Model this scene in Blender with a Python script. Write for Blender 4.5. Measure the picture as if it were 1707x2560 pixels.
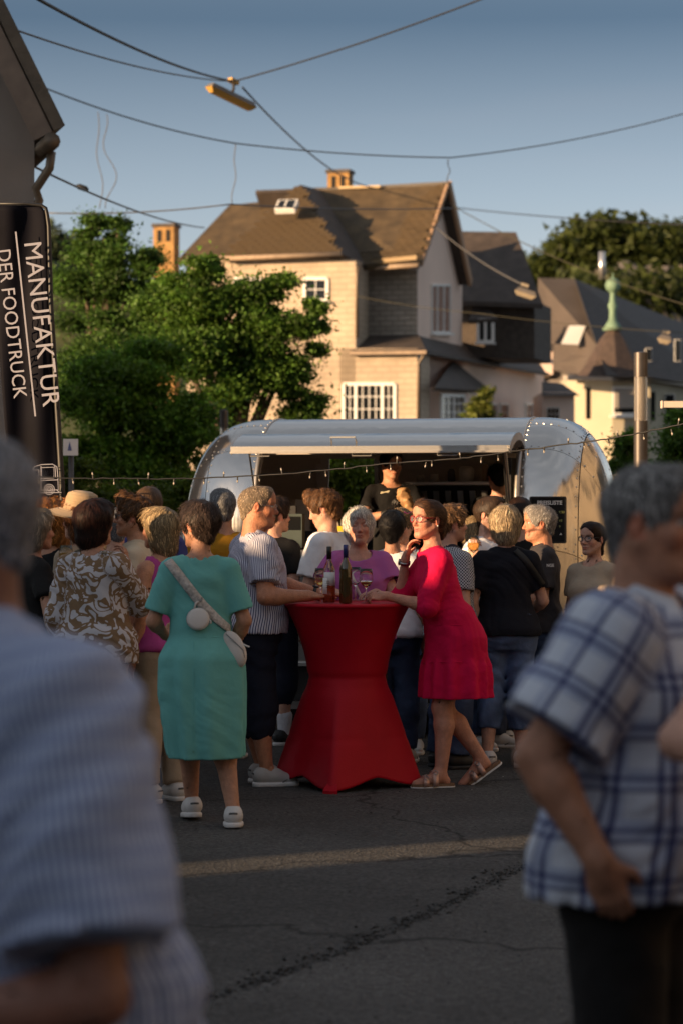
import bpy, bmesh, math, random
import numpy as np
from mathutils import Vector, Matrix

for o in list(bpy.data.objects): bpy.data.objects.remove(o, do_unlink=True)
SC = bpy.context.scene
# ---------------------------------------------------------------- camera
FPX, CAMZ = 85.0 / 36.0 * 2560, 1.65          # focal length in photo pixels, eye height
_c = bpy.data.cameras.new('camera'); CAM = bpy.data.objects.new('camera', _c); SC.collection.objects.link(CAM)
CAM.location = (0, 0, CAMZ); CAM.rotation_euler = (math.pi / 2, 0, 0)
_c.sensor_fit = 'VERTICAL'; _c.sensor_height = 36; _c.sensor_width = 24; _c.lens = 85
_c.clip_start = .1; _c.clip_end = 3000
_c.dof.use_dof = True; _c.dof.focus_distance = 14.5; _c.dof.aperture_fstop = 3.0
SC.camera = CAM
# ---------------------------------------------------------------- sky, sun, exposure
SUN_AZ, SUN_EL = math.radians(30), math.radians(9.0)     # light travels to +x, slightly away from the camera
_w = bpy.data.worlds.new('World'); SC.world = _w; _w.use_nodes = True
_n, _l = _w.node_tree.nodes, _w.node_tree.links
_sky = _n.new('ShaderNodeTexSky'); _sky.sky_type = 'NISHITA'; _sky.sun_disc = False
_sky.sun_elevation = SUN_EL; _sky.sun_rotation = math.atan2(-math.cos(SUN_AZ), -math.sin(SUN_AZ))
_sky.air_density = 1.0; _sky.dust_density = 1.2; _sky.ozone_density = 2.0
_hs = _n.new('ShaderNodeHueSaturation'); _hs.inputs['Saturation'].default_value = .38
# haze veil, cirrus streaks; ramp dims to frame top, brightened above as added fill
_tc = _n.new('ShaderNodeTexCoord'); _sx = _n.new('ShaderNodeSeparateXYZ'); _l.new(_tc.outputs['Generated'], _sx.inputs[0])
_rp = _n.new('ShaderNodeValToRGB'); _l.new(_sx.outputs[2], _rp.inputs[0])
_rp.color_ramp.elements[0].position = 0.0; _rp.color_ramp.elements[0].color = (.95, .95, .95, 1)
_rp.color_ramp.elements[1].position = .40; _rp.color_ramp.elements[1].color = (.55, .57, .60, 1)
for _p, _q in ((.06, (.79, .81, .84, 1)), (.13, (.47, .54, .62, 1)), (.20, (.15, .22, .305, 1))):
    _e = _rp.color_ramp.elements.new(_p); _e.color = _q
_mp = _n.new('ShaderNodeMapping'); _mp.inputs['Scale'].default_value = (1.5, 1.5, 15); _mp.inputs['Rotation'].default_value = (0, math.radians(3), 0); _l.new(_tc.outputs['Generated'], _mp.inputs[0])
_nz = _n.new('ShaderNodeTexNoise'); _nz.inputs['Scale'].default_value = 1.6; _nz.inputs['Detail'].default_value = 3; _l.new(_mp.outputs[0], _nz.inputs['Vector'])
_cr = _n.new('ShaderNodeMapRange'); _cr.inputs['From Min'].default_value = .45; _cr.inputs['From Max'].default_value = .75; _cr.inputs['To Min'].default_value = .30; _cr.inputs['To Max'].default_value = .80; _l.new(_nz.outputs['Fac'], _cr.inputs['Value'])
_m1 = _n.new('ShaderNodeMix'); _m1.data_type = 'RGBA'; _m1.inputs[7].default_value = (3.42, 3.42, 3.46, 1)
_l.new(_sky.outputs[0], _hs.inputs['Color']); _l.new(_hs.outputs[0], _m1.inputs[6]); _l.new(_cr.outputs[0], _m1.inputs[0])
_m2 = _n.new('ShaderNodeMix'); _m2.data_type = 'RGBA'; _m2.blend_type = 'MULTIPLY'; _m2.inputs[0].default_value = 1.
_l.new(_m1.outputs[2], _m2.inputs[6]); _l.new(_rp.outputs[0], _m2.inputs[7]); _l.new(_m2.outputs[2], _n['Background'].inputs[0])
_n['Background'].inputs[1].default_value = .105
_s = bpy.data.lights.new('sun', 'SUN'); _s.energy = 3.9; _s.angle = math.radians(.45); _s.color = (1.0, .66, .36)
SUN = bpy.data.objects.new('sun', _s); SC.collection.objects.link(SUN)
SUN.rotation_euler = Vector((math.cos(SUN_EL) * math.cos(SUN_AZ), math.cos(SUN_EL) * math.sin(SUN_AZ), -math.sin(SUN_EL))).to_track_quat('-Z', 'Y').to_euler()
SC.view_settings.view_transform = 'Standard'; SC.view_settings.look = 'None'; SC.view_settings.gamma = 1; SC.view_settings.use_curve_mapping = False
SC.view_settings.exposure = 1.42
SC.cycles.max_bounces = 8; SC.cycles.transparent_max_bounces = 12; SC.cycles.use_denoising = True
random.seed(7); np.random.seed(7)
# ---------------------------------------------------------------- helpers
COL = bpy.context.scene.collection
V3 = lambda *a: np.array(a, dtype=float)
def nrm(v):
    v = np.asarray(v, float); return v / (np.linalg.norm(v) + 1e-12)
def Rz(a): c, s = math.cos(a), math.sin(a); return np.array([[c, -s, 0], [s, c, 0], [0, 0, 1.]])
def Rx(a): c, s = math.cos(a), math.sin(a); return np.array([[1., 0, 0], [0, c, -s], [0, s, c]])
def Ry(a): c, s = math.cos(a), math.sin(a); return np.array([[c, 0, s], [0, 1., 0], [-s, 0, c]])
def at(px, py, Y):
    """point seen at photo pixel (px,py) standing Y metres from the camera"""
    return V3((px - 853.5) / FPX * Y, Y, CAMZ + (1280 - py) / FPX * Y)
def dat(dx, dy, Y):
    return at(dx * 1.08865, dy * 1.08865, Y)
def empty(name, loc=(0, 0, 0), rz=0.0, scale=1.0):
    o = bpy.data.objects.new(name, None); COL.objects.link(o)
    o.location = tuple(loc); o.rotation_euler = (0, 0, rz); o.scale = (scale,) * 3
    o.empty_display_size = .1
    return o
def tag(o, label=None, cat=None, group=None, kind=None):
    if label: o['label'] = label
    if cat: o['category'] = cat
    if group: o['group'] = group
    if kind: o['kind'] = kind
    return o
def mk_mesh(name, v, f, smooth=True, col=None, uv=None, mi=None):
    """v: n x 3; f: m x k array (all same k) or list of lists"""
    me = bpy.data.meshes.new(name)
    v = np.asarray(v, np.float32)
    if isinstance(f, np.ndarray):
        m, k = f.shape
        me.vertices.add(len(v)); me.vertices.foreach_set('co', v.ravel())
        me.loops.add(m * k); me.loops.foreach_set('vertex_index', f.astype(np.int32).ravel())
        me.polygons.add(m); me.polygons.foreach_set('loop_start', np.arange(0, m * k, k, dtype=np.int32))
        me.update(calc_edges=True)
    else:
        me.from_pydata([tuple(map(float, p)) for p in v], [], [list(map(int, q)) for q in f])
    if smooth and len(me.polygons):
        me.polygons.foreach_set('use_smooth', np.ones(len(me.polygons), bool))
    if mi is not None:
        me.polygons.foreach_set('material_index', np.asarray(mi, np.int32))
    if col is not None:
        a = me.attributes.new('Col', 'FLOAT_COLOR', 'POINT')
        c = np.ones((len(v), 4), np.float32); c[:, :3] = col
        a.data.foreach_set('color', c.ravel())
    if uv is not None:
        a = me.attributes.new('cloth', 'FLOAT_VECTOR', 'POINT')
        a.data.foreach_set('vector', np.asarray(uv, np.float32).ravel())
    return me
def obj(name, me, mat, parent=None):
    o = bpy.data.objects.new(name, me); COL.objects.link(o)
    if mat is not None and not len(me.materials):
        for m in (mat if isinstance(mat, (list, tuple)) else [mat]): me.materials.append(m)
    if parent is not None: o.parent = parent
    return o
class MB:
    """collects boxes, tubes, prisms, lathes into one mesh"""
    def __init__(s): s.v = []; s.f = []
    def add(s, v, f):
        n = len(s.v); s.v += [tuple(map(float, p)) for p in v]; s.f += [[i + n for i in q] for q in f]; return s
    def hexa(s, p):  # 8 points: bottom 4 (ccw) then top 4
        return s.add(p, [[3, 2, 1, 0], [4, 5, 6, 7], [0, 1, 5, 4], [1, 2, 6, 5], [2, 3, 7, 6], [3, 0, 4, 7]])
    def box(s, lo, hi):
        a, b, c = lo; d, e, f = hi
        return s.hexa([(a, b, c), (d, b, c), (d, e, c), (a, e, c), (a, b, f), (d, b, f), (d, e, f), (a, e, f)])
    def obox(s, c, ax, ay, az, hx, hy, hz):
        c, ax, ay, az = (np.asarray(q, float) for q in (c, ax, ay, az)); P = []
        for sz in (-1, 1):
            for sx, sy in ((-1, -1), (1, -1), (1, 1), (-1, 1)): P.append(c + ax * hx * sx + ay * hy * sy + az * hz * sz)
        return s.hexa(P)
    def bar(s, a, b, w, h, up=(0, 0, 1)):
        a, b = np.asarray(a, float), np.asarray(b, float); d = nrm(b - a); u = np.asarray(up, float)
        if abs(d @ u) > .98: u = V3(0, 1, 0)
        x = nrm(np.cross(d, u)); y = np.cross(x, d)
        return s.obox((a + b) / 2, x, d, y, w / 2, np.linalg.norm(b - a) / 2, h / 2)
    def prism(s, poly, off):
        """poly: 3d polygon; off: extrusion vector"""
        poly = [np.asarray(p, float) for p in poly]; off = np.asarray(off, float); n = len(poly)
        v = poly + [p + off for p in poly]
        nn = sum((np.cross(poly[i], poly[(i + 1) % n]) for i in range(n)), V3(0, 0, 0))
        f = [list(range(n - 1, -1, -1)), list(range(n, 2 * n))] + [[i, (i + 1) % n, n + (i + 1) % n, n + i] for i in range(n)]
        if nn @ off < 0: f = [q[::-1] for q in f]
        return s.add(v, f)
    def tube(s, pts, r, n=8, cap=True):
        pts = [np.asarray(p, float) for p in pts]; m = len(pts)
        rs = r if hasattr(r, '__len__') else [r] * m
        v = []; ref = None
        for i, p in enumerate(pts):
            t = nrm(pts[min(i + 1, m - 1)] - pts[max(i - 1, 0)])
            if ref is None:
                ref = V3(0, 0, 1) if abs(t[2]) < .9 else V3(1, 0, 0)
            x = nrm(np.cross(ref, t)); y = np.cross(t, x); ref = y
            for k in range(n):
                a = 2 * math.pi * k / n; v.append(p + rs[i] * (math.cos(a) * x + math.sin(a) * y))
        f = [[i * n + k, i * n + (k + 1) % n, (i + 1) * n + (k + 1) % n, (i + 1) * n + k] for i in range(m - 1) for k in range(n)]
        if cap: f += [list(range(n - 1, -1, -1)), [(m - 1) * n + k for k in range(n)]]
        return s.add(v, f)
    def lathe(s, prof, c=(0, 0, 0), n=20, cap=True):
        """prof: list of (r,z)"""
        c = np.asarray(c, float); m = len(prof); v = []
        for r, z in prof:
            for k in range(n):
                a = 2 * math.pi * k / n; v.append(c + V3(r * math.cos(a), r * math.sin(a), z))
        f = [[i * n + k, i * n + (k + 1) % n, (i + 1) * n + (k + 1) % n, (i + 1) * n + k] for i in range(m - 1) for k in range(n)]
        if cap: f += [list(range(n - 1, -1, -1)), [(m - 1) * n + k for k in range(n)]]
        return s.add(v, f)
    def build(s, name, mat, parent=None, smooth=False, auto=None):
        me = mk_mesh(name, np.array(s.v), s.f, smooth)
        o = obj(name, me, mat, parent)
        if auto is not None:
            try: me.set_sharp_from_angle(angle=math.radians(auto))
            except Exception: pass
        return o
def bezier(p0, p1, sag, n=24, kink=0):
    p0, p1 = np.asarray(p0, float), np.asarray(p1, float)
    out = []
    for i in range(n + 1):
        t = i / n; p = p0 + (p1 - p0) * t; p[2] -= sag * 4 * t * (1 - t); out.append(p)
    return out

# ---------------------------------------------------------------- materials
MATS = {}
def nodes_of(m):
    m.use_nodes = True; nt = m.node_tree; return nt, nt.nodes, nt.links
def mat(name, col=(.5, .5, .5), rough=.6, metal=0., bump=0., bscale=40., var=0., vscale=6., spec=None, attr=None, stretch=None, sss=0., alpha=None, trans=None, ior=1.45, coat=0., emit=None, rvar=0., sheen=0., coord='Object'):
    """principled material with noise colour variation and noise bump"""
    if name in MATS: return MATS[name]
    m = bpy.data.materials.new(name); nt, N, L = nodes_of(m)
    b = N['Principled BSDF']
    b.inputs['Base Color'].default_value = (*col, 1); b.inputs['Roughness'].default_value = rough
    b.inputs['Metallic'].default_value = metal
    if spec is not None: b.inputs['Specular IOR Level'].default_value = spec
    if sss: b.inputs['Subsurface Weight'].default_value = sss; b.inputs['Subsurface Radius'].default_value = (.012, .005, .003); b.inputs['Subsurface Scale'].default_value = 1.
    if trans is not None: b.inputs['Transmission Weight'].default_value = trans; b.inputs['IOR'].default_value = ior
    if alpha is not None: b.inputs['Alpha'].default_value = alpha
    if coat: b.inputs['Coat Weight'].default_value = coat
    if sheen: b.inputs['Sheen Weight'].default_value = sheen
    if emit is not None: b.inputs['Emission Color'].default_value = (*emit[0], 1); b.inputs['Emission Strength'].default_value = emit[1]
    tc = N.new('ShaderNodeTexCoord'); src = tc.outputs[coord]
    if stretch:
        mp = N.new('ShaderNodeMapping'); mp.inputs['Scale'].default_value = stretch; L.new(src, mp.inputs[0]); src = mp.outputs[0]
    base = None
    if attr:
        at_ = N.new('ShaderNodeAttribute'); at_.attribute_name = attr; base = at_.outputs['Color']
    if var:
        nz = N.new('ShaderNodeTexNoise'); nz.inputs['Scale'].default_value = vscale; nz.inputs['Detail'].default_value = 5; L.new(src, nz.inputs['Vector'])
        mr = N.new('ShaderNodeMapRange'); mr.inputs['From Min'].default_value = .3; mr.inputs['From Max'].default_value = .7
        mr.inputs['To Min'].default_value = 1 - var; mr.inputs['To Max'].default_value = 1 + var; L.new(nz.outputs['Fac'], mr.inputs['Value'])
        mx = N.new('ShaderNodeVectorMath'); mx.operation = 'MULTIPLY'
        if base is not None: L.new(base, mx.inputs[0])
        else: mx.inputs[0].default_value = col
        L.new(mr.outputs[0], mx.inputs[1]); base = mx.outputs[0]
        if rvar:
            m2 = N.new('ShaderNodeMapRange'); m2.inputs['To Min'].default_value = rough - rvar; m2.inputs['To Max'].default_value = rough + rvar
            L.new(nz.outputs['Fac'], m2.inputs['Value']); L.new(m2.outputs[0], b.inputs['Roughness'])
    if base is not None: L.new(base, b.inputs['Base Color'])
    if bump:
        n2 = N.new('ShaderNodeTexNoise'); n2.inputs['Scale'].default_value = bscale; n2.inputs['Detail'].default_value = 4; L.new(src, n2.inputs['Vector'])
        bp = N.new('ShaderNodeBump'); bp.inputs['Strength'].default_value = bump; bp.inputs['Distance'].default_value = .02
        L.new(n2.outputs['Fac'], bp.inputs['Height']); L.new(bp.outputs[0], b.inputs['Normal'])
    MATS[name] = m
    return m
def pattern_mat(name, base, build, rough=.8, bump=.15):
    """cloth material whose colour comes from the garment's own cloth coordinates (u round, v along, metres).
    build(N, L, u, v, xyz) returns a colour socket"""
    if name in MATS: return MATS[name]
    m = bpy.data.materials.new(name); nt, N, L = nodes_of(m); b = N['Principled BSDF']
    b.inputs['Roughness'].default_value = rough; b.inputs['Specular IOR Level'].default_value = .25
    a = N.new('ShaderNodeAttribute'); a.attribute_name = 'cloth'
    sp = N.new('ShaderNodeSeparateXYZ'); L.new(a.outputs['Vector'], sp.inputs[0])
    c = build(N, L, sp.outputs[0], sp.outputs[1], a.outputs['Vector'])
    L.new(c, b.inputs['Base Color'])
    n2 = N.new('ShaderNodeTexNoise'); n2.inputs['Scale'].default_value = 60; L.new(a.outputs['Vector'], n2.inputs['Vector'])
    bp = N.new('ShaderNodeBump'); bp.inputs['Strength'].default_value = bump; bp.inputs['Distance'].default_value = .01
    L.new(n2.outputs['Fac'], bp.inputs['Height']); L.new(bp.outputs[0], b.inputs['Normal'])
    MATS[name] = m; return m
def n_math(N, L, op, a, b=None, c=None):
    n = N.new('ShaderNodeMath'); n.operation = op
    for i, q in enumerate((a, b, c)):
        if q is None: continue
        if isinstance(q, (int, float)): n.inputs[i].default_value = q
        else: L.new(q, n.inputs[i])
    return n.outputs[0]
def n_mix(N, L, fac, c1, c2):
    n = N.new('ShaderNodeMix'); n.data_type = 'RGBA'
    if isinstance(fac, (int, float)): n.inputs[0].default_value = fac
    else: L.new(fac, n.inputs[0])
    for i, q in ((6, c1), (7, c2)):
        if isinstance(q, tuple): n.inputs[i].default_value = (*q, 1)
        else: L.new(q, n.inputs[i])
    return n.outputs[2]
def stripe(N, L, x, pitch, width):
    """1 inside a stripe of given width, soft-edged"""
    t = n_math(N, L, 'FRACT', n_math(N, L, 'ADD', n_math(N, L, 'MULTIPLY', x, 1. / pitch), 100.))
    d = n_math(N, L, 'ABSOLUTE', n_math(N, L, 'SUBTRACT', t, .5))
    return n_math(N, L, 'LESS_THAN', d, width / pitch / 2)

# ---------------------------------------------------------------- distance-field modelling (surface nets)
def smin(a, b, k):
    if k <= 0: return np.minimum(a, b)
    h = np.maximum(k - np.abs(a - b), 0) / k
    return np.minimum(a, b) - h * h * k * .25
class Pr:
    """one primitive: fn(X,Y,Z)->distance, bounds, blend k, sign, cloth coords"""
    def __init__(s, fn, lo, hi, k=.01, sub=False, uv=None, caps=()):
        s.fn, s.lo, s.hi, s.k, s.sub, s.uv, s.caps = fn, np.asarray(lo, float), np.asarray(hi, float), k, sub, uv, list(caps)
def rcone(a, b, ra, rb, k=.01, cut=None, sub=False, flat=None):
    """tapered capsule; cut: fraction along a->b where a flat hem ends it; flat: (axis, factor) squash"""
    a, b = np.asarray(a, float), np.asarray(b, float); d = b - a; L2 = d @ d + 1e-12; Ln = math.sqrt(L2); dn = d / Ln
    ref = V3(0, 0, 1) if abs(dn[2]) < .8 else V3(0, 1, 0)
    ex = nrm(np.cross(ref, dn)); ey = np.cross(dn, ex)
    def fn(X, Y, Z):
        x, y, z = X - a[0], Y - a[1], Z - a[2]
        t = (x * d[0] + y * d[1] + z * d[2]) / L2
        tc = np.clip(t, 0, 1)
        q = np.sqrt((x - tc * d[0]) ** 2 + (y - tc * d[1]) ** 2 + (z - tc * d[2]) ** 2) - (ra + (rb - ra) * tc)
        if cut is not None: q = np.maximum(q, (t - cut) * Ln)
        return q
    def uv(p):
        q = p - a; t = q @ d / L2
        return np.stack([np.arctan2(q @ ey, q @ ex) * (ra + rb) / 2, t * Ln, np.full(len(p), .37)], 1)
    R = max(ra, rb)
    caps = [] if cut is None else [(a + d * cut, dn, R * 1.6)]
    return Pr(fn, np.minimum(a, b) - R, np.maximum(a, b) + R, k, sub, uv, caps)
def ell(c, r, R=None, k=.01, sub=False):
    c, r = np.asarray(c, float), np.asarray(r, float)
    R = None if R is None else np.asarray(R, float)
    def fn(X, Y, Z):
        x, y, z = X - c[0], Y - c[1], Z - c[2]
        if R is not None:
            x, y, z = (R[0, i] * x + R[1, i] * y + R[2, i] * z for i in range(3))
        k0 = np.sqrt((x / r[0]) ** 2 + (y / r[1]) ** 2 + (z / r[2]) ** 2)
        k1 = np.sqrt((x / r[0] ** 2) ** 2 + (y / r[1] ** 2) ** 2 + (z / r[2] ** 2) ** 2) + 1e-9
        return k0 * (k0 - 1) / k1
    m = np.max(r) if R is not None else r
    def uv(p): return np.stack([p[:, 0] - c[0], p[:, 2], np.full(len(p), .11)], 1)
    return Pr(fn, c - m, c + m, k, sub, uv)
def crom(z, zs, vs):
    """smooth interpolation of a profile"""
    zs = np.asarray(zs, float); vs = np.asarray(vs, float)
    fine = np.linspace(zs[0], zs[-1], 120)
    w = np.interp(fine, zs, vs)
    kk = np.exp(-np.linspace(-2, 2, 9) ** 2); kk /= kk.sum()
    w = np.convolve(np.pad(w, 4, mode='edge'), kk, 'valid')
    return np.interp(z, fine, w)
def loft(prof, k=.03, p=2.2, zlo=None, zhi=None, fold=None, cut=True):
    """prof rows: z, half width, half depth, cx, cy. fold(theta,z) scales the radius"""
    P = np.asarray(prof, float); zs = P[:, 0]; zl = zs[0] if zlo is None else zlo; zh = zs[-1] if zhi is None else zhi
    def fn(X, Y, Z):
        w, d, cx, cy = (crom(Z, zs, P[:, i]) for i in (1, 2, 3, 4))
        x, y = X - cx, Y - cy
        q = ((np.abs(x) / w) ** p + (np.abs(y) / d) ** p) ** (1 / p)
        if fold is not None: q = q / fold(np.arctan2(y / d, x / w), Z)
        q = (q - 1) * np.minimum(w, d)
        return np.maximum(q, np.maximum(Z - zh, zl - Z))
    def uv(pt):
        z = pt[:, 2]; w, d, cx, cy = (crom(z, zs, P[:, i]) for i in (1, 2, 3, 4))
        th = np.arctan2((pt[:, 1] - cy) / d, (pt[:, 0] - cx) / w)
        th = np.mod(th - UVSEAM, 2 * math.pi)
        return np.stack([th * .17, z, np.zeros(len(pt))], 1)
    mx = np.max(P[:, 1] + np.abs(P[:, 3])) * 1.15; my = np.max(P[:, 2] + np.abs(P[:, 4])) * 1.15
    caps = [(V3(0, 0, zl), V3(0, 0, -1), 9.)] if cut else []
    return Pr(fn, (-mx, -my, zl), (mx, my, zh), k, False, uv, caps)
UVSEAM = 0.
def axis_pts(lo, hi, h, ivs):
    br = sorted(set([lo, hi] + [min(max(q, lo), hi) for iv in ivs for q in iv[:2]])); out = [lo]
    for a, b in zip(br[:-1], br[1:]):
        if b - a < 1e-6: continue
        st = min([h] + [iv[2] for iv in ivs if iv[0] <= (a + b) / 2 <= iv[1]])
        n = max(1, int(math.ceil((b - a) / st - 1e-6))); out += list(np.linspace(a, b, n + 1)[1:])
    return np.array(out)
def sdf_mesh(prims, h=.008, fine=(), disp=None, cuts=(), lift=None):
    """union of the primitives -> verts, quads. cuts: (point, normal) half spaces cut off from all"""
    lo = np.min([p.lo for p in prims if not p.sub], 0) - 3 * h - .004; hi = np.max([p.hi for p in prims if not p.sub], 0) + 3 * h + .004
    ax = [axis_pts(lo[i], hi[i], h, [(f[0][i], f[1][i], f[2]) for f in fine]) for i in range(3)]
    S = np.full([len(a) for a in ax], .25, np.float32)
    for p in prims:
        pad = p.k + 2.5 * h
        sl = []
        for i in range(3):
            i0 = max(0, np.searchsorted(ax[i], p.lo[i] - pad) - 1); i1 = min(len(ax[i]), np.searchsorted(ax[i], p.hi[i] + pad) + 1)
            sl.append(slice(i0, i1))
        if any(q.stop - q.start < 1 for q in sl): continue
        X, Y, Z = ax[0][sl[0]][:, None, None], ax[1][sl[1]][None, :, None], ax[2][sl[2]][None, None, :]
        d = p.fn(X, Y, Z).astype(np.float32); sl = tuple(sl)
        if p.sub: S[sl] = -smin(-S[sl], d, p.k)
        else: S[sl] = smin(S[sl], d, p.k)
    if disp is not None:
        S += disp(ax[0][:, None, None], ax[1][None, :, None], ax[2][None, None, :]).astype(np.float32)
    for pt, n in cuts:
        X, Y, Z = ax[0][:, None, None], ax[1][None, :, None], ax[2][None, None, :]
        S = np.maximum(S, ((X - pt[0]) * n[0] + (Y - pt[1]) * n[1] + (Z - pt[2]) * n[2]).astype(np.float32))
    sg = S < 0
    c = np.zeros([q - 1 for q in S.shape], np.uint8)
    for i in (0, 1):
        for j in (0, 1):
            for k in (0, 1):
                c += sg[i:S.shape[0] - 1 + i, j:S.shape[1] - 1 + j, k:S.shape[2] - 1 + k]
    act = (c > 0) & (c < 8); I, J, K = np.nonzero(act); n = len(I)
    idx = np.full(act.shape, -1, np.int32); idx[I, J, K] = np.arange(n)
    acc = np.zeros((n, 3)); cnt = np.zeros(n)
    for axn in range(3):
        for o1 in (0, 1):
            for o2 in (0, 1):
                a = [I, J, K]; oth = [q for q in range(3) if q != axn]
                a = [q.copy() for q in a]; a[oth[0]] += o1; a[oth[1]] += o2; b = [q.copy() for q in a]; b[axn] += 1
                sa, sb = S[a[0], a[1], a[2]], S[b[0], b[1], b[2]]; cr = (sa < 0) != (sb < 0)
                t = np.where(cr, sa / np.where(cr, sa - sb, 1), 0)
                for q in range(3):
                    va = ax[q][a[q]]
                    if q == axn: va = va + t * (ax[q][b[q]] - va)
                    acc[:, q] += np.where(cr, va, 0)
                cnt += cr
    v = acc / cnt[:, None]
    quads = []
    for axn in range(3):
        oth = [q for q in range(3) if q != axn]
        s0 = [slice(None)] * 3; s1 = [slice(None)] * 3; s0[axn] = slice(0, -1); s1[axn] = slice(1, None)
        A, B = sg[tuple(s0)], sg[tuple(s1)]
        e = A != B
        E = list(np.nonzero(e))
        ok = np.ones(len(E[0]), bool)
        for q in oth: ok &= (E[q] >= 1) & (E[q] <= S.shape[q] - 2)
        E = [q[ok] for q in E]; inside = A[tuple(E)]
        def cell(d1, d2):
            w = [q.copy() for q in E]; w[oth[0]] -= d1; w[oth[1]] -= d2; return idx[w[0], w[1], w[2]]
        q = np.stack([cell(1, 1), cell(0, 1), cell(0, 0), cell(1, 0)], 1)
        fl = inside if axn != 1 else ~inside
        q[~fl] = q[~fl][:, ::-1]
        quads.append(q)
    f = np.concatenate(quads) if quads else np.zeros((0, 4), int)
    f = f[(f >= 0).all(1)]
    return v, f
def drop_caps(v, f, caps, eps=.0015):
    keep = np.ones(len(f), bool); c = v[f]
    for pt, n, R in caps:
        on = (np.abs((c - pt) @ n) < eps).all(1)
        if R < 5: on &= (np.linalg.norm(c.mean(1) - pt, axis=1) < R)
        keep &= ~on
    f = f[keep]; used = np.unique(f); mp = np.full(len(v), -1); mp[used] = np.arange(len(used))
    return v[used], mp[f]
def cluster(v, f, keep, cell):
    """thin out the mesh outside the kept (finely modelled) region by merging vertices per cell"""
    key = np.floor(v / cell).astype(np.int64) + 4096; k = key[:, 0] * 67108864 + key[:, 1] * 8192 + key[:, 2]
    k = np.where(keep, -1 - np.arange(len(v)), k); u, inv = np.unique(k, return_inverse=True)
    n = np.bincount(inv, minlength=len(u)).astype(float); nv = np.stack([np.bincount(inv, v[:, i], len(u)) / n for i in range(3)], 1)
    q = inv[f]; t = np.concatenate([q[:, [0, 1, 2]], q[:, [0, 2, 3]]]); ok = (t[:, 0] != t[:, 1]) & (t[:, 1] != t[:, 2]) & (t[:, 0] != t[:, 2]); t = t[ok]
    s = np.sort(t, 1); _, first = np.unique(s[:, 0] * (len(u) ** 2) + s[:, 1] * len(u) + s[:, 2], return_index=True)
    return nv, t[np.sort(first)]
def vnormals(v, f):
    n = np.zeros_like(v); a, b, c, d = (v[f[:, i]] for i in range(4)); q = np.cross(c - a, d - b)
    for i in range(4): np.add.at(n, f[:, i], q)
    return n / (np.linalg.norm(n, axis=1, keepdims=True) + 1e-12)
def garment_uv(v, prims):
    best = np.full(len(v), 9.); uv = np.zeros((len(v), 3))
    for p in prims:
        if p.sub or p.uv is None: continue
        d = p.fn(v[:, 0], v[:, 1], v[:, 2]); w = d < best
        if w.any(): uv[w] = p.uv(v[w]); best[w] = d[w]
    return uv
def wavy(seed, amp, fx, fy, fz, warp=1.):
    r = np.random.RandomState(seed); ph = r.rand(6) * 6.28
    def f(X, Y, Z):
        w = warp * np.sin(7 * X + 5 * Y + 9 * Z + ph[0]) + warp * .7 * np.sin(-11 * X + 13 * Y + 6 * Z + ph[3])
        a = np.sin(fx * X + fy * Y + fz * Z + 2.2 * w + ph[1])
        b = np.sin(-.6 * fx * X + fy * 1.3 * Y + fz * .7 * Z + 1.7 * w + ph[2])
        c = np.sin(1.5 * fx * X - 1.2 * fy * Y + 1.4 * fz * Z + 3.1 * w + ph[4])
        return amp * (.5 * a + .35 * b + 1.1 * (.45 - np.abs(c) ** .55) * (.55 + .45 * np.sin(9 * X - 7 * Z + 5 * Y + ph[5])))
    return f
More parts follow.
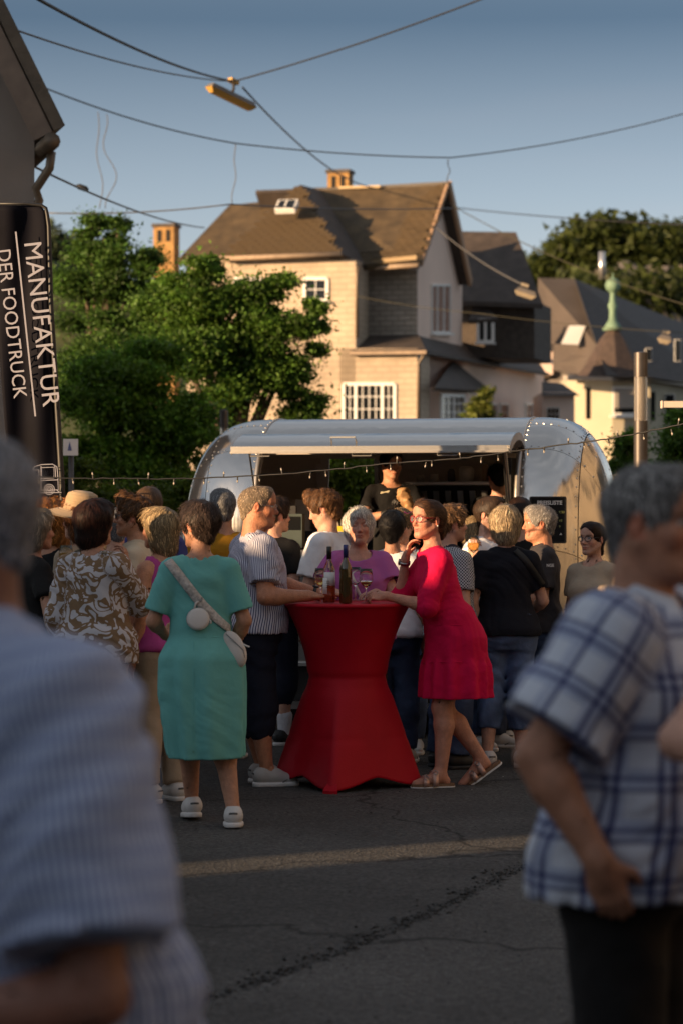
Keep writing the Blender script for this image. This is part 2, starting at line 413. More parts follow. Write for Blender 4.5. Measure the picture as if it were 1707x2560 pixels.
# ---------------------------------------------------------------- ground
def ground_mat(name, c1, c2, coarse, smooth_r=.8):
    m = bpy.data.materials.new(name); nt, N, L = nodes_of(m); b = N['Principled BSDF']; b.inputs['Roughness'].default_value = smooth_r; b.inputs['Specular IOR Level'].default_value = .3
    tc = N.new('ShaderNodeTexCoord'); o = tc.outputs['Object']
    n1 = N.new('ShaderNodeTexNoise'); n1.inputs['Scale'].default_value = 1.3; n1.inputs['Detail'].default_value = 6; L.new(o, n1.inputs['Vector'])
    n2 = N.new('ShaderNodeTexNoise'); n2.inputs['Scale'].default_value = 38; n2.inputs['Detail'].default_value = 5; n2.inputs['Roughness'].default_value = .75; L.new(o, n2.inputs['Vector'])
    vo = N.new('ShaderNodeTexVoronoi'); vo.inputs['Scale'].default_value = coarse; L.new(o, vo.inputs['Vector'])
    c = n_mix(N, L, n1.outputs['Fac'], c1, c2)
    mr = N.new('ShaderNodeMapRange'); mr.inputs['From Min'].default_value = .3; mr.inputs['From Max'].default_value = .7; mr.inputs['To Min'].default_value = .40; mr.inputs['To Max'].default_value = 1.7; L.new(n2.outputs['Fac'], mr.inputs['Value'])
    mx = N.new('ShaderNodeVectorMath'); mx.operation = 'MULTIPLY'; L.new(c, mx.inputs[0]); L.new(mr.outputs[0], mx.inputs[1])
    st = N.new('ShaderNodeMapRange'); st.inputs['From Min'].default_value = .0; st.inputs['From Max'].default_value = 1.; st.inputs['To Min'].default_value = .55; st.inputs['To Max'].default_value = 1.6; L.new(vo.outputs['Color'], st.inputs['Value'])
    m2 = N.new('ShaderNodeVectorMath'); m2.operation = 'MULTIPLY'; L.new(mx.outputs[0], m2.inputs[0]); L.new(st.outputs[0], m2.inputs[1])
    n4 = N.new('ShaderNodeTexNoise'); n4.inputs['Scale'].default_value = 2.5; n4.inputs['Detail'].default_value = 4; L.new(o, n4.inputs['Vector'])
    ad = N.new('ShaderNodeVectorMath'); ad.operation = 'ADD'; L.new(o, ad.inputs[0]); sc4 = N.new('ShaderNodeVectorMath'); sc4.operation = 'SCALE'; sc4.inputs['Scale'].default_value = .5; L.new(n4.outputs['Color'], sc4.inputs[0]); L.new(sc4.outputs[0], ad.inputs[1])
    vc = N.new('ShaderNodeTexVoronoi'); vc.feature = 'DISTANCE_TO_EDGE'; vc.inputs['Scale'].default_value = .42; L.new(ad.outputs[0], vc.inputs['Vector'])
    ck = N.new('ShaderNodeMapRange'); ck.inputs['From Min'].default_value = .002; ck.inputs['From Max'].default_value = .009; ck.inputs['To Min'].default_value = .25; ck.inputs['To Max'].default_value = 1.; L.new(vc.outputs['Distance'], ck.inputs['Value'])
    n5 = N.new('ShaderNodeTexNoise'); n5.inputs['Scale'].default_value = .55; n5.inputs['Detail'].default_value = 7; n5.inputs['Roughness'].default_value = .65; L.new(o, n5.inputs['Vector'])
    sn = N.new('ShaderNodeMapRange'); sn.inputs['From Min'].default_value = .32; sn.inputs['From Max'].default_value = .68; sn.inputs['To Min'].default_value = .60; sn.inputs['To Max'].default_value = 1.30; L.new(n5.outputs['Fac'], sn.inputs['Value'])
    m3 = N.new('ShaderNodeVectorMath'); m3.operation = 'MULTIPLY'; L.new(m2.outputs[0], m3.inputs[0]); L.new(n_math(N, L, 'MULTIPLY', ck.outputs[0], sn.outputs[0]), m3.inputs[1]); L.new(m3.outputs[0], b.inputs['Base Color'])
    h = n_math(N, L, 'ADD', n_math(N, L, 'MULTIPLY', n2.outputs['Fac'], .8), n_math(N, L, 'MULTIPLY', vo.outputs['Distance'], .7))
    bp = N.new('ShaderNodeBump'); bp.inputs['Strength'].default_value = .9; bp.inputs['Distance'].default_value = .012; L.new(h, bp.inputs['Height']); L.new(bp.outputs[0], b.inputs['Normal'])
    return m
g = mk_mesh('ground', [(-600, -300, 0), (600, -300, 0), (600, 900, 0), (-600, 900, 0)], [[0, 1, 2, 3]], False)
tag(obj('ground', g, ground_mat('asphalt_old', (.034, .033, .032), (.070, .067, .063), 60)), kind='structure')
# newer patch in the foreground with a ragged broken edge running away to the right
rs = np.random.RandomState(3)
sx = np.array([-2.2, -1.2, -.49, -.10, .23, .50, .82, 1.4, 2.2, 3.2]); sy = np.array([5.2, 6.8, 8.04, 8.75, 9.5, 10.2, 11.07, 12.2, 13.2, 14.0])
tt = np.linspace(0, 1, 260); ex = np.interp(tt, np.linspace(0, 1, 10), sx) + rs.randn(260) * .012; ey = np.interp(tt, np.linspace(0, 1, 10), sy) + rs.randn(260) * .012
edge = [(x, y, .006) for x, y in zip(ex, ey)]
pv = edge + [(9, 14, .006), (9, -3, .006), (-2.2, -3, .006)]
from mathutils.geometry import tessellate_polygon
pf = [list(t) for t in tessellate_polygon([[Vector(q) for q in pv]])]; pf = [t if np.cross(np.array(pv[t[1]]) - pv[t[0]], np.array(pv[t[2]]) - pv[t[0]])[2] > 0 else t[::-1] for t in pf]
patch = obj('asphalt_patch', mk_mesh('asphalt_patch', pv, pf, False), ground_mat('asphalt_new', (.062, .060, .058), (.080, .077, .074), 120))
tag(patch, kind='structure')
def pebbles(name, pts, sizes, cols, kindlabel):
    n = len(pts); ico = np.array([(0, 0, 1), (.9, 0, .1), (-.3, .85, .05), (-.4, -.8, .1), (.2, .1, -.6)]); tri = np.array([[0, 1, 2], [0, 2, 3], [0, 3, 1], [4, 2, 1], [4, 3, 2], [4, 1, 3]])
    r = np.random.RandomState(9); V = ico[None] * (1 + .5 * r.randn(n, 5, 3) * .5) * sizes[:, None, None] * np.array([1.2, 1.2, .6]); a = r.rand(n) * 6.28
    ca, sa = np.cos(a)[:, None], np.sin(a)[:, None]; V = np.stack([V[..., 0] * ca - V[..., 1] * sa, V[..., 0] * sa + V[..., 1] * ca, V[..., 2]], -1) + pts[:, None]
    F = (tri[None] + (np.arange(n) * 5)[:, None, None]).reshape(-1, 3)
    o = obj(name, mk_mesh(name, V.reshape(-1, 3), F, False, col=np.repeat(cols, 5, 0)), mat('crumb', (.05, .05, .05), .9, attr='Col')); tag(o, kindlabel, 'gravel', kind='stuff'); return o
k = 3600; i = rs.randint(0, 260, k); pp = np.stack([ex[i] + rs.randn(k) * (.02 + .09 * rs.rand(k) ** 3) - .02, ey[i] + rs.randn(k) * (.03 + .14 * rs.rand(k) ** 3) + .02, np.full(k, .004)], 1)
pebbles('gravel', pp, .003 + .012 * rs.rand(k) ** 4, np.tile((.035, .034, .033), (k, 1)) * (.4 + 1.3 * rs.rand(k, 1)), 'dark asphalt crumbs along the broken edge of the street patch')
k = 1500; pp = np.stack([rs.uniform(-1.8, 1.9, k), rs.uniform(7, 16, k), np.full(k, .007)], 1); cc = np.tile((.05, .05, .05), (k, 1)) * (.3 + 1.2 * rs.rand(k, 1)); w = rs.rand(k) < .03; cc[w] = (.5, .45, .4)
pebbles('gravel', pp, .002 + .006 * rs.rand(k) ** 4, cc, 'loose grit scattered over the dark asphalt street')

# ---------------------------------------------------------------- unseen blocks left of the frame, added and sheared to shape the sun's shade
M_plaster = mat('plaster_grey', (.25, .21, .18), .9, bump=.2, bscale=30, var=.12, vscale=2)
M_slate = mat('slate', (.085, .066, .045), .7, bump=.4, bscale=18, var=.35, vscale=5)
M_pane0 = mat('pane_grey', (.03, .032, .035), .15)
M_gut = mat('gutter_zinc', (.13, .10, .07), .5, metal=.4, var=.2)
def shade_block(label, y0, y1, x0, x1, h, ridge):
    e = empty('unseen_shade_block', (x1, (y0 + y1) / 2, 0)); tag(e, label, 'building')
    o = V3(x1, (y0 + y1) / 2, 0)
    def B(m, n, mt): m.v = [tuple(np.array(q) - o) for q in m.v]; return m.build(n, mt, e)
    k = math.tan(SUN_AZ) * (x1 - x0); B(MB().prism([(x1, y0, 0), (x1, y1, 0), (x0, y1 - k, 0), (x0, y0 - k, 0)], (0, 0, h)), 'wall', M_plaster)
    ym = (y0 + y1) / 2
    B(MB().prism([(x1 + .02, y0, h), (x1 + .02, y1, h), (x0, y1 - k, h), (x0, y0 - k, h)], (0, 0, .15)), 'roof', M_slate)
    return e
shade_block('unseen tall grey block added for shade at the near left of the square', -40, 3.26, -20, -14, 5.6, 0)
shade_block('unseen low flat grey block added for shade left of the crowd', 3.70, 11.5, -18, -14, 3.75, 0)
shade_block('unseen tall grey block added for shade behind the low block', 7.0, 15.5, -34, -24, 12.5, 0)

for i, (x0, x1, hh) in enumerate(((-28, -12, 9.), (-11.6, 3, 11.), (3.3, 16, 8.5), (16.4, 36, 10.5))):
    eb = empty('street_house', ((x0 + x1) / 2, -24, 0)); tag(eb, ['first plaster house from the left across the street behind the viewer', 'tallest plaster house across the street behind the viewer', 'low plaster house across the street behind the viewer', 'rightmost plaster house across the street behind the viewer'][i], 'building', 'houses across the street'); w2 = (x1 - x0) / 2
    MB().box((-w2, -8, 0), (w2, 0, hh)).build('wall', M_plaster, eb); MB().prism([(-w2, .3, hh), (-w2, -8.3, hh), (-w2, -4, hh + 3.5)], (x1 - x0, 0, 0)).build('roof', M_slate, eb)
    for k in range(int((x1 - x0) / 3)):
        for zz in (1.2, 4.2, 7.0):
            if zz + 1.6 < hh: MB().box((-w2 + 1 + 3 * k, 0, zz), (-w2 + 2.1 + 3 * k, .06, zz + 1.5)).build('window', M_pane0, eb)
for i, (y0, y1, hh) in enumerate(((-16, -2, 8.), (-1.6, 11, 10.), (11.4, 27, 8.5), (27.5, 42, 9.5))):
    eb = empty('corner_house', (13, (y0 + y1) / 2, 0)); tag(eb, ['nearest plaster house on the sunny right side of the square', 'tallest plaster house on the sunny right side of the square', 'third plaster house along the sunny right side of the square', 'farthest plaster house along the sunny right side of the square'][i], 'building', 'houses on the right side'); w2 = (y1 - y0) / 2
    MB().box((0, -w2, 0), (8, w2, hh)).build('wall', mat('plaster_ochre', (.24, .20, .15), .9, bump=.2, bscale=20, var=.12, vscale=.8), eb); MB().prism([(-.3, -w2, hh), (8.3, -w2, hh), (4, -w2, hh + 3.5)], (0, y1 - y0, 0)).build('roof', M_slate, eb)
    for k in range(int((y1 - y0) / 3)):
        for zz in (1.2, 4.2, 6.6):
            if zz + 1.6 < hh: MB().box((-.06, -w2 + 1 + 3 * k, zz), (0, -w2 + 2.1 + 3 * k, zz + 1.5)).build('window', M_pane0, eb)
# ---------------------------------------------------------------- house at the left edge of the frame
YL = 24.
el = empty('gabled_house', (dat(40, 1176, YL)[0], YL, 0)); tag(el, 'dark plastered house with steep roof edge and gutter behind the banner', 'building')
def BL(m, n, mt, par=None, o=None, smooth=False):
    o = np.array(el.location) if o is None else o
    m.v = [tuple(np.array(q) - o) for q in m.v]; return m.build(n, mt, par or el, smooth)
wx = dat(80, 1176, YL)[0]; ze = dat(80, 318, YL)[2]
BL(MB().prism([(wx - 7, YL, 0), (wx, YL, 0), (wx, YL, ze), (wx - 3.5, YL, ze + 7.2), (wx - 7, YL, ze)], (-1.2, 4, 0)), 'wall', M_plaster)
sl = nrm(dat(125, 305, YL) - dat(0, 50, YL)); a = dat(125, 300, YL - .5); b = a - sl * 8.5; nrmv = V3(-sl[2], 0, sl[0]); nrmv = nrmv if nrmv[0] > 0 else -nrmv
r_ = BL(MB().prism([a, b, b + nrmv * .12, a + nrmv * .12], (-1.4, 4.8, 0)), 'roof', M_slate)
BL(MB().prism([a - nrmv * .22, b - nrmv * .22, b - nrmv * .02, a - nrmv * .02], (0, .06, 0)), 'verge_board', mat('verge', (.16, .12, .09), .7, var=.2))
gz = a[2] - .10
BL(MB().tube([(a[0] - .02, YL - .5, gz), (a[0] - 1.3, YL + 4, gz)], .085, 10), 'gutter', M_gut, smooth=True)
BL(MB().tube([(a[0] - .06, YL - .2, gz - .06), (a[0] - .08, YL - .2, gz - .22), (a[0] - .22, YL - .15, gz - .42), (wx + .06, YL - .1, gz - .52), (wx - .06, YL - .1, gz - .9), (wx - .06, YL - .1, 0)], .045, 8), 'downpipe', M_gut, smooth=True)

# ---------------------------------------------------------------- the big slate-roofed house
YH = 70.; AL = math.radians(15); UU = V3(math.cos(AL), -math.sin(AL), 0); VV = V3(math.sin(AL), math.cos(AL), 0)
HC = dat(957, 1176, YH); HC[2] = 0.
def ray(dx, dy): return nrm(dat(dx, dy, 10.) - V3(0, 0, CAMZ))
def hv(dx, dy, v):                              # on the plane at depth v behind the front
    r = ray(dx, dy); o = V3(0, 0, CAMZ); t = ((HC - o) @ VV + v) / (r @ VV); return o + r * t
def hu(dx, dy, u):                              # on the side plane at u along the front
    r = ray(dx, dy); o = V3(0, 0, CAMZ); t = ((HC - o) @ UU + u) / (r @ UU); return o + r * t
eh = empty('slate_house', tuple(HC)); tag(eh, 'large pale house with brown slate roofs and gables behind the trees', 'building')
def BH(m, n, mt, par=None, smooth=False, kind=None):
    m.v = [tuple(np.array(q) - HC) for q in m.v]; o = m.build(n, mt, par or eh, smooth)
    if kind: o['kind'] = kind
    return o
M_cream = mat('wall_cream', (.55, .42, .30), .85, bump=.35, bscale=7, var=.10, vscale=1.2, stretch=(1, 1, 3.))
def masonry(name, c1, c2, mortar, row):
    m = bpy.data.materials.new(name); nt, N, L = nodes_of(m); b = N['Principled BSDF']; b.inputs['Roughness'].default_value = .88; tc = N.new('ShaderNodeTexCoord'); sp = N.new('ShaderNodeSeparateXYZ'); L.new(tc.outputs['Object'], sp.inputs[0]); cb = N.new('ShaderNodeCombineXYZ'); L.new(sp.outputs[0], cb.inputs[0]); L.new(sp.outputs[2], cb.inputs[1])
    bt = N.new('ShaderNodeTexBrick'); L.new(cb.outputs[0], bt.inputs['Vector']); bt.inputs['Scale'].default_value = 1.; bt.inputs['Brick Width'].default_value = row * 2.4; bt.inputs['Row Height'].default_value = row; bt.inputs['Mortar Size'].default_value = .018; bt.inputs['Color1'].default_value = (*c1, 1); bt.inputs['Color2'].default_value = (*c2, 1); bt.inputs['Mortar'].default_value = (*mortar, 1)
    nz = N.new('ShaderNodeTexNoise'); nz.inputs['Scale'].default_value = .8; nz.inputs['Detail'].default_value = 6; L.new(tc.outputs['Object'], nz.inputs['Vector']); mr = N.new('ShaderNodeMapRange'); mr.inputs['From Min'].default_value = .3; mr.inputs['From Max'].default_value = .7; mr.inputs['To Min'].default_value = .78; mr.inputs['To Max'].default_value = 1.18; L.new(nz.outputs['Fac'], mr.inputs['Value'])
    mx = N.new('ShaderNodeVectorMath'); mx.operation = 'MULTIPLY'; L.new(bt.outputs['Color'], mx.inputs[0]); L.new(mr.outputs[0], mx.inputs[1]); L.new(mx.outputs[0], b.inputs['Base Color'])
    bp = N.new('ShaderNodeBump'); bp.inputs['Strength'].default_value = .8; bp.inputs['Distance'].default_value = .03; L.new(bt.outputs['Fac'], bp.inputs['Height']); bp.invert = True; L.new(bp.outputs[0], b.inputs['Normal']); return m
M_stone = masonry('wall_stone', (.48, .385, .28), (.44, .352, .257), (.40, .32, .235), .17); M_clad = masonry('wall_slate_clad', (.34, .30, .25), (.27, .24, .20), (.20, .17, .14), .15)
M_pink = mat('wall_pink', (.82, .63, .52), .9, bump=.1, bscale=10, var=.06, vscale=.6)
M_slated = mat('slate_brown', (.080, .054, .026), .75, bump=.5, bscale=9, var=.35, vscale=2.5)
M_slatek = mat('slate_dark', (.060, .046, .038), .7, bump=.5, bscale=9, var=.3, vscale=2.5)
M_tile = mat('slate_tile', (.088, .058, .026), .72, bump=.3, bscale=20, var=.30, vscale=1.5)
M_white = mat('window_white', (.78, .76, .72), .5, var=.04)
M_glass = mat('window_glass', (.010, .011, .012), .10, spec=.30)
M_brick = mat('chimney_brick', (.34, .19, .065), .9, bump=.5, bscale=14, var=.3, vscale=6)
M_dark = mat('dark_opening', (.012, .011, .010), .9)
def wall_quad(pts, depth, n, mt, par=None): return BH(MB().prism(pts, depth), n, mt, par)
gz0 = lambda p: V3(p[0], p[1], 0)
def win(px0, py0, px1, py1, plane, w, cols, rows, par, trans=0, label=None, glass=None, sill=True):
    """window: recessed pane set, frame, muntins; plane(dx,dy)->point, normal nn"""
    P = lambda fx, fy: plane(px0 + (px1 - px0) * fx, py0 + (py1 - py0) * fy)
    a, b, c, d = P(0, 1), P(1, 1), P(1, 0), P(0, 0); ex = nrm(b - a); ez = V3(0, 0, 1); nn = np.cross(ex, ez); W, Hh = np.linalg.norm(b - a), c[2] - b[2]
    f = MB(); t = w
    for (p, q) in ((a, b), (b, c), (c, d), (d, a)): f.bar(p + nn * .02, q + nn * .02, t, .07, nn)
    fo = BH(f, 'window_frame', M_white, par)
    cols_, xs = cols, []
    if isinstance(cols, (list, tuple)): casements = cols
    else: casements = [(0, 1, cols, rows)]
    org = np.array(HC)
    for (f0, f1, nc, nr) in casements:
        for i in range(1, nc):
            x = f0 + (f1 - f0) * i / nc; m = MB().bar(a + ex * W * x + nn * .03, d + ex * W * x + nn * .03, t * .24, .03, nn); m.v = [tuple(np.array(q) - org) for q in m.v]; m.build('muntin', M_white, fo)
        for j in range(1, nr):
            z = Hh * j / nr; m = MB().bar(a + ex * W * f0 + ez * z + nn * .028, a + ex * W * f1 + ez * z + nn * .028, t * .24, .03, nn); m.v = [tuple(np.array(q) - org) for q in m.v]; m.build('muntin', M_white, fo)
        if f1 < .999:
            m = MB().bar(a + ex * W * f1 + nn * .034, d + ex * W * f1 + nn * .034, t * .9, .06, nn); m.v = [tuple(np.array(q) - org) for q in m.v]; m.build('mullion', M_white, fo)
        m = MB().add([a + ex * W * f0 + nn * .008, a + ex * W * f1 + nn * .008, d + ex * W * f1 + nn * .008, d + ex * W * f0 + nn * .008], [[0, 1, 2, 3]]); m.v = [tuple(np.array(q) - org) for q in m.v]; m.build('pane', glass or M_glass, fo)
    if sill: BH(MB().bar(a - ex * .08 + nn * .06 - ez * .05, b + ex * .08 + nn * .06 - ez * .05, .20, .06, ez), 'sill', M_white, par)
    return fo
VW_, VR = -1.6, 0.                                              # wing front plane, recessed front plane
wf = lambda x, y: hv(x, y, VW_); rf = lambda x, y: hv(x, y, VR); gf = lambda x, y: hu(x, y, 0.0)
# left wing wall
p = [gz0(wf(515, 900)), gz0(wf(818, 900)), wf(818, 600), wf(780, 585), wf(515, 590)]
wall_quad([gz0(wf(430, 900)), gz0(wf(816, 900)), wf(816, 596), wf(430, 590)], VV * 1.5, 'wall', M_stone)
# body of the house behind: main block walls
wall_quad([gz0(rf(700, 900)), gz0(rf(956, 900)), rf(956, 618), rf(700, 618)], VV * .3, 'wall', M_clad)
# gable wall on the right side
gA = hu(958, 640, 0.); gB = hu(1060, 660, 0.); apex = hu(1030, 452, 0.)
wall_quad([gz0(gA), gz0(gB), V3(gB[0], gB[1], hu(1060, 650, 0)[2]), V3(*hu(1058, 610, 0.)), apex, V3(gA[0], gA[1], hu(958, 625, 0.)[2])], -UU * .3, 'gable_wall', M_pink)
# lower front bay with the triple window
wall_quad([gz0(wf(780, 900)), gz0(wf(957, 900)), wf(957, 800), wf(780, 800)], VV * 1.55, 'bay_wall', M_stone)
# roofs -------------------------------------------------
roofs = {}
def roof(name, pts, mt=M_slated, th=.12):
    c = sum(pts) / len(pts); n = np.cross(pts[1] - pts[0], pts[2] - pts[0]); n = nrm(n); n = n if n[2] > 0 else -n
    o = BH(MB().prism([q - n * th for q in pts], n * th), name, mt); roofs[name] = roofs.get(name, []) + [(o, pts, n)]; return o, n
hipA, hipL, hipR = hv(690, 424, 1.2), hv(505, 592, VW_ - .3), hv(783, 582, VW_ - .3)
R_hip = roof('hip_roof', [hipL, hipR, hipA])
ridgeL, ridgeR = hv(742, 438, 2.6), hu(1029, 421, .35)
eaL, eaR = hv(845, 612, VR - .5), hu(962, 604, .35)
R_main = roof('main_roof', [hv(760, 618, VR - .45), eaR, ridgeR, hv(700, 432, 2.6)])
roof('wing_roof', [hipR, hv(846, 614, VR - .6), hv(748, 440, 2.9), hipA], M_slatek)
roof('left_roof', [hv(405, 600, .6), hv(560, 600, .6), hv(692, 426, 3.4), hv(640, 459, 3.4), hv(527, 471, 3.4)])
roof('back_roof', [ridgeR, hu(1079, 648, .35), hu(1079, 648, .35) - UU * 6, ridgeR - UU * 6], M_slatek)
BH(MB().bar(ridgeL - UU * .6, ridgeR, .16, .10), 'ridge_cap', mat('lead', (.10, .085, .07), .6))
for q in (.2, .42, .62, .82, .97):
    c = ridgeL + (ridgeR - ridgeL) * q + V3(0, -.15, -.28); BH(MB().box(c - .05, c + .05), 'snow_hook', mat('hook', (.40, .26, .10), .6))
# barge board and eaves
BH(MB().bar(hu(1030, 423, .36), hu(1079, 650, .36), .30, .10, UU), 'barge_board', mat('barge', (.40, .25, .15), .8, var=.1))
BH(MB().bar(hu(1026, 428, .36), hu(966, 606, .36), .16, .08, UU), 'barge_board', MATS['barge'])
M_trim = mat('eave_trim', (.30, .22, .15), .7, var=.15)
BH(MB().tube([hv(505, 594, VW_ - .42), hv(784, 584, VW_ - .42)], .07, 8), 'gutter', M_trim, smooth=True)
BH(MB().tube([hv(846, 616, VR - .62), hu(962, 610, .35) - VV * .12], .07, 8), 'gutter', M_trim, smooth=True)
BH(MB().tube([hv(822, 612, VW_ - .1), hv(819, 640, VW_ - .12), hv(819, 775, VW_ - .12)], .05, 8), 'downpipe', M_gut, smooth=True)
BH(MB().tube([hv(972, 806, VW_ - .1), hv(971, 818, VW_ - .12), hv(960, 835, VW_ - .12), hv(960, 985, VW_ - .12)], .05, 8), 'downpipe', M_gut, smooth=True)
# snow guard rail
BH(MB().bar(hv(850, 601, VR - .6), hu(958, 592, .35) - VV * .1, .03, .12), 'snow_guard', mat('rail', (.22, .16, .09), .5, metal=.5))
# skirt roofs between the storeys
roof('skirt_roof', [hv(803, 808, VW_ - .25), hv(978, 806, VW_ - .25), hv(960, 768, VR), hv(836, 770, VR)], M_slatek)
roof('skirt_roof', [hu(976, 806, .45), hu(1253, 856, .45), hu(1225, 815, -.35), hu(962, 768, -.05)], M_slatek)
BH(MB().bar(hv(803, 811, VW_ - .28), hv(978, 809, VW_ - .28), .10, .10), 'gutter', M_trim); BH(MB().bar(hu(978, 810, .47), hu(1256, 860, .47), .12, .10), 'gutter', M_slatek)
# lower right side wall and its bay
wall_quad([gz0(hu(958, 900, 0)), gz0(hu(1248, 900, 0)), hu(1248, 858, 0), hu(958, 800, 0)], -UU * .3, 'side_wall', M_pink)
roof('bay_roof', [hu(996, 890, .9), hu(1128, 898, .9), hu(1040, 828, 0.)], M_slatek)
wall_quad([gz0(hu(1008, 900, .6)), gz0(hu(1072, 900, .6)), hu(1072, 893, .6), hu(1008, 891, .6)], -UU * .6, 'bay_wall', M_pink)
# rear block: dark slated wall and steep roof
rb = lambda x, y: hv(x, y, 7.0); rs_ = lambda x, y: hu(x, y, -.9)
wall_quad([rb(1040, 822), rb(1226, 822), rb(1226, 690), rb(1040, 690)], VV * 3, 'rear_wall', mat('slate_wall', (.060, .046, .036), .8, bump=.5, bscale=6, var=.3))
roof('rear_roof', [hv(1040, 690, 6.6), hv(1246, 700, 6.6), hv(1184, 533, 9.5), hv(1040, 531, 9.5)], M_slatek)
BH(MB().bar(hv(1040, 696, 6.5), hv(1246, 703, 6.5), .14, .14), 'gutter', M_slatek)
roof('dormer_roof', [hv(1075, 735, 5.9), hv(1142, 732, 5.9), hv(1120, 708, 6.9), hv(1085, 706, 6.9)], M_slatek)
win(1097, 735, 1131, 785, lambda x, y: hv(x, y, 6.0), .09, [(0, .5, 1, 1), (.5, 1, 1, 1)], 1, eh)
# windows
win(789, 882, 906, 968, wf, .085, [(0, .24, 2, 3), (.24, .76, 4, 3), (.76, 1, 2, 3)], 3, eh)
win(988, 655, 1030, 764, gf, .07, [(0, .28, 1, 1), (.36, .64, 1, 1), (.72, 1, 1, 1)], 1, eh, glass=mat('shutter', (.30, .17, .12), .7))
win(1010, 908, 1063, 966, lambda x, y: hu(x, y, .62), .10, [(0, .5, 2, 3), (.5, 1, 2, 3)], 3, eh)
for x0, x1 in ((1120, 1138), (1146, 1164), (1205, 1220)): win(x0, 928, x1, 968, lambda x, y: hu(x, y, .02), .07, 1, 2, eh, glass=MATS['shutter'])
for x0, x1 in ((541, 600), (700, 752)): win(x0, 640, x1, 690, wf, .09, 2, 2, eh)
# skylight
n = R_hip[1]; c0 = hv(664, 498, -.55); ex = nrm(hipR - hipL); ey = np.cross(n, ex)
BH(MB().obox(c0 + n * .35, ex, ey, n, .30, .26, .08), 'skylight_frame', M_white); BH(MB().obox(c0 + n * .39, ex, ey, n, .24, .20, .06), 'skylight_pane', M_glass); BH(MB().obox(c0 + n * .45, ex, ey, n, .02, .21, .02), 'skylight_bar', M_white)
# chimneys
def chimney(x0, x1, ytop, ybot, v):
    a, b = hv(x0, ytop, v), hv(x1, ytop, v); w = np.linalg.norm(b - a); z0 = hv(x0, ybot, v)[2]; zt = a[2]
    ex = UU * w; dp = VV * w * .8
    o = BH(MB().prism([V3(a[0], a[1], z0), V3(b[0], b[1], z0), V3(b[0], b[1], zt - .10), V3(a[0], a[1], zt - .10)], dp), 'chimney', M_brick)
    m = MB().prism([V3(a[0], a[1], zt - .10) - ex * .07 - VV * .05, V3(b[0], b[1], zt - .10) + ex * .07 - VV * .05, V3(b[0], b[1], zt) + ex * .07 - VV * .05, V3(a[0], a[1], zt) - ex * .07 - VV * .05], dp + VV * .1); m.v = [tuple(np.array(q) - HC) for q in m.v]; m.build('chimney_cap', M_slatek, o)
    for q in (.2, .62):
        m = MB().prism([V3(a[0], a[1], zt - .20) + ex * q - VV * .012, V3(a[0], a[1], zt - .20) + ex * (q + .2) - VV * .012, V3(a[0], a[1], zt - .55) + ex * (q + .2) - VV * .012, V3(a[0], a[1], zt - .55) + ex * q - VV * .012], VV * .05); m.v = [tuple(np.array(q2) - HC) for q2 in m.v]; m.build('flue_opening', M_dark, o)
chimney(752, 800, 390, 440, 3.2); chimney(353, 400, 514, 1000, 2.0)
BH(MB().bar(hv(778, 431, 2.4), hv(872, 428, 2.4), .05, .07), 'roof_ladder', mat('wood_pale', (.55, .40, .22), .7))
# slates: single pieces on the two big roof faces
def slate_field(part, pts, n, w, hgt, limit, rs):
    o0, up = pts[0], nrm(V3(0, 0, 1) - n * n[2]); ex = np.cross(up, n); ex = -ex if ex[0] < 0 else ex
    Q = np.array([[(q - o0) @ ex, (q - o0) @ up] for q in pts]); c = Q.mean(0); out = []
    y = Q[:, 1].min(); row = 0
    def inside(a, b):
        s = []
        for i in range(len(Q)):
            p1, p2 = Q[i], Q[(i + 1) % len(Q)]; s.append((p2[0] - p1[0]) * (b - p1[1]) - (p2[1] - p1[1]) * (a - p1[0]))
        s = np.array(s); return (s >= -.02).all() or (s <= .02).all()
    while y < Q[:, 1].max():
        x = Q[:, 0].min() + (row % 2) * w / 2
        while x < Q[:, 0].max():
            if inside(x, y): out.append(o0 + ex * x + up * y + n * .02)
            x += w
        y += hgt; row += 1
    rs.shuffle(out)
    me = None
    base = MB().hexa([(-w * .48, -hgt * .62, -.005), (w * .48, -hgt * .62, -.005), (w * .48, hgt * .62, -.02), (-w * .48, hgt * .62, -.02), (-w * .48, -hgt * .62, .045), (w * .48, -hgt * .62, .045), (w * .48, hgt * .62, .0), (-w * .48, hgt * .62, .0)])
    me = mk_mesh('slate', np.array(base.v), base.f, False); me.materials.append(M_tile)
    R0 = np.stack([ex, up, n], 1); rest = MB()
    for i, pt in enumerate(out):
        a1, a2 = rs.uniform(-.05, .05), rs.uniform(-.03, .06); Rm = R0 @ Rz(a1) @ Rx(a2)
        if i < limit:
            o = bpy.data.objects.new('slate', me); COL.objects.link(o); o.parent = part
            M4 = np.eye(4); M4[:3, :3] = Rm; M4[:3, 3] = pt - HC; o.matrix_local = Matrix(M4.tolist())
        else: rest.add([pt - HC + Rm @ np.array(q) for q in base.v], base.f)
    if rest.v: o = rest.build('slate_courses', M_tile, part); o['kind'] = 'stuff'
rr = random.Random(5)
slate_field(R_main[0], roofs['main_roof'][0][1], R_main[1], .30, .17, 160, rr)
slate_field(R_hip[0], roofs['hip_roof'][0][1], R_hip[1], .30, .17, 130, rr)

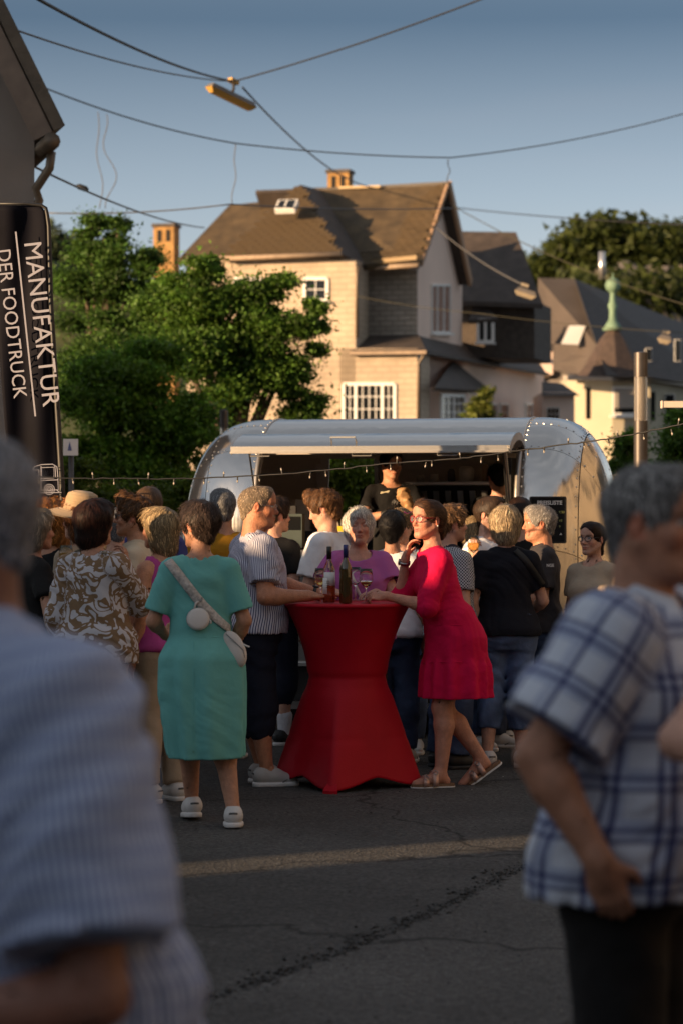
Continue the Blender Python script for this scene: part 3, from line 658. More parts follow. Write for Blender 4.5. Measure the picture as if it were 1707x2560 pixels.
# ---------------------------------------------------------------- yellow house with turret on the right
YY = 92.; ey_ = empty('turret_house', tuple(dat(1400, 1176, YY) * [1, 1, 0])); OY = np.array(ey_.location)
tag(ey_, 'pale yellow house with slate turret roof and green copper finial', 'building')
def BY(m, n, mt, par=None, smooth=False): m.v = [tuple(np.array(q) - OY) for q in m.v]; return m.build(n, mt, par or ey_, smooth)
M_yel = mat('wall_yellow', (.40, .355, .26), .9, bump=.1, bscale=6, var=.08, vscale=.5)
yq = lambda x, y, d=0: dat(x, y, YY + d)
zf = lambda p: V3(p[0], p[1], 0)
BY(MB().prism([zf(yq(1300, 900, 2)), zf(yq(1405, 900, 0)), yq(1405, 868, 0), yq(1300, 868, 2)], (0, 6, 0)), 'wall', M_yel)
BY(MB().prism([zf(yq(1405, 900, 0)), zf(yq(1492, 900, 0)), yq(1492, 868, 0), yq(1405, 868, 0)], (0, 6, 0)), 'turret_wall', M_yel)
BY(MB().prism([zf(yq(1492, 900, .2)), zf(yq(1640, 900, 6)), yq(1640, 885, 6), yq(1492, 868, .2)], (0, 6, 0)), 'wall', M_yel)
def poly_y(n, pts, mt, th=.2): return BY(MB().prism(pts, V3(0, th, 0)), n, mt)
M_ybr = mat('roof_taupe', (.072, .056, .046), .8, bump=.3, bscale=4, var=.15, vscale=.8)
M_yk = mat('roof_black', (.050, .043, .040), .7, bump=.4, bscale=5, var=.3)
poly_y('roof', [yq(1235, 845, 6), yq(1330, 860, 4), yq(1405, 860, 1), yq(1385, 810, 3), yq(1318, 640, 9), yq(1235, 638, 9)], M_ybr)
poly_y('roof', [yq(1318, 640, 8), yq(1392, 862, .2), yq(1640, 885, 5), yq(1640, 772, 15)], M_yk)
poly_y('gutter', [yq(1292, 862, 1.), yq(1405, 866, -.6), yq(1492, 866, -.6), yq(1640, 890, 5), yq(1640, 897, 5), yq(1492, 874, -.6), yq(1405, 874, -.6), yq(1292, 872, 1.)], mat('gutter_pale', (.28, .24, .20), .5))
# turret: concave octagonal spire
cx = yq(1406, 860, 2.2); prof = [(1.55, 0), (1.30, .5), (1.0, 1.3), (.75, 2.1), (.5, 2.9), (.22, 3.5), (.06, 3.75)]
sc_ = (yq(1406, 740)[2] - yq(1406, 866)[2]) / 3.75
BY(MB().lathe([(r * 1.0, z * sc_) for r, z in prof], (cx[0], cx[1], yq(1406, 866)[2]), 8), 'turret_roof', mat('turret_slate', (.055, .036, .028), .75, bump=.5, bscale=5, var=.35))
z0 = yq(1406, 748)[2]; cu = mat('copper_green', (.15, .24, .16), .7, var=.2, vscale=3)
BY(MB().lathe([(.42, 0), (.30, .18), (.16, .40), (.13, .75), (.20, .95), (.13, 1.1), (.10, 1.35), (.13, 1.5)], (cx[0], cx[1], z0), 14), 'finial_stem', cu, smooth=True)
zb = z0 + 1.5; BY(MB().lathe([(.05, 0)] + [(.30 * math.sin(t), .30 - .30 * math.cos(t)) for t in np.linspace(.2, 2.95, 9)] + [(.03, .66), (.01, .80)], (cx[0], cx[1], zb - .06), 16), 'finial_ball', cu, smooth=True)
# windows
def ywin(x0, y0, x1, y1, d, glass, fr=M_white, shutter=None):
    a, b = yq(x0, y1, d), yq(x1, y0, d)
    f = BY(MB().box((a[0], a[1] - .06, a[2]), (b[0], a[1] + .02, b[2])), 'window_frame', fr)
    def sub(m, n, mt): m.v = [tuple(np.array(q) - OY) for q in m.v]; return m.build(n, mt, f)
    w = (b[0] - a[0]) * .07
    sub(MB().box((a[0] + w, a[1] - .075, a[2] + w), (b[0] - w, a[1] - .05, b[2] - w)), 'pane', glass)
    if shutter:
        k = 9; zs = np.linspace(b[2] - w, a[2] + (b[2] - a[2]) * shutter, k + 1)
        for i in range(k): sub(MB().box((a[0] + w, a[1] - .13 + .0, zs[i + 1] + .012), (b[0] - w, a[1] - .08, zs[i])), 'shutter_slat', mat('roller', (.34, .30, .26), .7))
        BY(MB().box((a[0] - .1, a[1] - .2, a[2] - .12), (b[0] + .1, a[1] + .02, a[2] - .01)), 'sill', M_white)
ywin(1344, 890, 1356, 962, 1.0, M_glass, M_dark); ywin(1405, 888, 1459, 952, -.0, M_glass, M_white, .22)
ywin(1492, 900, 1503, 966, .3, M_glass, M_dark); ywin(1525, 905, 1548, 968, 1.4, M_glass, M_white); ywin(1480, 800, 1495, 830, 1.2, M_glass, M_white); ywin(1547, 780, 1562, 830, 2.6, M_glass, M_white)
# roof light, flue, roof-terrace box
a = yq(1312, 768, 4.2); BY(MB().prism([yq(1287, 790, 4.2), yq(1326, 792, 4.2), yq(1343, 748, 5.), yq(1306, 748, 5.)], (0, -.12, .0)), 'roof_light', mat('rooflight', (.75, .72, .66), .25))
poly_y('dormer', [yq(1236, 780, 5.5), yq(1258, 784, 5.5), yq(1258, 740, 5.5)], M_yk)
BY(MB().tube([yq(1381, 640, 10), yq(1381, 578, 10)], .14, 12), 'flue', mat('steel_flue', (.75, .72, .68), .3, metal=.9), smooth=True)
poly_y('terrace_wall', [yq(1226, 860, -2), yq(1268, 860, -2), yq(1268, 800, -2), yq(1226, 800, -2)], M_pink, 2.)
poly_y('planter', [yq(1224, 803, -2.2), yq(1270, 803, -2.2), yq(1270, 790, -2.2), yq(1224, 790, -2.2)], mat('planter', (.06, .05, .045), .8), .5)
# low annex beside the big house
ea = empty('annex', tuple(dat(1280, 1176, 80) * [1, 1, 0])); OA = np.array(ea.location); tag(ea, 'small pink annex with hipped slate roof between the two houses', 'building')
def BA(m, n, mt): m.v = [tuple(np.array(q) - OA) for q in m.v]; return m.build(n, mt, ea)
aq = lambda x, y, d=0: dat(x, y, 80 + d)
BA(MB().prism([zf(aq(1245, 900)), zf(aq(1318, 900)), aq(1318, 900), aq(1245, 900)], (0, 4, 0)), 'wall', M_pink)
BA(MB().prism([aq(1245, 908, -.4), aq(1330, 908, -.4), aq(1288, 880, 1.5), aq(1245, 876, 1.5)], (0, .3, 0)), 'roof', M_slatek)
wa = aq(1254, 966); wb = aq(1283, 936); BA(MB().box((wa[0], 79.93, wa[2]), (wb[0], 79.99, wb[2])), 'window_frame', M_white)
for i in range(3):
    for j in range(2):
        x0 = wa[0] + (wb[0] - wa[0]) * (.06 + .31 * i); zz = wa[2] + (wb[2] - wa[2]) * (.06 + .47 * j); BA(MB().box((x0, 79.90, zz), (x0 + (wb[0] - wa[0]) * .26, 79.925, zz + (wb[2] - wa[2]) * .41)), 'pane', M_glass)

# ---------------------------------------------------------------- trees and hill
def leaf_mat(name, tint=1.):
    m = bpy.data.materials.new(name); nt, N, L = nodes_of(m); b = N['Principled BSDF']; b.inputs['Roughness'].default_value = .55; b.inputs['Specular IOR Level'].default_value = .3
    a = N.new('ShaderNodeAttribute'); a.attribute_name = 'Col'; L.new(a.outputs['Color'], b.inputs['Base Color'])
    tr = N.new('ShaderNodeBsdfTranslucent'); L.new(a.outputs['Color'], tr.inputs['Color']); ms = N.new('ShaderNodeMixShader'); ms.inputs[0].default_value = .42
    L.new(b.outputs[0], ms.inputs[1]); L.new(tr.outputs[0], ms.inputs[2]); L.new(ms.outputs[0], N['Material Output'].inputs['Surface']); return m
M_leaf = leaf_mat('leaf'); M_bark = mat('bark', (.09, .065, .045), .9, bump=.6, bscale=12, var=.3)
def leaves(pts, size, cols, rs, flat=1.6):
    n = len(pts); d = rs.randn(n, 3); d[:, 2] = d[:, 2] * .8 - .25; d /= np.linalg.norm(d, axis=1, keepdims=True)
    up = rs.randn(n, 3) * flat + np.array([0, 0, 1.]); s = np.cross(d, up); s /= np.linalg.norm(s, axis=1, keepdims=True) + 1e-9; nn = np.cross(s, d)
    L = (size * (.6 + .8 * rs.rand(n)))[:, None]; w = L * .36
    V = np.stack([pts + s * w * .9, pts + d * L + nn * L * .08, pts - s * w * .9], 1)
    return V.reshape(-1, 3), np.arange(n * 3).reshape(-1, 3), np.repeat(cols, 3, 0)
def crown_points(blobs, clumps, per, rs, shell=.75):
    vol = np.array([b[1][0] * b[1][1] * b[1][2] for b in blobs]) ** .67; vol /= vol.sum(); P = []; C = []
    for i in rs.choice(len(blobs), clumps, p=vol):
        c, r = blobs[i]; d = rs.randn(3); d /= np.linalg.norm(d); q = np.array(c) + np.array(r) * d * (shell + (1 - shell) * rs.rand()) * (.55 if rs.rand() < .22 else 1.) * (1 + .20 * rs.randn())
        m = (np.mean(r) * .26 + .035) * (.6 + .8 * rs.rand()); k = int(per * (.4 + 1.2 * rs.rand())); P.append(q + rs.randn(k, 3) * m * [1, 1, .5] * np.where(rs.rand(k, 1) < .15, 2.4, 1.)); C.append(np.full(k, .45 + 1.1 * rs.rand() ** 1.3))
    return np.concatenate(P), np.concatenate(C)
def tree(name, label, base, trunk_r, blobs, clumps, per, size, col, seed, group=None, cat='tree', hue=.25, fork=None):
    rs = np.random.RandomState(seed); e = empty(name, tuple(base)); tag(e, label, cat, group); o = np.array(base, float)
    big = []
    for c, r in blobs:                                          # each mass of the crown breaks up into smaller leafy boughs
        r = np.array(r, float)
        for _ in range(6):
            d = rs.randn(3); d /= np.linalg.norm(d); q = rs.uniform(.26, .50); big.append((np.array(c) + r * d * rs.uniform(.45, 1.02), tuple(r * q * [1.15, 1.15, .8])))
    P, sh = crown_points(big, clumps, per, rs, .55); cols = np.array(col)[None] * sh[:, None] * (1 + .18 * rs.randn(len(P), 1)).clip(.4, 1.8); cols[:, 0] *= 1 + hue * rs.rand(len(P)); cols = np.clip(cols, .004, .5)
    v, f, c = leaves(P - o, size, cols, rs); obj('crown', mk_mesh('crown', v, f, False, col=c), M_leaf, e)
    m = MB(); top = np.array(fork if fork is not None else np.mean([b[0] for b in blobs], 0)) - o
    m.tube([V3(0, 0, -.1), top * .35 + [.05, 0, 0], top * .7, top], [trunk_r, trunk_r * .8, trunk_r * .55, trunk_r * .25], 10); m.build('trunk', M_bark, e, True)
    for b in blobs[:9]:
        q = np.array(b[0]) - o; s = top * .5; m = MB().tube([s, (s + q) / 2 + [0, 0, -.1], q], [trunk_r * .4, trunk_r * .25, .03], 6); m.build('limb', M_bark, e, True)
    return e
def blob(dx, dy, Y, rx, rz, ry=None): c = dat(dx, dy, Y); k = Y / FPX * 1.08865; return (c, (rx * k, (ry or (rx + rz) / 2) * k, rz * k))
G1, G2, G3 = (.080, .180, .024), (.115, .250, .026), (.066, .150, .026)
YT = 36
tree('leafy_tree', 'tall dark green tree behind the banner with its crown against the sky', dat(235, 1176, YT + 4) * [1, 1, 0], .22,
     [blob(240, 548, YT + 4, 50, 52), blob(210, 520, YT + 4, 22, 24), blob(272, 522, YT + 4, 20, 24), blob(195, 640, YT + 4, 80, 70), blob(290, 660, YT + 4, 85, 75), blob(200, 760, YT + 4, 90, 80), blob(335, 610, YT + 4, 40, 45), blob(300, 780, YT + 3.5, 95, 80), blob(190, 900, YT + 4, 95, 90)], 480, 210, .064, G3, 11)
tree('leafy_tree', 'broad leafy tree with lit green leaves in front of the slate house', dat(480, 1176, YT) * [1, 1, 0], .26,
     [blob(432, 615, YT, 50, 48), blob(505, 690, YT, 85, 72), blob(400, 720, YT, 85, 75), blob(610, 705, YT, 60, 50), blob(655, 775, YT, 66, 60), blob(590, 800, YT, 95, 75), blob(470, 820, YT - .5, 100, 80), blob(640, 870, YT, 70, 62), blob(550, 910, YT, 100, 74), blob(662, 655, YT, 24, 32), blob(724, 725, YT, 16, 42), blob(670, 935, YT, 58, 46), blob(480, 620, YT, 20, 30), blob(738, 800, YT, 22, 16)], 760, 225, .062, G1, 12)
tree('leafy_tree', 'bright green bushy tree low behind the straw hat', dat(330, 1176, YT - 4) * [1, 1, 0], .18,
     [blob(300, 830, YT - 4, 85, 75), blob(240, 930, YT - 4, 95, 80), blob(370, 930, YT - 4, 110, 80), blob(300, 1020, YT - 4, 130, 70), blob(440, 1000, YT - 4, 85, 75), blob(200, 1040, YT - 4, 70, 80), blob(380, 1090, YT - 4, 120, 70), blob(480, 1110, YT - 4, 70, 60)], 540, 210, .060, G2, 13)
tree('round_shrub', 'lit green shrubbery seen through the back window of the food trailer', dat(800, 1176, YT - 8) * [1, 1, 0], .10,
     [blob(760, 1060, YT - 8, 80, 55), blob(850, 1080, YT - 8, 85, 60), blob(790, 1130, YT - 8, 110, 55), blob(690, 1040, YT - 7, 60, 50), blob(900, 1120, YT - 8, 70, 50)], 300, 190, .045, (.13, .22, .02), 14, cat='shrub')
tree('round_shrub', 'dark shrub at ground level behind the left crowd', dat(260, 1176, YT - 10) * [1, 1, 0], .08,
     [blob(170, 1130, YT - 10, 70, 60), blob(270, 1150, YT - 10, 90, 55), blob(380, 1150, YT - 10, 90, 55), blob(470, 1140, YT - 10, 50, 50)], 260, 150, .045, (.08, .14, .016), 15, cat='shrub')
tree('young_tree', 'slim young tree in front of the pink side wall', dat(1108, 1176, 60) * [1, 1, 0], .07, [blob(1110, 925, 60, 18, 30), blob(1104, 955, 60, 24, 28), blob(1120, 975, 60, 16, 20)], 70, 26, .16, (.09, .12, .02), 16)
tree('round_shrub', 'green shrub at the right edge beside the lamp post', dat(1560, 1176, 30) * [1, 1, 0], .08, [blob(1548, 1030, 30, 40, 60), blob(1575, 985, 30, 28, 40), blob(1530, 1075, 30, 30, 40), blob(1545, 1150, 30, 50, 60), blob(1590, 1090, 30, 40, 60)], 170, 90, .055, G1, 17, cat='shrub')
tree('round_shrub', 'green shrub peeking out behind the right end of the trailer', dat(1440, 1176, 32) * [1, 1, 0], .08, [blob(1440, 1035, 32, 26, 45), blob(1430, 1080, 32, 30, 40), blob(1435, 1150, 32, 45, 60)], 130, 90, .055, G1, 18, cat='shrub')
# yellow flowering patches low left
# hill
def hill(name, label, prof, Y, depth, mt):
    xs = np.array([q[0] for q in prof]); tops = [dat(q[0], q[1], Y) for q in prof]; v = []; f = []; rs = np.random.RandomState(4); m = 18
    for i, t in enumerate(tops):
        for j in range(m):
            k = j / (m - 1); v.append((t[0] + rs.randn() * .5, Y - depth * (1 - k) ** .7 + rs.randn() * 2.2, t[2] * (k ** .55 if k > 0 else 0)))
    n = len(tops)
    for i in range(n - 1):
        for j in range(m - 1): f.append([i * m + j, (i + 1) * m + j, (i + 1) * m + j + 1, i * m + j + 1])
    o = obj(name, mk_mesh(name, v, f, True), mt); return tag(o, kind='structure')
M_rock = mat('cliff', (.17, .145, .125), .95, bump=1., bscale=.4, var=.4, vscale=.15, stretch=(1, 1, .35))
xsH = np.linspace(1150, 1750, 40); hp_ = [(x, np.interp(x, [1150, 1230, 1300, 1350, 1420, 1480, 1560, 1650, 1750], [690, 680, 650, 612, 598, 605, 612, 605, 610])) for x in xsH]
hill('hill', '', hp_, 270, 60, M_rock)
rs = np.random.RandomState(8); P = []; C = []
for k in range(1700):
    x = rs.uniform(1180, 1640); top = np.interp(x, [1200, 1240, 1290, 1330, 1380, 1410, 1440, 1490, 1530, 1570, 1650], [625, 610, 560, 530, 512, 510, 525, 545, 535, 535, 550]); bot = np.interp(x, [1200, 1290, 1340, 1420, 1500, 1570, 1650], [710, 700, 665, 628, 640, 660, 680])
    y = rs.uniform(top, bot); c = dat(x, y, 262 + rs.rand() * 8); kk = int(10 + 14 * rs.rand()); P.append(c + rs.randn(kk, 3) * [1.0, 1.0, .8]); C.append(np.full(kk, .6 + .8 * rs.rand()))
for k in range(420):
    x = rs.uniform(1300, 1640); y = rs.uniform(630, 740); c = dat(x, y, 232 + rs.rand() * 22); kk = int(8 + 10 * rs.rand()); P.append(c + rs.randn(kk, 3) * [.9, 1., .6]); C.append(np.full(kk, .5 + .8 * rs.rand()))
P = np.concatenate(P); C = np.concatenate(C); cols = np.array((.050, .066, .014))[None] * C[:, None]
v, f, c = leaves(P, .9, cols, rs); tag(obj('hill_forest', mk_mesh('hill_forest', v, f, False, col=c), M_leaf), 'wooded hilltop above the bare cliff behind the right roofs', 'forest', kind='stuff')
P = []; C = []
for k in range(160):
    x = rs.uniform(60, 230); top = np.interp(x, [60, 120, 170, 230], [545, 555, 575, 600]); y = rs.uniform(top, top + 40); P.append(dat(x, y, 400) + rs.randn(20, 3) * 1.3); C.append(np.full(20, .6 + .7 * rs.rand()))
P = np.concatenate(P); C = np.concatenate(C); v, f, c = leaves(P, 1.4, np.array((.05, .07, .035))[None] * C[:, None], rs)
hill('hill', '', [(x, np.interp(x, [-100, 120, 300, 700], [560, 585, 640, 800])) for x in np.linspace(-100, 700, 20)], 405, 60, mat('hill_green', (.04, .05, .02), .95, var=.3, vscale=.2))
tag(obj('hill_forest', mk_mesh('hill_forest', v, f, False, col=c), M_leaf), 'far wooded ridge just above the trees beside the banner', 'forest', kind='stuff')

# ---------------------------------------------------------------- lamp posts, hanging lamps, cables
M_post = mat('post_grey', (.085, .075, .07), .45, metal=.6, var=.1); M_clear = mat('lamp_glass', (.55, .50, .45), .15, trans=.75)
def lamp_post(label, dx, dtop, Y, w, tube):
    b = dat(dx, 1176, Y); zt = dat(dx, dtop, Y)[2]; e = empty('lamp_post', (b[0], b[1], 0)); tag(e, label, 'lamp post'); r = w * 1.08865 / 2 * Y / FPX
    MB().lathe([(r, 0), (r, zt - tube)], (0, 0, 0), 20).build('post', M_post, e, True, 40)
    MB().lathe([(r * .95, zt - tube), (r * .95, zt - .22)], (0, 0, 0), 20, False).build('lamp_cylinder', M_clear, e, True)
    MB().lathe([(r * .35, zt - tube), (r * .35, zt - .22)], (0, 0, 0), 12).build('lamp_core', mat('lamp_core', (.5, .48, .42), .4), e, True)
    MB().lathe([(r, zt - .22), (r, zt), (.01, zt + .01)], (0, 0, 0), 20).build('cap', M_post, e, True, 40)
lamp_post('grey cylindrical lamp post with glass head right of the trailer', 1470, 810, 22, 32, .62)
lamp_post('slim lamp post with glass head in the tree above the trailer roof', 515, 942, 30, 19, .32)
M_lamp = mat('lamp_housing', (.52, .30, .07), .5, var=.1); M_cable = mat('cable', (.012, .012, .013), .6); M_cab2 = mat('cable_grey', (.10, .095, .09), .6); M_caby = mat('cable_yellow', (.045, .04, .02), .6)
def cable(label, pts, r, mt=M_cable):
    m = MB().tube(pts, r, 6); o = m.build('overhead_cable', mt, None, True); return tag(o, label, 'cable')
M_lamp2 = mat('lamp_housing_pale', (.34, .28, .20), .5, var=.1)
def hang_lamp(label, a, b, r, hook, M_lamp=M_lamp):
    a, b = np.array(a), np.array(b); c = (a + b) / 2; e = empty('hanging_lamp', tuple(c)); tag(e, label, 'street lamp'); d = nrm(b - a); x = nrm(np.cross(d, V3(0, 0, 1))); y = np.cross(x, d); L = np.linalg.norm(b - a)
    def loc(m): m.v = [tuple(np.array(q) - c) for q in m.v]; return m
    loc(MB().hexa([a + x * -r + y * -.2 * r, a + x * r + y * -.2 * r, b + x * r + y * -.2 * r, b + x * -r + y * -.2 * r, a + x * -r * .7 + y * r * .7 + d * .06, a + x * r * .7 + y * r * .7 + d * .06, b + x * r * .7 + y * r * .7 - d * .06, b + x * -r * .7 + y * r * .7 - d * .06])).build('housing', mat('lamp_top', (.16, .14, .12), .5), e)
    loc(MB().hexa([a + x * -r * .5 + y * -r * 1.1 + d * .08, a + x * r * .5 + y * -r * 1.1 + d * .08, b + x * r * .5 + y * -r * 1.1 - d * .08, b + x * -r * .5 + y * -r * 1.1 - d * .08, a + x * -r * .95 + y * -.22 * r, a + x * r * .95 + y * -.22 * r, b + x * r * .95 + y * -.22 * r, b + x * -r * .95 + y * -.22 * r])).build('diffuser', M_lamp, e)
    h = np.array(hook); loc(MB().tube([c + y * r * .6, (c + h) / 2 + x * .03, h], .025, 6)).build('hanger', M_post, e); loc(MB().obox(h, d, x, y, .09, .05, .035)).build('clamp', M_lamp, e)
YW = 40
hk = dat(537, 187, YW)
hang_lamp('tan hanging street lamp on crossing cables high in the sky', dat(480, 196, YW - .4), dat(583, 246, YW + .4), .085, hk)
hang_lamp('hanging street lamp in front of the dark rear roof', dat(1182, 664, 58), dat(1230, 680, 58), .11, dat(1204, 655, 58), M_lamp2)
hang_lamp('pale hanging street lamp near the right edge in front of the yellow house', dat(1510, 774, 60), dat(1540, 782, 60), .12, dat(1528, 762, 60), M_lamp2)
cable('thick black cable from the top left corner down to the hanging lamp', bezier(dat(60, -18, 22), hk, .12, 20), .017)
cable('thin cable from the left edge to the hanging lamp', bezier(dat(-20, 48, 24), hk, .12, 20), .011, M_cab2)
cable('cable rising from the hanging lamp to the top edge', bezier(hk, dat(1130, -12, 34), .06, 16), .013)
cable('cable running from the hanging lamp down to the house ridge', bezier(hk + [.15, 0, -.1], hv(862, 432, 2.4), .35, 20), .017)
j1 = dat(1035, 362, 42); k1 = dat(232, 258, 40)
cable('long cable crossing the sky from the left house to the right', bezier(dat(70, 188, 36), dat(540, 329, 40), .10, 12) + bezier(dat(540, 329, 40), j1, .05, 12)[1:] + bezier(j1, dat(1590, 255, 46), .10, 14)[1:], .012, M_cab2)
cable('lower cable crossing behind the tree top', bezier(dat(110, 489, 40), dat(530, 469, 40), .06, 14) + bezier(dat(530, 469, 40), dat(1040, 478, 52), .05, 12)[1:], .012, M_cab2)
cable('grey cable slanting down from the left house into the tree', bezier(dat(78, 382, 26), dat(470, 523, 50), .12, 14), .013, M_cab2)
cable('cable from the gable apex to the right edge', bezier(hu(1038, 476, .4), dat(1590, 517, 56), .06, 14), .016)
cable('yellowish cable slanting from the gable over the finial to the right', bezier(hu(1024, 464, .4), dat(1590, 705, 60), .25, 20), .013, M_caby)
cable('grey cable slanting from the gable wall to the hanging lamp', bezier(hu(1000, 522, .5), dat(1204, 656, 58), .12, 14), .018, M_cab2)
cable('greenish cable across the gable towards the right lamp', bezier(hv(818, 680, -2.), dat(1100, 720, 62), .05, 8) + bezier(dat(1100, 720, 62), dat(1590, 765, 60), .06, 12)[1:], .009, M_caby)
def wiggle(label, a, b, amp, seed):
    a, b = np.array(a), np.array(b); rs = np.random.RandomState(seed); P = [a + (b - a) * t + V3(amp * math.sin(t * 9 + seed) * t * (1.4 - t) * 2, 0, 0) for t in np.linspace(0, 1, 18)]; cable(label, P, .008, M_cab2)
wiggle('left of two loose wires dangling between the upper and lower cables', dat(226, 257, 40), dat(232, 479, 40), .05, 1); wiggle('right curly loose wire dangling between the upper and lower cables', dat(246, 262, 40), dat(256, 479, 40), .12, 2)
wiggle('thin wire hanging from the long cable towards the left roof', dat(542, 331, 40), dat(536, 468, 40), .03, 3); wiggle('short wire dropping from the cable junction to the gable apex', dat(1028, 366, 42), dat(1029, 424, 44), .03, 4)
o = MB().lathe([(.012, -.09), (.04, -.05), (.04, .05), (.012, .09)], (0, 0, 0), 10).build('cable_joint', M_cable, None, True); o.location = tuple(dat(190, 431, 33)); o.rotation_euler = (0, 1.9, 0); tag(o, 'small black joint on the slanting grey cable', 'cable joint')
# white beam end at the right edge
bb = empty('awning_bar', tuple(dat(1545, 929, 20))); tag(bb, 'pale beam of a stall awning entering at the right edge', 'awning bar'); MB().box((-.095, -.05, -.026), (.6, .05, .026)).build('beam', mat('beam_white', (.62, .52, .44), .6), bb); MB().box((-.10, -.055, -.03), (-.095, .055, .03)).build('end_cap', MATS['beam_white'], bb)
# ---------------------------------------------------------------- people
def ik(S, T, l1, l2, hint):
    S, T = np.asarray(S, float), np.asarray(T, float); d = T - S; D = np.linalg.norm(d); u = d / D
    if D > l1 + l2 - .004: D = l1 + l2 - .004; T = S + u * D
    if D < .12: D = .12; T = S + u * D
    a = (l1 * l1 - l2 * l2 + D * D) / (2 * D); hh = math.sqrt(max(l1 * l1 - a * a, 0)); h = np.asarray(hint, float); h = nrm(h - (h @ u) * u)
    return S + u * a + h * hh, T
SKIN = dict(fair=(.56, .31, .22), tan=(.47, .235, .145), red=(.55, .26, .18), dark=(.36, .175, .105), pale=(.62, .38, .29))
CURL = dict(relaxed=(.3, .35, .3), flat=(.06, .1, .08), grip=(.75, .85, .6), fist=(1.25, 1.45, 1.), chin=(.45, .6, .5), point=(.2, .3, .2))
def hand_prims(w, f, n, side, pose, g=1.):
    """five separate fingers; w wrist, f finger direction, n palm normal, side +1 right hand / -1 left"""
    f = nrm(f); n = np.asarray(n, float); n = nrm(n - (n @ f) * f); t = np.cross(f, n) * side
    R = np.stack([t, f, n], 1)
    P = [ell(w + f * .048 + n * .004, (.040 * g, .054, .0165 * g), R, k=.012), rcone(w - f * .01, w + f * .03, .026 * g, .024 * g, k=.018)]
    c = CURL[pose] if isinstance(pose, str) else pose
    for i, (o, L, r) in enumerate(((.028, .074, .0088), (.0095, .082, .0092), (-.0095, .076, .0088), (-.027, .060, .0078))):
        p = w + f * (.09 - abs(o - .005) * .25) + t * o; a = 0; sp = (o * 1.2)
        for q, (seg, cc) in enumerate(((.45, c[0]), (.30, c[1]), (.25, c[2]))):
            a += cc * (1 + .12 * (i - 1.5) * (1 if pose != 'chin' else -1.6)); dr = nrm(f * math.cos(a) + n * math.sin(a) + t * sp * (1 if pose in ('flat', 'chin', 'point') else .3))
            p2 = p + dr * L * seg; P.append(rcone(p, p2, r * g * (1 - .12 * q), r * g * (.9 - .12 * q), k=.004)); p = p2
    p = w + f * .022 + t * .026 * g; d1 = nrm(f * .62 + t * .75 + n * .28); p2 = p + d1 * .042
    d2 = nrm(f * .85 + t * .25 + n * (.35 + .45 * c[0])); P.append(rcone(p, p2, .0145 * g, .0105 * g, k=.01)); P.append(rcone(p2, p2 + d2 * .034, .0105 * g, .0085 * g, k=.004))
    return P
def torso_rows(p):
    f, sex = p['fat'], p['sex']
    z = [.80, .87, .93, 1.00, 1.07, 1.14, 1.21, 1.28, 1.34, 1.39, 1.43, 1.46]
    if sex == 'm':
        w = [.150, .166, .166, .156, .150, .151, .157, .166, .166, .150, .115, .075]; d = [.095, .116, .116, .106, .102, .104, .110, .115, .112, .098, .078, .060]
    else:
        w = [.158, .178, .178, .160, .140, .134, .138, .144, .143, .130, .10, .068]; d = [.10, .120, .118, .104, .094, .092, .096, .100, .096, .086, .070, .054]
    bw = [.6, .8, 1, 1, 1, .95, .8, .6, .45, .35, .25, .1]; rows = []
    for i, zz in enumerate(z):
        lx, ly = lean_at(p, zz); ww = w[i] * p['wide'] + .045 * f * bw[i]; dd = d[i] + .080 * f * bw[i]
        cy = .035 * f * bw[i] + (-.012 if zz < .95 else 0) + (.0 if zz < 1.3 else -.012)
        rows.append([zz, ww, dd, lx, ly + cy])
    return np.array(rows)
def lean_at(p, z):
    q = max(z - .92, 0); return p['lean'][0] * q + p['hipx'], p['lean'][1] * q + p['hipy']
def skeleton(p):
    J = {}
    def at_z(x, y, z): lx, ly = lean_at(p, z); return V3(x + lx, y + ly, z)
    sw = (.166 if p['sex'] == 'm' else .143) * p['wide'] + .02 * p['fat']
    J['nb'] = at_z(0, -.02, 1.45)
    J['hc'] = J['nb'] + V3(p['neck'][0], .03 + p['neck'][1], .185 + p['neck'][2])
    J['Rh'] = Rz(math.radians(p['hyaw'])) @ Rx(math.radians(p['hpitch'])) @ Ry(math.radians(p['hroll']))
    Rt = Rz(math.radians(p['twist']))
    for s, nm in ((1, 'R'), (-1, 'L')):
        c = at_z(0, -.01, 1.388 + p['shrug']); J['S' + nm] = c + Rt @ V3(s * sw, -.01, 0)
        a = p['arm' + nm]; S = J['S' + nm]
        if a is None: a = dict(down=1)
        l1, l2 = .295, .25
        out = V3(s, 0, 0)
        if 'T' in a:
            T = np.asarray(a['T'], float)
            if a.get('world'): T = p['w2l'](T)
            E, Wr = ik(S, T, l1, l2, a.get('hint', (s * .5, -.6, -.6)))
        elif 'E' in a: E, Wr = S + np.asarray(a['E'], float), S + np.asarray(a['W'], float)
        else:
            E = S + V3(s * (.055 + .04 * p['fat']), -.03, -l1 * .97); Wr = E + V3(s * .005, .07, -l2 * .95)
        fd = a.get('f'); pn = a.get('n')
        if fd is None: fd = Wr - E
        elif a.get('world'): fd = p['dirl'](fd)
        if pn is None: pn = V3(-s, .2, 0)
        elif a.get('world'): pn = p['dirl'](pn)
        J['E' + nm], J['W' + nm], J['F' + nm], J['N' + nm], J['P' + nm] = E, Wr, np.asarray(fd, float), np.asarray(pn, float), a.get('pose', 'relaxed')
        hx, hy = p['hipx'], p['hipy']
        lg = p['leg' + nm] or {}
        hipw = .088 if p['sex'] == 'm' else .09
        J['H' + nm] = V3(hx + s * hipw, hy - .005, .905)
        J['K' + nm] = np.asarray(lg.get('K', (s * .098, .02, .49)), float); J['A' + nm] = np.asarray(lg.get('A', (s * .105, -.02, .085)), float)
        J['T' + nm] = nrm(lg.get('f', (s * .22, 1, 0)))
    return J
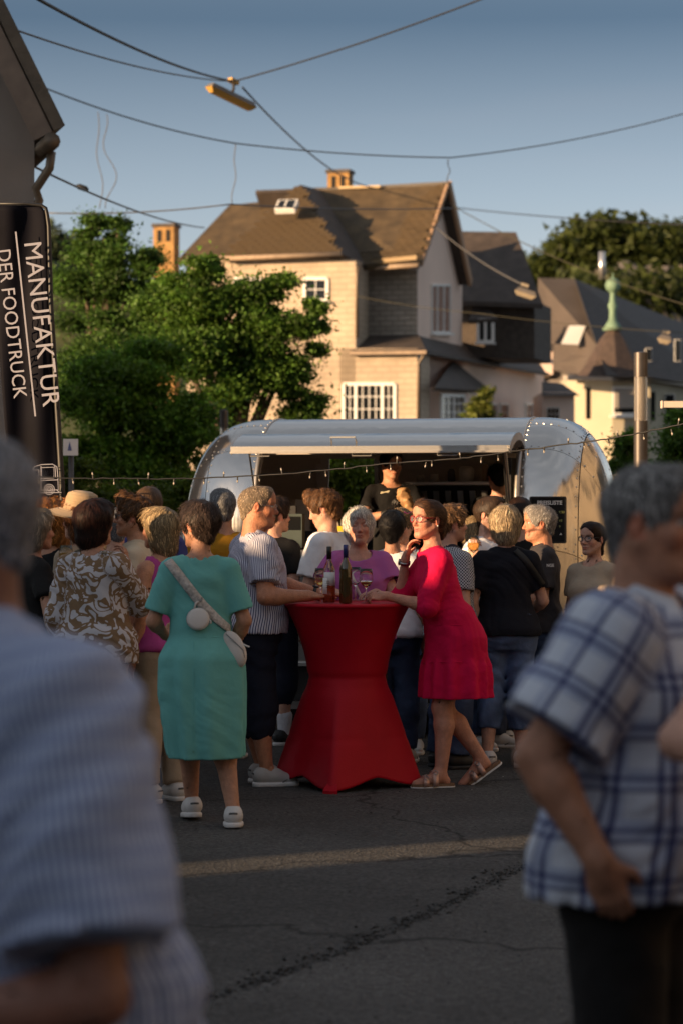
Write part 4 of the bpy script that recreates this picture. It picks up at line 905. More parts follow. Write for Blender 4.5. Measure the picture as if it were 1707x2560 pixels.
def head_prims(p, J):
    hc, R = J['hc'], J['Rh']; X = lambda x, y, z: hc + R @ V3(x, y, z); fem = p['sex'] == 'f'; P = []
    jw = p['jaw'] * (.93 if fem else 1.03); hw = 1.0
    P.append(ell(X(0, -.014, .032), (.077 * hw, .097, .086), R, k=.02))
    P.append(ell(X(0, .022, -.030), (.061 * jw, .068, .086), R, k=.03))
    for s in (-1, 1):
        P.append(rcone(X(s * .054 * jw, -.002, -.045), X(s * .016, .066, -.096), .024, .020, k=.025))
        P.append(ell(X(s * .036 * jw, .058, -.026), (.026, .026, .024), R, k=.022))
        P.append(rcone(X(s * .012, .082, .026), X(s * .044, .066, .026), .013 if not fem else .010, .011, k=.015))
    P.append(ell(X(0, .074, -.096), (.021 if not fem else .018, .018, .017), R, k=.02))
    P.append(ell(X(0, .070, .060), (.050, .026, .038), R, k=.03))
    for s in (-1, 1): P.append(ell(X(s * .031, .098, .008), (.019, .017, .0125), R, k=.012, sub=True))
    for s in (-1, 1): P.append(ell(X(s * .031, .0715, .006), (.0155, .0150, .0125), R, k=.003))
    nl = p['nose']
    P.append(rcone(X(0, .083, .016), X(0, .098 + .008 * nl, -.026), .0085, .0115, k=.010))
    P.append(ell(X(0, .102 + .006 * nl, -.031), (.0125, .0115, .0105), R, k=.007))
    for s in (-1, 1): P.append(ell(X(s * .0115, .092, -.035), (.0085, .011, .0080), R, k=.006))
    P.append(ell(X(0, .076, -.062), (.028, .020, .018), R, k=.015))
    P.append(ell(X(0, .0935, -.0585), (.021, .0075, .0050), R, k=.004)); P.append(ell(X(0, .0925, -.0695), (.018, .0078, .0062), R, k=.004))
    if p['mouth'] == 'open': P.append(ell(X(0, .098, -.066), (.014, .014, .009), R, k=.004, sub=True))
    else: P.append(rcone(X(-.022, .092, -.0645), X(.022, .092, -.0645), .0022, .0022, k=.003, sub=True))
    for s in (-1, 1):
        Re = R @ Rz(s * -.35) @ Rx(-.2)
        P.append(ell(X(s * .078, -.012, -.004), (.0085, .0185, .031), Re, k=.006))
        P.append(ell(X(s * .087, -.006, -.002), (.0060, .0105, .017), Re, k=.004, sub=True))
    # neck
    nr = (.056 if not fem else .047) + .012 * p['fat']
    P.append(rcone(J['nb'] + V3(0, -.008, -.02), X(0, -.022, -.045), nr + .006, nr - .002, k=.03))
    if p['fat'] > .35: P.append(ell(X(0, .035, -.10), (.048, .045, .022), R, k=.035))
    return P
def body_prims(p, J):
    g = 1 + .28 * p['fat']; fem = p['sex'] == 'f'; ag = g * (.86 if fem else 1.0); P = []
    P.append(loft(torso_rows(p), k=.03))
    for s, nm in ((1, 'R'), (-1, 'L')):
        S, E, Wr = J['S' + nm], J['E' + nm], J['W' + nm]
        P.append(rcone(J['nb'] + V3(s * .02, 0, -.012), S + V3(-s * .015, 0, .004), .045, .046, k=.04))
        P.append(rcone(S, E, .052 * ag, .041 * ag, k=.03))
        m = E + (Wr - E) * .25
        P.append(rcone(E, m, .040 * ag, .0425 * ag, k=.02)); P.append(rcone(m, Wr, .0425 * ag, .0265 * ag, k=.02))
        P += hand_prims(Wr, J['F' + nm], J['N' + nm], s, J['P' + nm], (.90 if fem else 1.) * (1 + .12 * p['fat']))
        H, K, A, T = J['H' + nm], J['K' + nm], J['A' + nm], J['T' + nm]
        P.append(rcone(H, K, .088 * g, .056 * g, k=.03))
        c = K + (A - K) * .28 + V3(0, -.018, 0); P.append(rcone(K, c, .053 * g, .056 * g, k=.03)); P.append(rcone(c, A, .056 * g, .036, k=.03))
        heel = A + V3(-T[0] * .036, -T[1] * .036, -.048 - T[2] * .036); toe = A + T * .165 + V3(0, 0, -.062)
        P.append(rcone(heel, A + T * .02, .028, .035, k=.02)); P.append(rcone(A + T * .03 + V3(0, 0, -.03), toe, .040, .024, k=.03))
    if fem:
        lx, ly = lean_at(p, 1.24); b = p['bust']
        for s in (-1, 1): P.append(ell((lx + s * .072, ly + .075 + .03 * p['fat'], 1.25), (.068 * b, .058 * b, .065 * b), k=.04))
    P += head_prims(p, J)
    return P
def head_colours(p, J, v):
    base = np.array(SKIN[p['skin']] if isinstance(p['skin'], str) else p['skin']); n = len(v)
    q = (v - J['hc']) @ J['Rh']                                   # head-local
    col = np.tile(base, (n, 1)); rs = np.random.RandomState(p['seed'])
    x, y, z = q[:, 0], q[:, 1], q[:, 2]; face = (y > .03) & (np.abs(z) < .13) & (np.abs(x) < .09)
    def blend(w, c): w = np.clip(w, 0, 1)[:, None]; col[:] = col * (1 - w) + np.array(c) * w
    near = np.linalg.norm(q, axis=1) < .16
    # ruddy cheeks, nose and ears
    red = base * np.array([1.08, .74, .70])
    blend(near * np.exp(-((np.abs(x) - .042) / .02) ** 2 - ((z + .03) / .022) ** 2) * (y > .03) * .7, red)
    blend(near * np.exp(-(x / .014) ** 2 - ((z + .028) / .016) ** 2) * (y > .085) * .6, red)
    blend(near * (np.abs(x) > .074) * (np.abs(z) < .04) * .7, red)
    blend(near * np.exp(-((np.abs(x) - .031) / .016) ** 2 - ((z - .004) / .011) ** 2) * (y > .05) * .35, base * np.array([.72, .58, .58]))
    bd = p.get('beard')
    if bd:
        w = near * (y > -.02) * (z < -.028 + .25 * np.maximum(0, .035 - y)) * (np.linalg.norm(q * [1, 1, 1], axis=1) > .05)
        w = w * (1 - np.exp(-(x / .02) ** 2 - ((z + .064) / .012) ** 2)) * (z > -.135)
        blend(w * bd[0], bd[1])
    if p.get('moustache'):
        blend(near * (y > .07) * np.exp(-(x / .026) ** 4 - ((z + .048) / .007) ** 4) * .9, p['moustache'])
    lip = p.get('lips', base * np.array([.95, .55, .55]))
    blend(face * (y > .078) * np.exp(-(x / .023) ** 4 - ((z + .0642) / .0105) ** 4) * .85, lip)
    blend(face * (y > .07) * np.exp(-(x / .022) ** 4 - ((z + .0645) / .0022) ** 2) * .75, base * .22)
    bc = np.array(p.get('brow', np.array(p['hair'].get('col', (.1, .06, .04))) * .6 if p['hair'] else (.1, .06, .04)))
    for s in (-1, 1):
        xx = x - s * .033
        blend(face * np.exp(-(xx / .020) ** 4 - ((z - .0275 + 6 * xx * xx) / .0048) ** 2) * .8, bc)
        if p['eyes'] == 'closed':
            blend(face * (y > .05) * np.exp(-(xx / .0155) ** 4 - ((z - .001 + -8 * xx * xx) / .0024) ** 2) * .85, base * .25)
        else:
            e = (xx / .0150) ** 2 + ((z - .006) / .0066) ** 2
            blend(face * (y > .05) * (e < 1.35) * .8, base * .2); blend(face * (y > .05) * (e < 1.0), (.55, .53, .50))
            gx = p.get('gaze', 0) * .005
            ir = ((xx - gx) ** 2 + (z - .0065) ** 2) < .0068 ** 2
            blend(face * (y > .05) * ir, (.05, .04, .035))
            blend(face * (y > .05) * np.exp(-(xx / .0165) ** 4 - ((z - .0135 + 7 * xx * xx) / .0026) ** 2) * .7, base * .2)
    # finger nails / knuckle redness left to noise; gentle blotches
    bl = .5 + .5 * np.sin(v[:, 0] * 61 + 3 * np.sin(v[:, 2] * 37)) * np.sin(v[:, 2] * 53 + v[:, 1] * 41)
    col *= (1 + .05 * (bl - .5))[:, None]; col *= (1 + .03 * rs.randn(n))[:, None]
    return np.clip(col, .004, .95)
def strands(v, nv, J, rs, n, L, width, flow, lift, col, cvar, whorl, curl=0., grav=0.):
    """thin tapered ribbons lying along the hair surface"""
    pick = rs.randint(0, len(v), n); p0 = v[pick] + rs.randn(n, 3) * .002; nn = nv[pick]
    hc, R = J['hc'], J['Rh']; q = (p0 - hc) @ R
    fl = flow(q, rs) @ R.T
    fl = fl - (np.sum(fl * nn, 1, keepdims=True)) * nn; fl /= np.linalg.norm(fl, axis=1, keepdims=True) + 1e-9
    side = np.cross(nn, fl); l = L * (.55 + .7 * rs.rand(n)); ph = rs.rand(n) * 6.28; seg = 3; l = np.where((q[:, 1] > .045) & (q[:, 2] < .085), l * .42, l)
    V = np.zeros((n, (seg + 1) * 2, 3)); li = lift * (.2 + rs.rand(n) ** 2) * np.where(rs.rand(n) < .10, 2.6, 1.)
    sw = rs.randn(n) * .25
    for i in range(seg + 1):
        t = i / seg; s = l * t
        c = p0 + fl * s[:, None] + nn * (li * t * (1.6 - t) - .5 * s * s / .105 * (1 - curl * .3) + .001)[:, None] + side * (sw * s * t + curl * .008 * np.sin(ph + t * 6))[:, None]
        c[:, 2] -= grav * s * t
        w = width * (1 - .8 * t) * (.35 + 1.3 * rs.rand(n) ** 1.5) * .5
        V[:, 2 * i] = c + side * w[:, None]; V[:, 2 * i + 1] = c - side * w[:, None]
    base = (np.arange(n) * (seg + 1) * 2)[:, None, None]
    qd = np.array([[2 * i, 2 * i + 1, 2 * i + 3, 2 * i + 2] for i in range(seg)])[None]
    f = (base + qd).reshape(-1, 4)
    c = np.array(col)[None] * np.exp(cvar * 1.4 * rs.randn(n))[:, None].clip(.2, 3.)
    return V.reshape(-1, 3), f, np.repeat(np.clip(c, .003, .95), (seg + 1) * 2, 0)
def hair_mesh(p, J, res, nstr):
    h = p['hair']; st = h['style']; col = np.array(h['col']); hc, R = J['hc'], J['Rh']; X = lambda x, y, z: hc + R @ V3(x, y, z)
    rs = np.random.RandomState(p['seed'] + 5); t = h.get('t', .012); P = []
    hl = h.get('line', 0.)                                        # receding hairline
    crown = ell(X(0, -.014, .032), (.077 + t, .097 + t * .9, .086 + t), R, k=.01)
    P.append(crown)
    if st in ('bob', 'pixie', 'long', 'page'):
        low = h.get('low', -.07)
        P.append(rcone(X(.0, -.045, .02), X(0, -.05, low), .078 + t, .066 + t * .8, k=.03))
        for s in (-1, 1): P.append(rcone(X(s * .058, -.005, .03), X(s * .062, -.012, low + .01), .030 + t, .022 + t * .6, k=.03))
        if st == 'long':
            P.append(rcone(X(0, -.06, -.05), X(0, -.085, h.get('tail', -.24)), .062, .036, k=.03))
    if st in ('short', 'fade', 'curly', 'tied', 'bun'):
        P.append(rcone(X(0, -.055, .02), X(0, -.058, h.get('low', -.052)), .064 + t, .046 + t * .4, k=.03))
        for s in (-1, 1): P.append(rcone(X(s * .066, .012, .03), X(s * .068, .012, -.006), .012 + t * .3, .008, k=.012))   # sideburn
    if st in ('bun', 'tied'):
        b = h.get('bun', (0, -.11, .02)); P.append(ell(X(*b), (.042, .036, .040) if st == 'bun' else (.026, .03, .036), R, k=.012))
        if st == 'tied': P.append(rcone(X(0, -.11, .0), X(.0, -.115, -.11), .026, .014, k=.02))
    if h.get('fringe'):
        P.append(ell(X(h.get('fx', .0), .060, .080), (.062, .040, .032), R, k=.02))
        if st in ('pixie', 'page'): P.append(ell(X(0, .076, .068), (.054, .026, .026), R, k=.02))
    if h.get('quiff'): P.append(ell(X(.0, .055, .112), (.058, .048, .030 + .02 * h['quiff']), R, k=.025))
    P.append(ell(X(0, .040, .074), (.062 + t * .4, .052 + t * .7, .044 + t), R, k=.02))
    # face opening
    fr = h.get('open', 0.)
    if st in ('bob', 'pixie', 'page', 'long'):
        ytop = .040 if h.get('fringe') else .072
        P.append(ell(X(0, .118, -.045 - (.03 if h.get('fringe') else 0)), (.066, .090, .130 if not h.get('fringe') else .132), R, k=.010, sub=True))
    else:
        P.append(ell(X(0, .130, -.040 + hl), (.080, .092, .136), R, k=.008, sub=True))
        for s in (-1, 1): P.append(ell(X(s * .088, -.006, -.018), (.026, .030, .034), R, k=.006, sub=True))
    if h.get('bald'): P.append(ell(X(0, .02, .13), (.05, .06, .055), R, k=.02, sub=True))
    n1 = J['hc']
    amp = h.get('amp', .003); f1 = h.get('freq', 90.)
    dis = wavy(p['seed'], amp, f1, f1 * .8, f1 * (.35 if st in ('bob', 'long', 'page', 'pixie') else .6), h.get('warp', 1.))
    fb = (hc - .16, hc + .16, res)
    v, f = sdf_mesh(P, h=max(res, .007), fine=[fb], disp=dis)
    if len(v) == 0: return None
    nv = vnormals(v, f)
    bias = h.get('dir', 0.)
    def flow(q, rs):
        wh = np.array([.012, -.055, .125]); d = q - wh; d = d / (np.linalg.norm(d, axis=1, keepdims=True) + 1e-6)
        if st in ('bob', 'long', 'page', 'pixie'):
            top = np.clip((q[:, 2] - .06) / .05, 0, 1)[:, None]; down = np.array([0, -.15, -1.])
            return d * top + down * (1 - top) + rs.randn(*q.shape) * h.get('mess', .10)
        if st in ('bun', 'tied'):
            b = np.array(h.get('bun', (0, -.11, .02))); e = b - q; return e / (np.linalg.norm(e, axis=1, keepdims=True) + .02) + rs.randn(*q.shape) * h.get('mess', .08)
        d = d + np.array([bias, -.0, -.25]); return d + rs.randn(*q.shape) * h.get('mess', .22)
    sv, sf, sc = strands(v, nv, J, rs, nstr, h.get('len', .04), h.get('wid', .0045), flow, h.get('lift', .008), col, h.get('cvar', .34), None, h.get('curl', 0.), h.get('grav', 0.))
    cc = np.tile(col * .50, (len(v), 1)) * (1 + .12 * np.sin(v[:, 0] * 190 + v[:, 2] * 60)[:, None])
    return np.concatenate([v, sv]), np.concatenate([f, sf + len(v)]), np.concatenate([cc, sc])
def shirt_prims(p, J, g):
    """g: off, hem, sleeve (0..1 upper arm, 1..2 forearm), neck, loose"""
    off = g.get('off', .013); rows = torso_rows(p).copy(); hem = g['hem']; loose = g.get('loose', 0.)
    rows[:, 1] += off; rows[:, 2] += off
    # hang: below the fullest point cloth falls straight
    for i in range(len(rows) - 3, -1, -1):
        if rows[i, 0] < 1.25:
            rows[i, 1] = max(rows[i, 1], rows[i + 1, 1] * (.985 + .02 * loose)); rows[i, 2] = max(rows[i, 2], rows[i + 1, 2] * (.985 + .02 * loose))
    rows[:, 1:3] += loose * .03 * np.clip((1.40 - rows[:, 0:1]) / .4, 0, 1)
    if not g.get('tuck'): rows[:, 1:3] += .022 * np.clip((1.10 - rows[:, 0:1]) / .1, 0, 1)
    if hem < rows[0, 0]:
        r0 = rows[0].copy(); r0[0] = hem - .02; lx, ly = lean_at(p, r0[0]); rows = np.vstack([r0, rows])
    if g.get('rows') is not None:
        rows = np.array([[z, w, d, lean_at(p, z)[0] + (cx if cx else 0), lean_at(p, z)[1] + cy] for z, w, d, cx, cy in g['rows']] + [list(r) for r in rows if r[0] > g['rows'][-1][0] + .02])
    ft = g.get('fold'); P = [loft(rows, k=.03, zlo=hem, fold=ft)]
    fem = p['sex'] == 'f'; gg = 1 + .28 * p['fat']; ag = gg * (.86 if fem else 1.0)
    if fem:
        lx, ly = lean_at(p, 1.24); b = p['bust']
        for s in (-1, 1): P.append(ell((lx + s * .072, ly + .075 + .03 * p['fat'], 1.25), (.068 * b + off, .058 * b + off, .065 * b + off), k=.06))
    so = off + g.get('swide', .006)
    for s, nm in ((1, 'R'), (-1, 'L')):
        S, E, Wr = J['S' + nm], J['E' + nm], J['W' + nm]; sl = g.get('sleeve', .6)
        if sl <= 0: P.append(rcone(J['nb'] + V3(s * .075, 0, -.012), S + V3(-s * .05, 0, .0), .03 + off, .030 + off, k=.03)); continue
        P.append(rcone(J['nb'] + V3(s * .02, 0, -.012), S + V3(-s * .015, 0, .004), .045 + off * .8, .046 + off, k=.04))
        if sl <= 1.02:
            P.append(rcone(S, E, .052 * ag + so, .045 * ag + so * 1.15 + g.get('flare', .004), k=.03, cut=sl))
        else:
            P.append(rcone(S, E, .052 * ag + so, .043 * ag + so, k=.03)); P.append(rcone(E, Wr, .043 * ag + so, .030 * ag + so, k=.02, cut=sl - 1))
    nk = g.get('neck', (.074, .075, .05, .02)); c = J['nb']
    P.append(ell(c + V3(0, nk[3] + .004, .012), (nk[0], nk[1], nk[2]), None, k=.006, sub=True))
    return P
def leg_prims(p, J, g):
    off = g.get('off', .014); rows = torso_rows(p).copy(); rows = rows[rows[:, 0] < 1.06]; rows[:, 1:3] += off * .8
    low = rows[0].copy(); low[0] = .74; low[1] *= .92; low[2] *= .9
    P = [loft(np.vstack([low, rows]), k=.04, zlo=.79, zhi=g.get('waist', 1.03), cut=False)]
    gg = 1 + .28 * p['fat']; hem = g.get('hem', .10)
    for s, nm in ((1, 'R'), (-1, 'L')):
        H, K, A = J['H' + nm], J['K' + nm], J['A' + nm]; r1, r2, r3 = .090 * gg + off, .058 * gg + off + g.get('knee', .008), g.get('cuff', .055) + off
        if hem > K[2]:
            t = (H[2] - hem) / (H[2] - K[2]); P.append(rcone(H, K, r1, r2 + g.get('flare', .012), k=.035, cut=t))
        else:
            P.append(rcone(H, K, r1, r2, k=.035)); t = (K[2] - hem) / (K[2] - A[2]); c = K + (A - K)
            P.append(rcone(K, c, r2, r3, k=.03, cut=min(t, 1.0))); cf = K + (A - K) * .28 + V3(0, -.018, 0); P.append(ell(cf, (.058 * gg + off, .062 * gg + off, .12), None, k=.05))
    return P
def make_garment(name, P, mt, parent, h=.009, disp=None, cuts=(), solid=.004, extra_caps=()):
    v, f = sdf_mesh(P, h=h, disp=disp, cuts=cuts)
    v, f = drop_caps(v, f, [c for q in P for c in q.caps] + list(extra_caps))
    me = mk_mesh(name, v, f, True, uv=garment_uv(v, P))
    return obj(name, me, mt, parent)
def bandmesh(name, ring_a, ring_b, mt, parent, thick=.004, closed=False):
    n = len(ring_a); v = list(ring_a) + list(ring_b); m = n if closed else n - 1
    f = np.array([[i, (i + 1) % n, n + (i + 1) % n, n + i] for i in range(m)])
    v = np.array(v); q = np.cross(v[f[:, 2]] - v[f[:, 0]], v[f[:, 3]] - v[f[:, 1]]); nn = np.zeros_like(v)
    for i in range(4): np.add.at(nn, f[:, i], q)
    nn /= np.linalg.norm(nn, axis=1, keepdims=True) + 1e-9
    N2 = len(v); v2 = np.concatenate([v, v + nn * thick]); F = [list(r[::-1]) for r in f] + [list(r + N2) for r in f]
    def side(a, b): F.append([a, b, b + N2, a + N2])
    for i in range(m): side(i, (i + 1) % n); side(n + (i + 1) % n, n + i)
    if not closed: side(n, 0); side(n - 1, 2 * n - 1)
    return obj(name, mk_mesh(name, v2, F, True), mt, parent)
SHOES = {}
def shoe(parent, A, T, kind, mt, solem, s):
    """sneaker standing at the ankle joint A, toe towards T (T may pitch down when the heel is raised)"""
    Tf = nrm(T); side = nrm(np.cross(Tf, V3(0, 0, 1))); up = np.cross(side, Tf); R = np.stack([side, Tf, up], 1)
    key = kind
    if key not in SHOES:
        c = V3(0, 0, 0); P = [rcone((0, -.036, -.026), (0, .04, -.030), .048, .046, k=.03), rcone((0, .04, -.034), (0.004, .150, -.052), .046, .030, k=.03), rcone((0, -.032, -.02), (0, -.022, -.006), .047, .046, k=.02),
             rcone((0, .03, -.0), (0, .10, -.036), .022, .018, k=.03)]
        P.append(ell((0, -.004, .045), (.038, .048, .034), None, k=.006, sub=True))
        v, f = sdf_mesh(P, h=.007, cuts=[(V3(0, 0, -.062), V3(0, 0, -1))]); up_me = mk_mesh('shoe', v, f, True)
        Q = [rcone((0, -.038, -.071), (0, .05, -.071), .049, .049, k=.03), rcone((0, .05, -.071), (.004, .155, -.071), .049, .036, k=.03)]
        v, f = sdf_mesh(Q, h=.007, cuts=[(V3(0, 0, -.058), V3(0, 0, 1)), (V3(0, 0, -.086), V3(0, 0, -1))]); so_me = mk_mesh('sole', v, f, True)
        la = MB()
        for i in range(4): la.tube([(-.024, .028 + .022 * i, .012 - .0135 * i), (0, .03 + .022 * i, .024 - .0135 * i), (.024, .028 + .022 * i, .012 - .0135 * i)], .0036, 5)
        for sg in (-1, 1): la.tube([(0, .015, .034), (sg * .02, .005, .044), (sg * .032, .02, .028)], .003, 5)
        SHOES[key] = (up_me, so_me, mk_mesh('laces', np.array(la.v), la.f))
        pi = MB()
        for sg in (-1, 1): pi.tube([(sg * .030, -.062, -.030), (sg * .045, -.02, -.022), (sg * .044, .02, -.040), (sg * .040, .05, -.020), (sg * .028, .062, -.012)], .0035, 5); pi.tube([(sg * .047, .085, -.060), (sg * .036, .115, -.044), (sg * .012, .128, -.030)], .003, 5)
        pi.tube([(-.022, -.080, -.010), (0, -.086, -.008), (.022, -.080, -.010)], .006, 5); SHOES[key] += (mk_mesh('piping', np.array(pi.v), pi.f),)
    um, sm, lm, pm = SHOES[key]
    M4 = np.eye(4); M4[:3, :3] = R; M4[:3, 3] = A
    from mathutils import Matrix
    def put(name, me, mt, par, local=None):
        kk = (kind, name, mt.name)
        if kk not in SHOES: SHOES[kk] = me.copy(); SHOES[kk].materials.append(mt)
        return obj(name, SHOES[kk], None, par)
    o = put('shoe', um, mt, parent); o.matrix_local = Matrix(M4.tolist())
    put('sole', sm, solem, o); put('laces', lm, solem, o); put('piping', pm, MATS['shoe_piping'], o)
    return o
def eyewear(name, p, J, parent, frame, lens, w=.021, hh=.016, up=0., thick=.0022, tilt=0., fwd=0., noseless=False):
    hc, R = J['hc'], J['Rh']; X = lambda x, y, z: hc + R @ V3(x, y + fwd, z + up)
    m = MB(); lm = MB()
    for s in (-1, 1):
        ring = [X(s * .0325 + w * math.copysign(abs(math.cos(a)) ** .75, math.cos(a)), .104 - abs(s * .0325 + w * math.cos(a)) ** 2 * 4.5, .002 + hh * math.copysign(abs(math.sin(a)) ** .75, math.sin(a))) for a in np.linspace(0, 2 * math.pi, 17)]
        m.tube(ring, thick, 5, cap=False)
        lm.add(ring[:-1], [list(range(16))])
        m.tube([X(s * (.0325 + w), .094, .008), X(s * .078, .055, .010), X(s * .081, -.008, .012), X(s * .080, -.028, -.004)], thick * .9, 5)
    m.tube([X(-.0125, .106, .006), X(0, .110, .010), X(.0125, .106, .006)], thick, 5)
    o = m.build(name, frame, parent, True); lm.build('lens', lens, o, True)
    return o
DEF = dict(H=1.72, sex='m', fat=.15, wide=1., lean=(0, 0), hipx=0., hipy=0., neck=(0, 0, 0), hyaw=0, hpitch=0, hroll=0, twist=0, shrug=0., armR=None, armL=None, legR=None, legL=None, jaw=1., nose=.5, mouth='shut', eyes='open', bust=1., skin='fair', hair=None, seed=1, floor=0., res=.0047, base=.013, gres=.010, nstr=1800)
HAIR = None
def person(label, pos, yaw, group=None, **kw):
    """a person: body (one skin), hair, garments; returns (root, p, J)"""
    global UVSEAM
    p = dict(DEF); p.update(kw); s = p['H'] / 1.75; yr = math.radians(yaw)
    root = empty('person', (pos[0], pos[1], p['floor']), yr, s); tag(root, label, 'person', group)
    org = V3(pos[0], pos[1], p['floor']); Ri = Rz(-yr)
    p['w2l'] = lambda T: Ri @ (np.asarray(T, float) - org) / s
    p['dirl'] = lambda T: Ri @ np.asarray(T, float)
    UVSEAM = math.pi / 2 - yr                  # cloth seam on the side away from the camera
    J = skeleton(p); P = body_prims(p, J)
    fine = [(J['hc'] - .122, J['hc'] + .122, p['res'])]
    for nm in 'RL':
        c = J['W' + nm] + nrm(J['F' + nm]) * .08; fine.append((c - .095, c + .095, max(p['res'] * 1.2, .0054)))
    v, f = sdf_mesh(P, h=p['base'], fine=fine)
    kp = np.zeros(len(v), bool)
    for a, b, _ in fine: kp |= ((v > a + .004) & (v < b - .004)).all(1)
    v, f = cluster(v, f, kp, max(.017, p['base'] * 1.25))
    obj('body', mk_mesh('body', v, f, True, col=head_colours(p, J, v)), MATS['skin'], root)
    if p['hair']:
        hm = hair_mesh(p, J, max(p['res'] * 1.25, .006), p['nstr'])
        if hm: obj('hair', mk_mesh('hair', hm[0], hm[1], True, col=hm[2]), MATS['hair'], root)
    for g in p.get('wear', ()):
        k = g['k']; sd = p['seed'] * 7 + 3; wr = wavy(sd, g.get('wr', .004), 26, 18, 34, 1.2)
        if k == 'top':
            PP = shirt_prims(p, J, g); cz = [(V3(0, 0, 1.52), V3(0, 0, 1))]
            make_garment(g.get('name', 'shirt'), PP, g['m'], root, p['gres'], wr)
        elif k == 'legs':
            make_garment(g.get('name', 'trousers'), leg_prims(p, J, g), g['m'], root, p['gres'] * 1.35, wavy(sd + 1, g.get('wr', .0045), 22, 20, 42, 1.4))
        elif k == 'skirt':
            rows = [[z, w, d, lean_at(p, z)[0] + cx, lean_at(p, z)[1] + cy] for z, w, d, cx, cy in g['rows']]
            make_garment(g.get('name', 'skirt'), [loft(rows, k=.02, fold=g.get('fold'))], g['m'], root, p['gres'], wr)
        elif k == 'collar':
            nb = J['nb'] + V3(0, .004, 0); A_, B_ = [], []; r = g.get('r', .068); op = g.get('open', 24); ly = p['lean'][1] * .02
            for a in np.linspace(90 + op, 450 - op, 28):
                a_ = math.radians(a); fr = max(0, math.sin(a_)); x, y = math.cos(a_), math.sin(a_)
                A_.append(nb + V3(x * r * .95, y * r * 1.0 + .006 + .012 * fr, .050 - .030 * fr)); B_.append(nb + V3(x * (r + .018), y * (r + .020) + .010 + .022 * fr, .012 - .058 * fr ** 2))
            bandmesh('collar', A_, B_, g['m'], root, .005)
        elif k == 'shoes':
            for nm in 'RL': shoe(root, J['A' + nm], J['T' + nm], g.get('kind', 'sneaker'), g['m'], g['sole'], s)
        elif k == 'socks':
            for nm in 'RL':
                K, A = J['K' + nm], J['A' + nm]; t = g.get('h', .3)
                PP = [rcone(A + (K - A) * t, A, .052 + .012 * t, .043, k=.01), ell(A + V3(0, .0, -.02), (.045, .06, .04), None, k=.02)]
                v, f = sdf_mesh(PP, h=.009); obj('sock', mk_mesh('sock', v, f), g['m'], root)
        elif k == 'specs':
            eyewear(g.get('name', 'eyeglasses'), p, J, root, g['m'], g['lens'], **g.get('a', {}))
        elif k == 'belt':
            rows = torso_rows(p); zz = g.get('z', 1.0); w, d, cx, cy = (np.interp(zz, rows[:, 0], rows[:, i]) for i in (1, 2, 3, 4)); ex = .020
            rg = lambda dz: [V3(cx + (w + ex) * math.cos(a), cy + (d + ex) * math.sin(a), zz + dz) for a in np.linspace(0, 2 * math.pi, 33)[:-1]]
            bandmesh('belt', rg(-.018), rg(.018), g['m'], root, .005, True)
        elif k == 'watch':
            nm = g['side']; E, Wr = J['E' + nm], J['W' + nm]; d = nrm(Wr - E); c = Wr - d * .025; n = -nrm(J['N' + nm] - (J['N' + nm] @ d) * d); t = np.cross(d, n); r = .033
            rg = lambda o: [c + d * o + (math.cos(a) * n * .92 + math.sin(a) * t) * r for a in np.linspace(0, 2 * math.pi, 21)[:-1]]
            o = bandmesh('wristwatch', rg(-.010), rg(.010), g['m'], root, .004, True)
            m = MB(); Rm = np.stack([d, t, n], 1); pr = [(.017, -.004), (.021, 0), (.021, .006), (.018, .009)]
            mm = MB().lathe(pr, (0, 0, 0), 18); mm.v = [tuple(c + n * (r * .95) + Rm @ np.array(q)) for q in mm.v]; mm.build('watch_case', g['m'], o, False)
            mm = MB().lathe([(.0165, .0), (.0165, .0008)], (0, 0, .0092), 18); mm.v = [tuple(c + n * (r * .95) + Rm @ np.array(q)) for q in mm.v]; mm.build('watch_dial', g['dial'], o, False)
    return root, p, J
def base_people_mats():
    m = mat('skin', (.5, .28, .18), .48, attr='Col', bump=.30, bscale=110, var=.13, vscale=30, spec=.4, sss=.0)
    mat('shoe_piping', (.10, .10, .10), .6)
    mat('hair', (.1, .06, .04), .55, attr='Col', spec=.25)
# ---------------------------------------------------------------- the aluminium food trailer
M_alu = bpy.data.materials.new('aluminium'); _nt, N_, L_ = nodes_of(M_alu); _b = N_['Principled BSDF']; _b.inputs['Metallic'].default_value = 1.; _b.inputs['Base Color'].default_value = (.66, .63, .59, 1); _b.inputs['Roughness'].default_value = .27
_t = N_.new('ShaderNodeTexCoord'); _mp2 = N_.new('ShaderNodeMapping'); _mp2.inputs['Scale'].default_value = (3, 3, .6); L_.new(_t.outputs['Object'], _mp2.inputs[0]); _n2 = N_.new('ShaderNodeTexNoise'); _n2.inputs['Scale'].default_value = 2.2; _n2.inputs['Detail'].default_value = 3; L_.new(_mp2.outputs[0], _n2.inputs[0])
_bp = N_.new('ShaderNodeBump'); _bp.inputs['Strength'].default_value = .18; _bp.inputs['Distance'].default_value = .03; L_.new(_n2.outputs['Fac'], _bp.inputs['Height']); L_.new(_bp.outputs[0], _b.inputs['Normal'])
_n3 = N_.new('ShaderNodeTexNoise'); _n3.inputs['Scale'].default_value = 9; _n3.inputs['Detail'].default_value = 6; L_.new(_t.outputs['Object'], _n3.inputs[0]); _mr = N_.new('ShaderNodeMapRange'); _mr.inputs['To Min'].default_value = .10; _mr.inputs['To Max'].default_value = .24; L_.new(_n3.outputs['Fac'], _mr.inputs['Value']); L_.new(_mr.outputs[0], _b.inputs['Roughness'])
M_alud = mat('aluminium_dull', (.42, .40, .38), .42, metal=.9, bump=.05, bscale=30, var=.08)
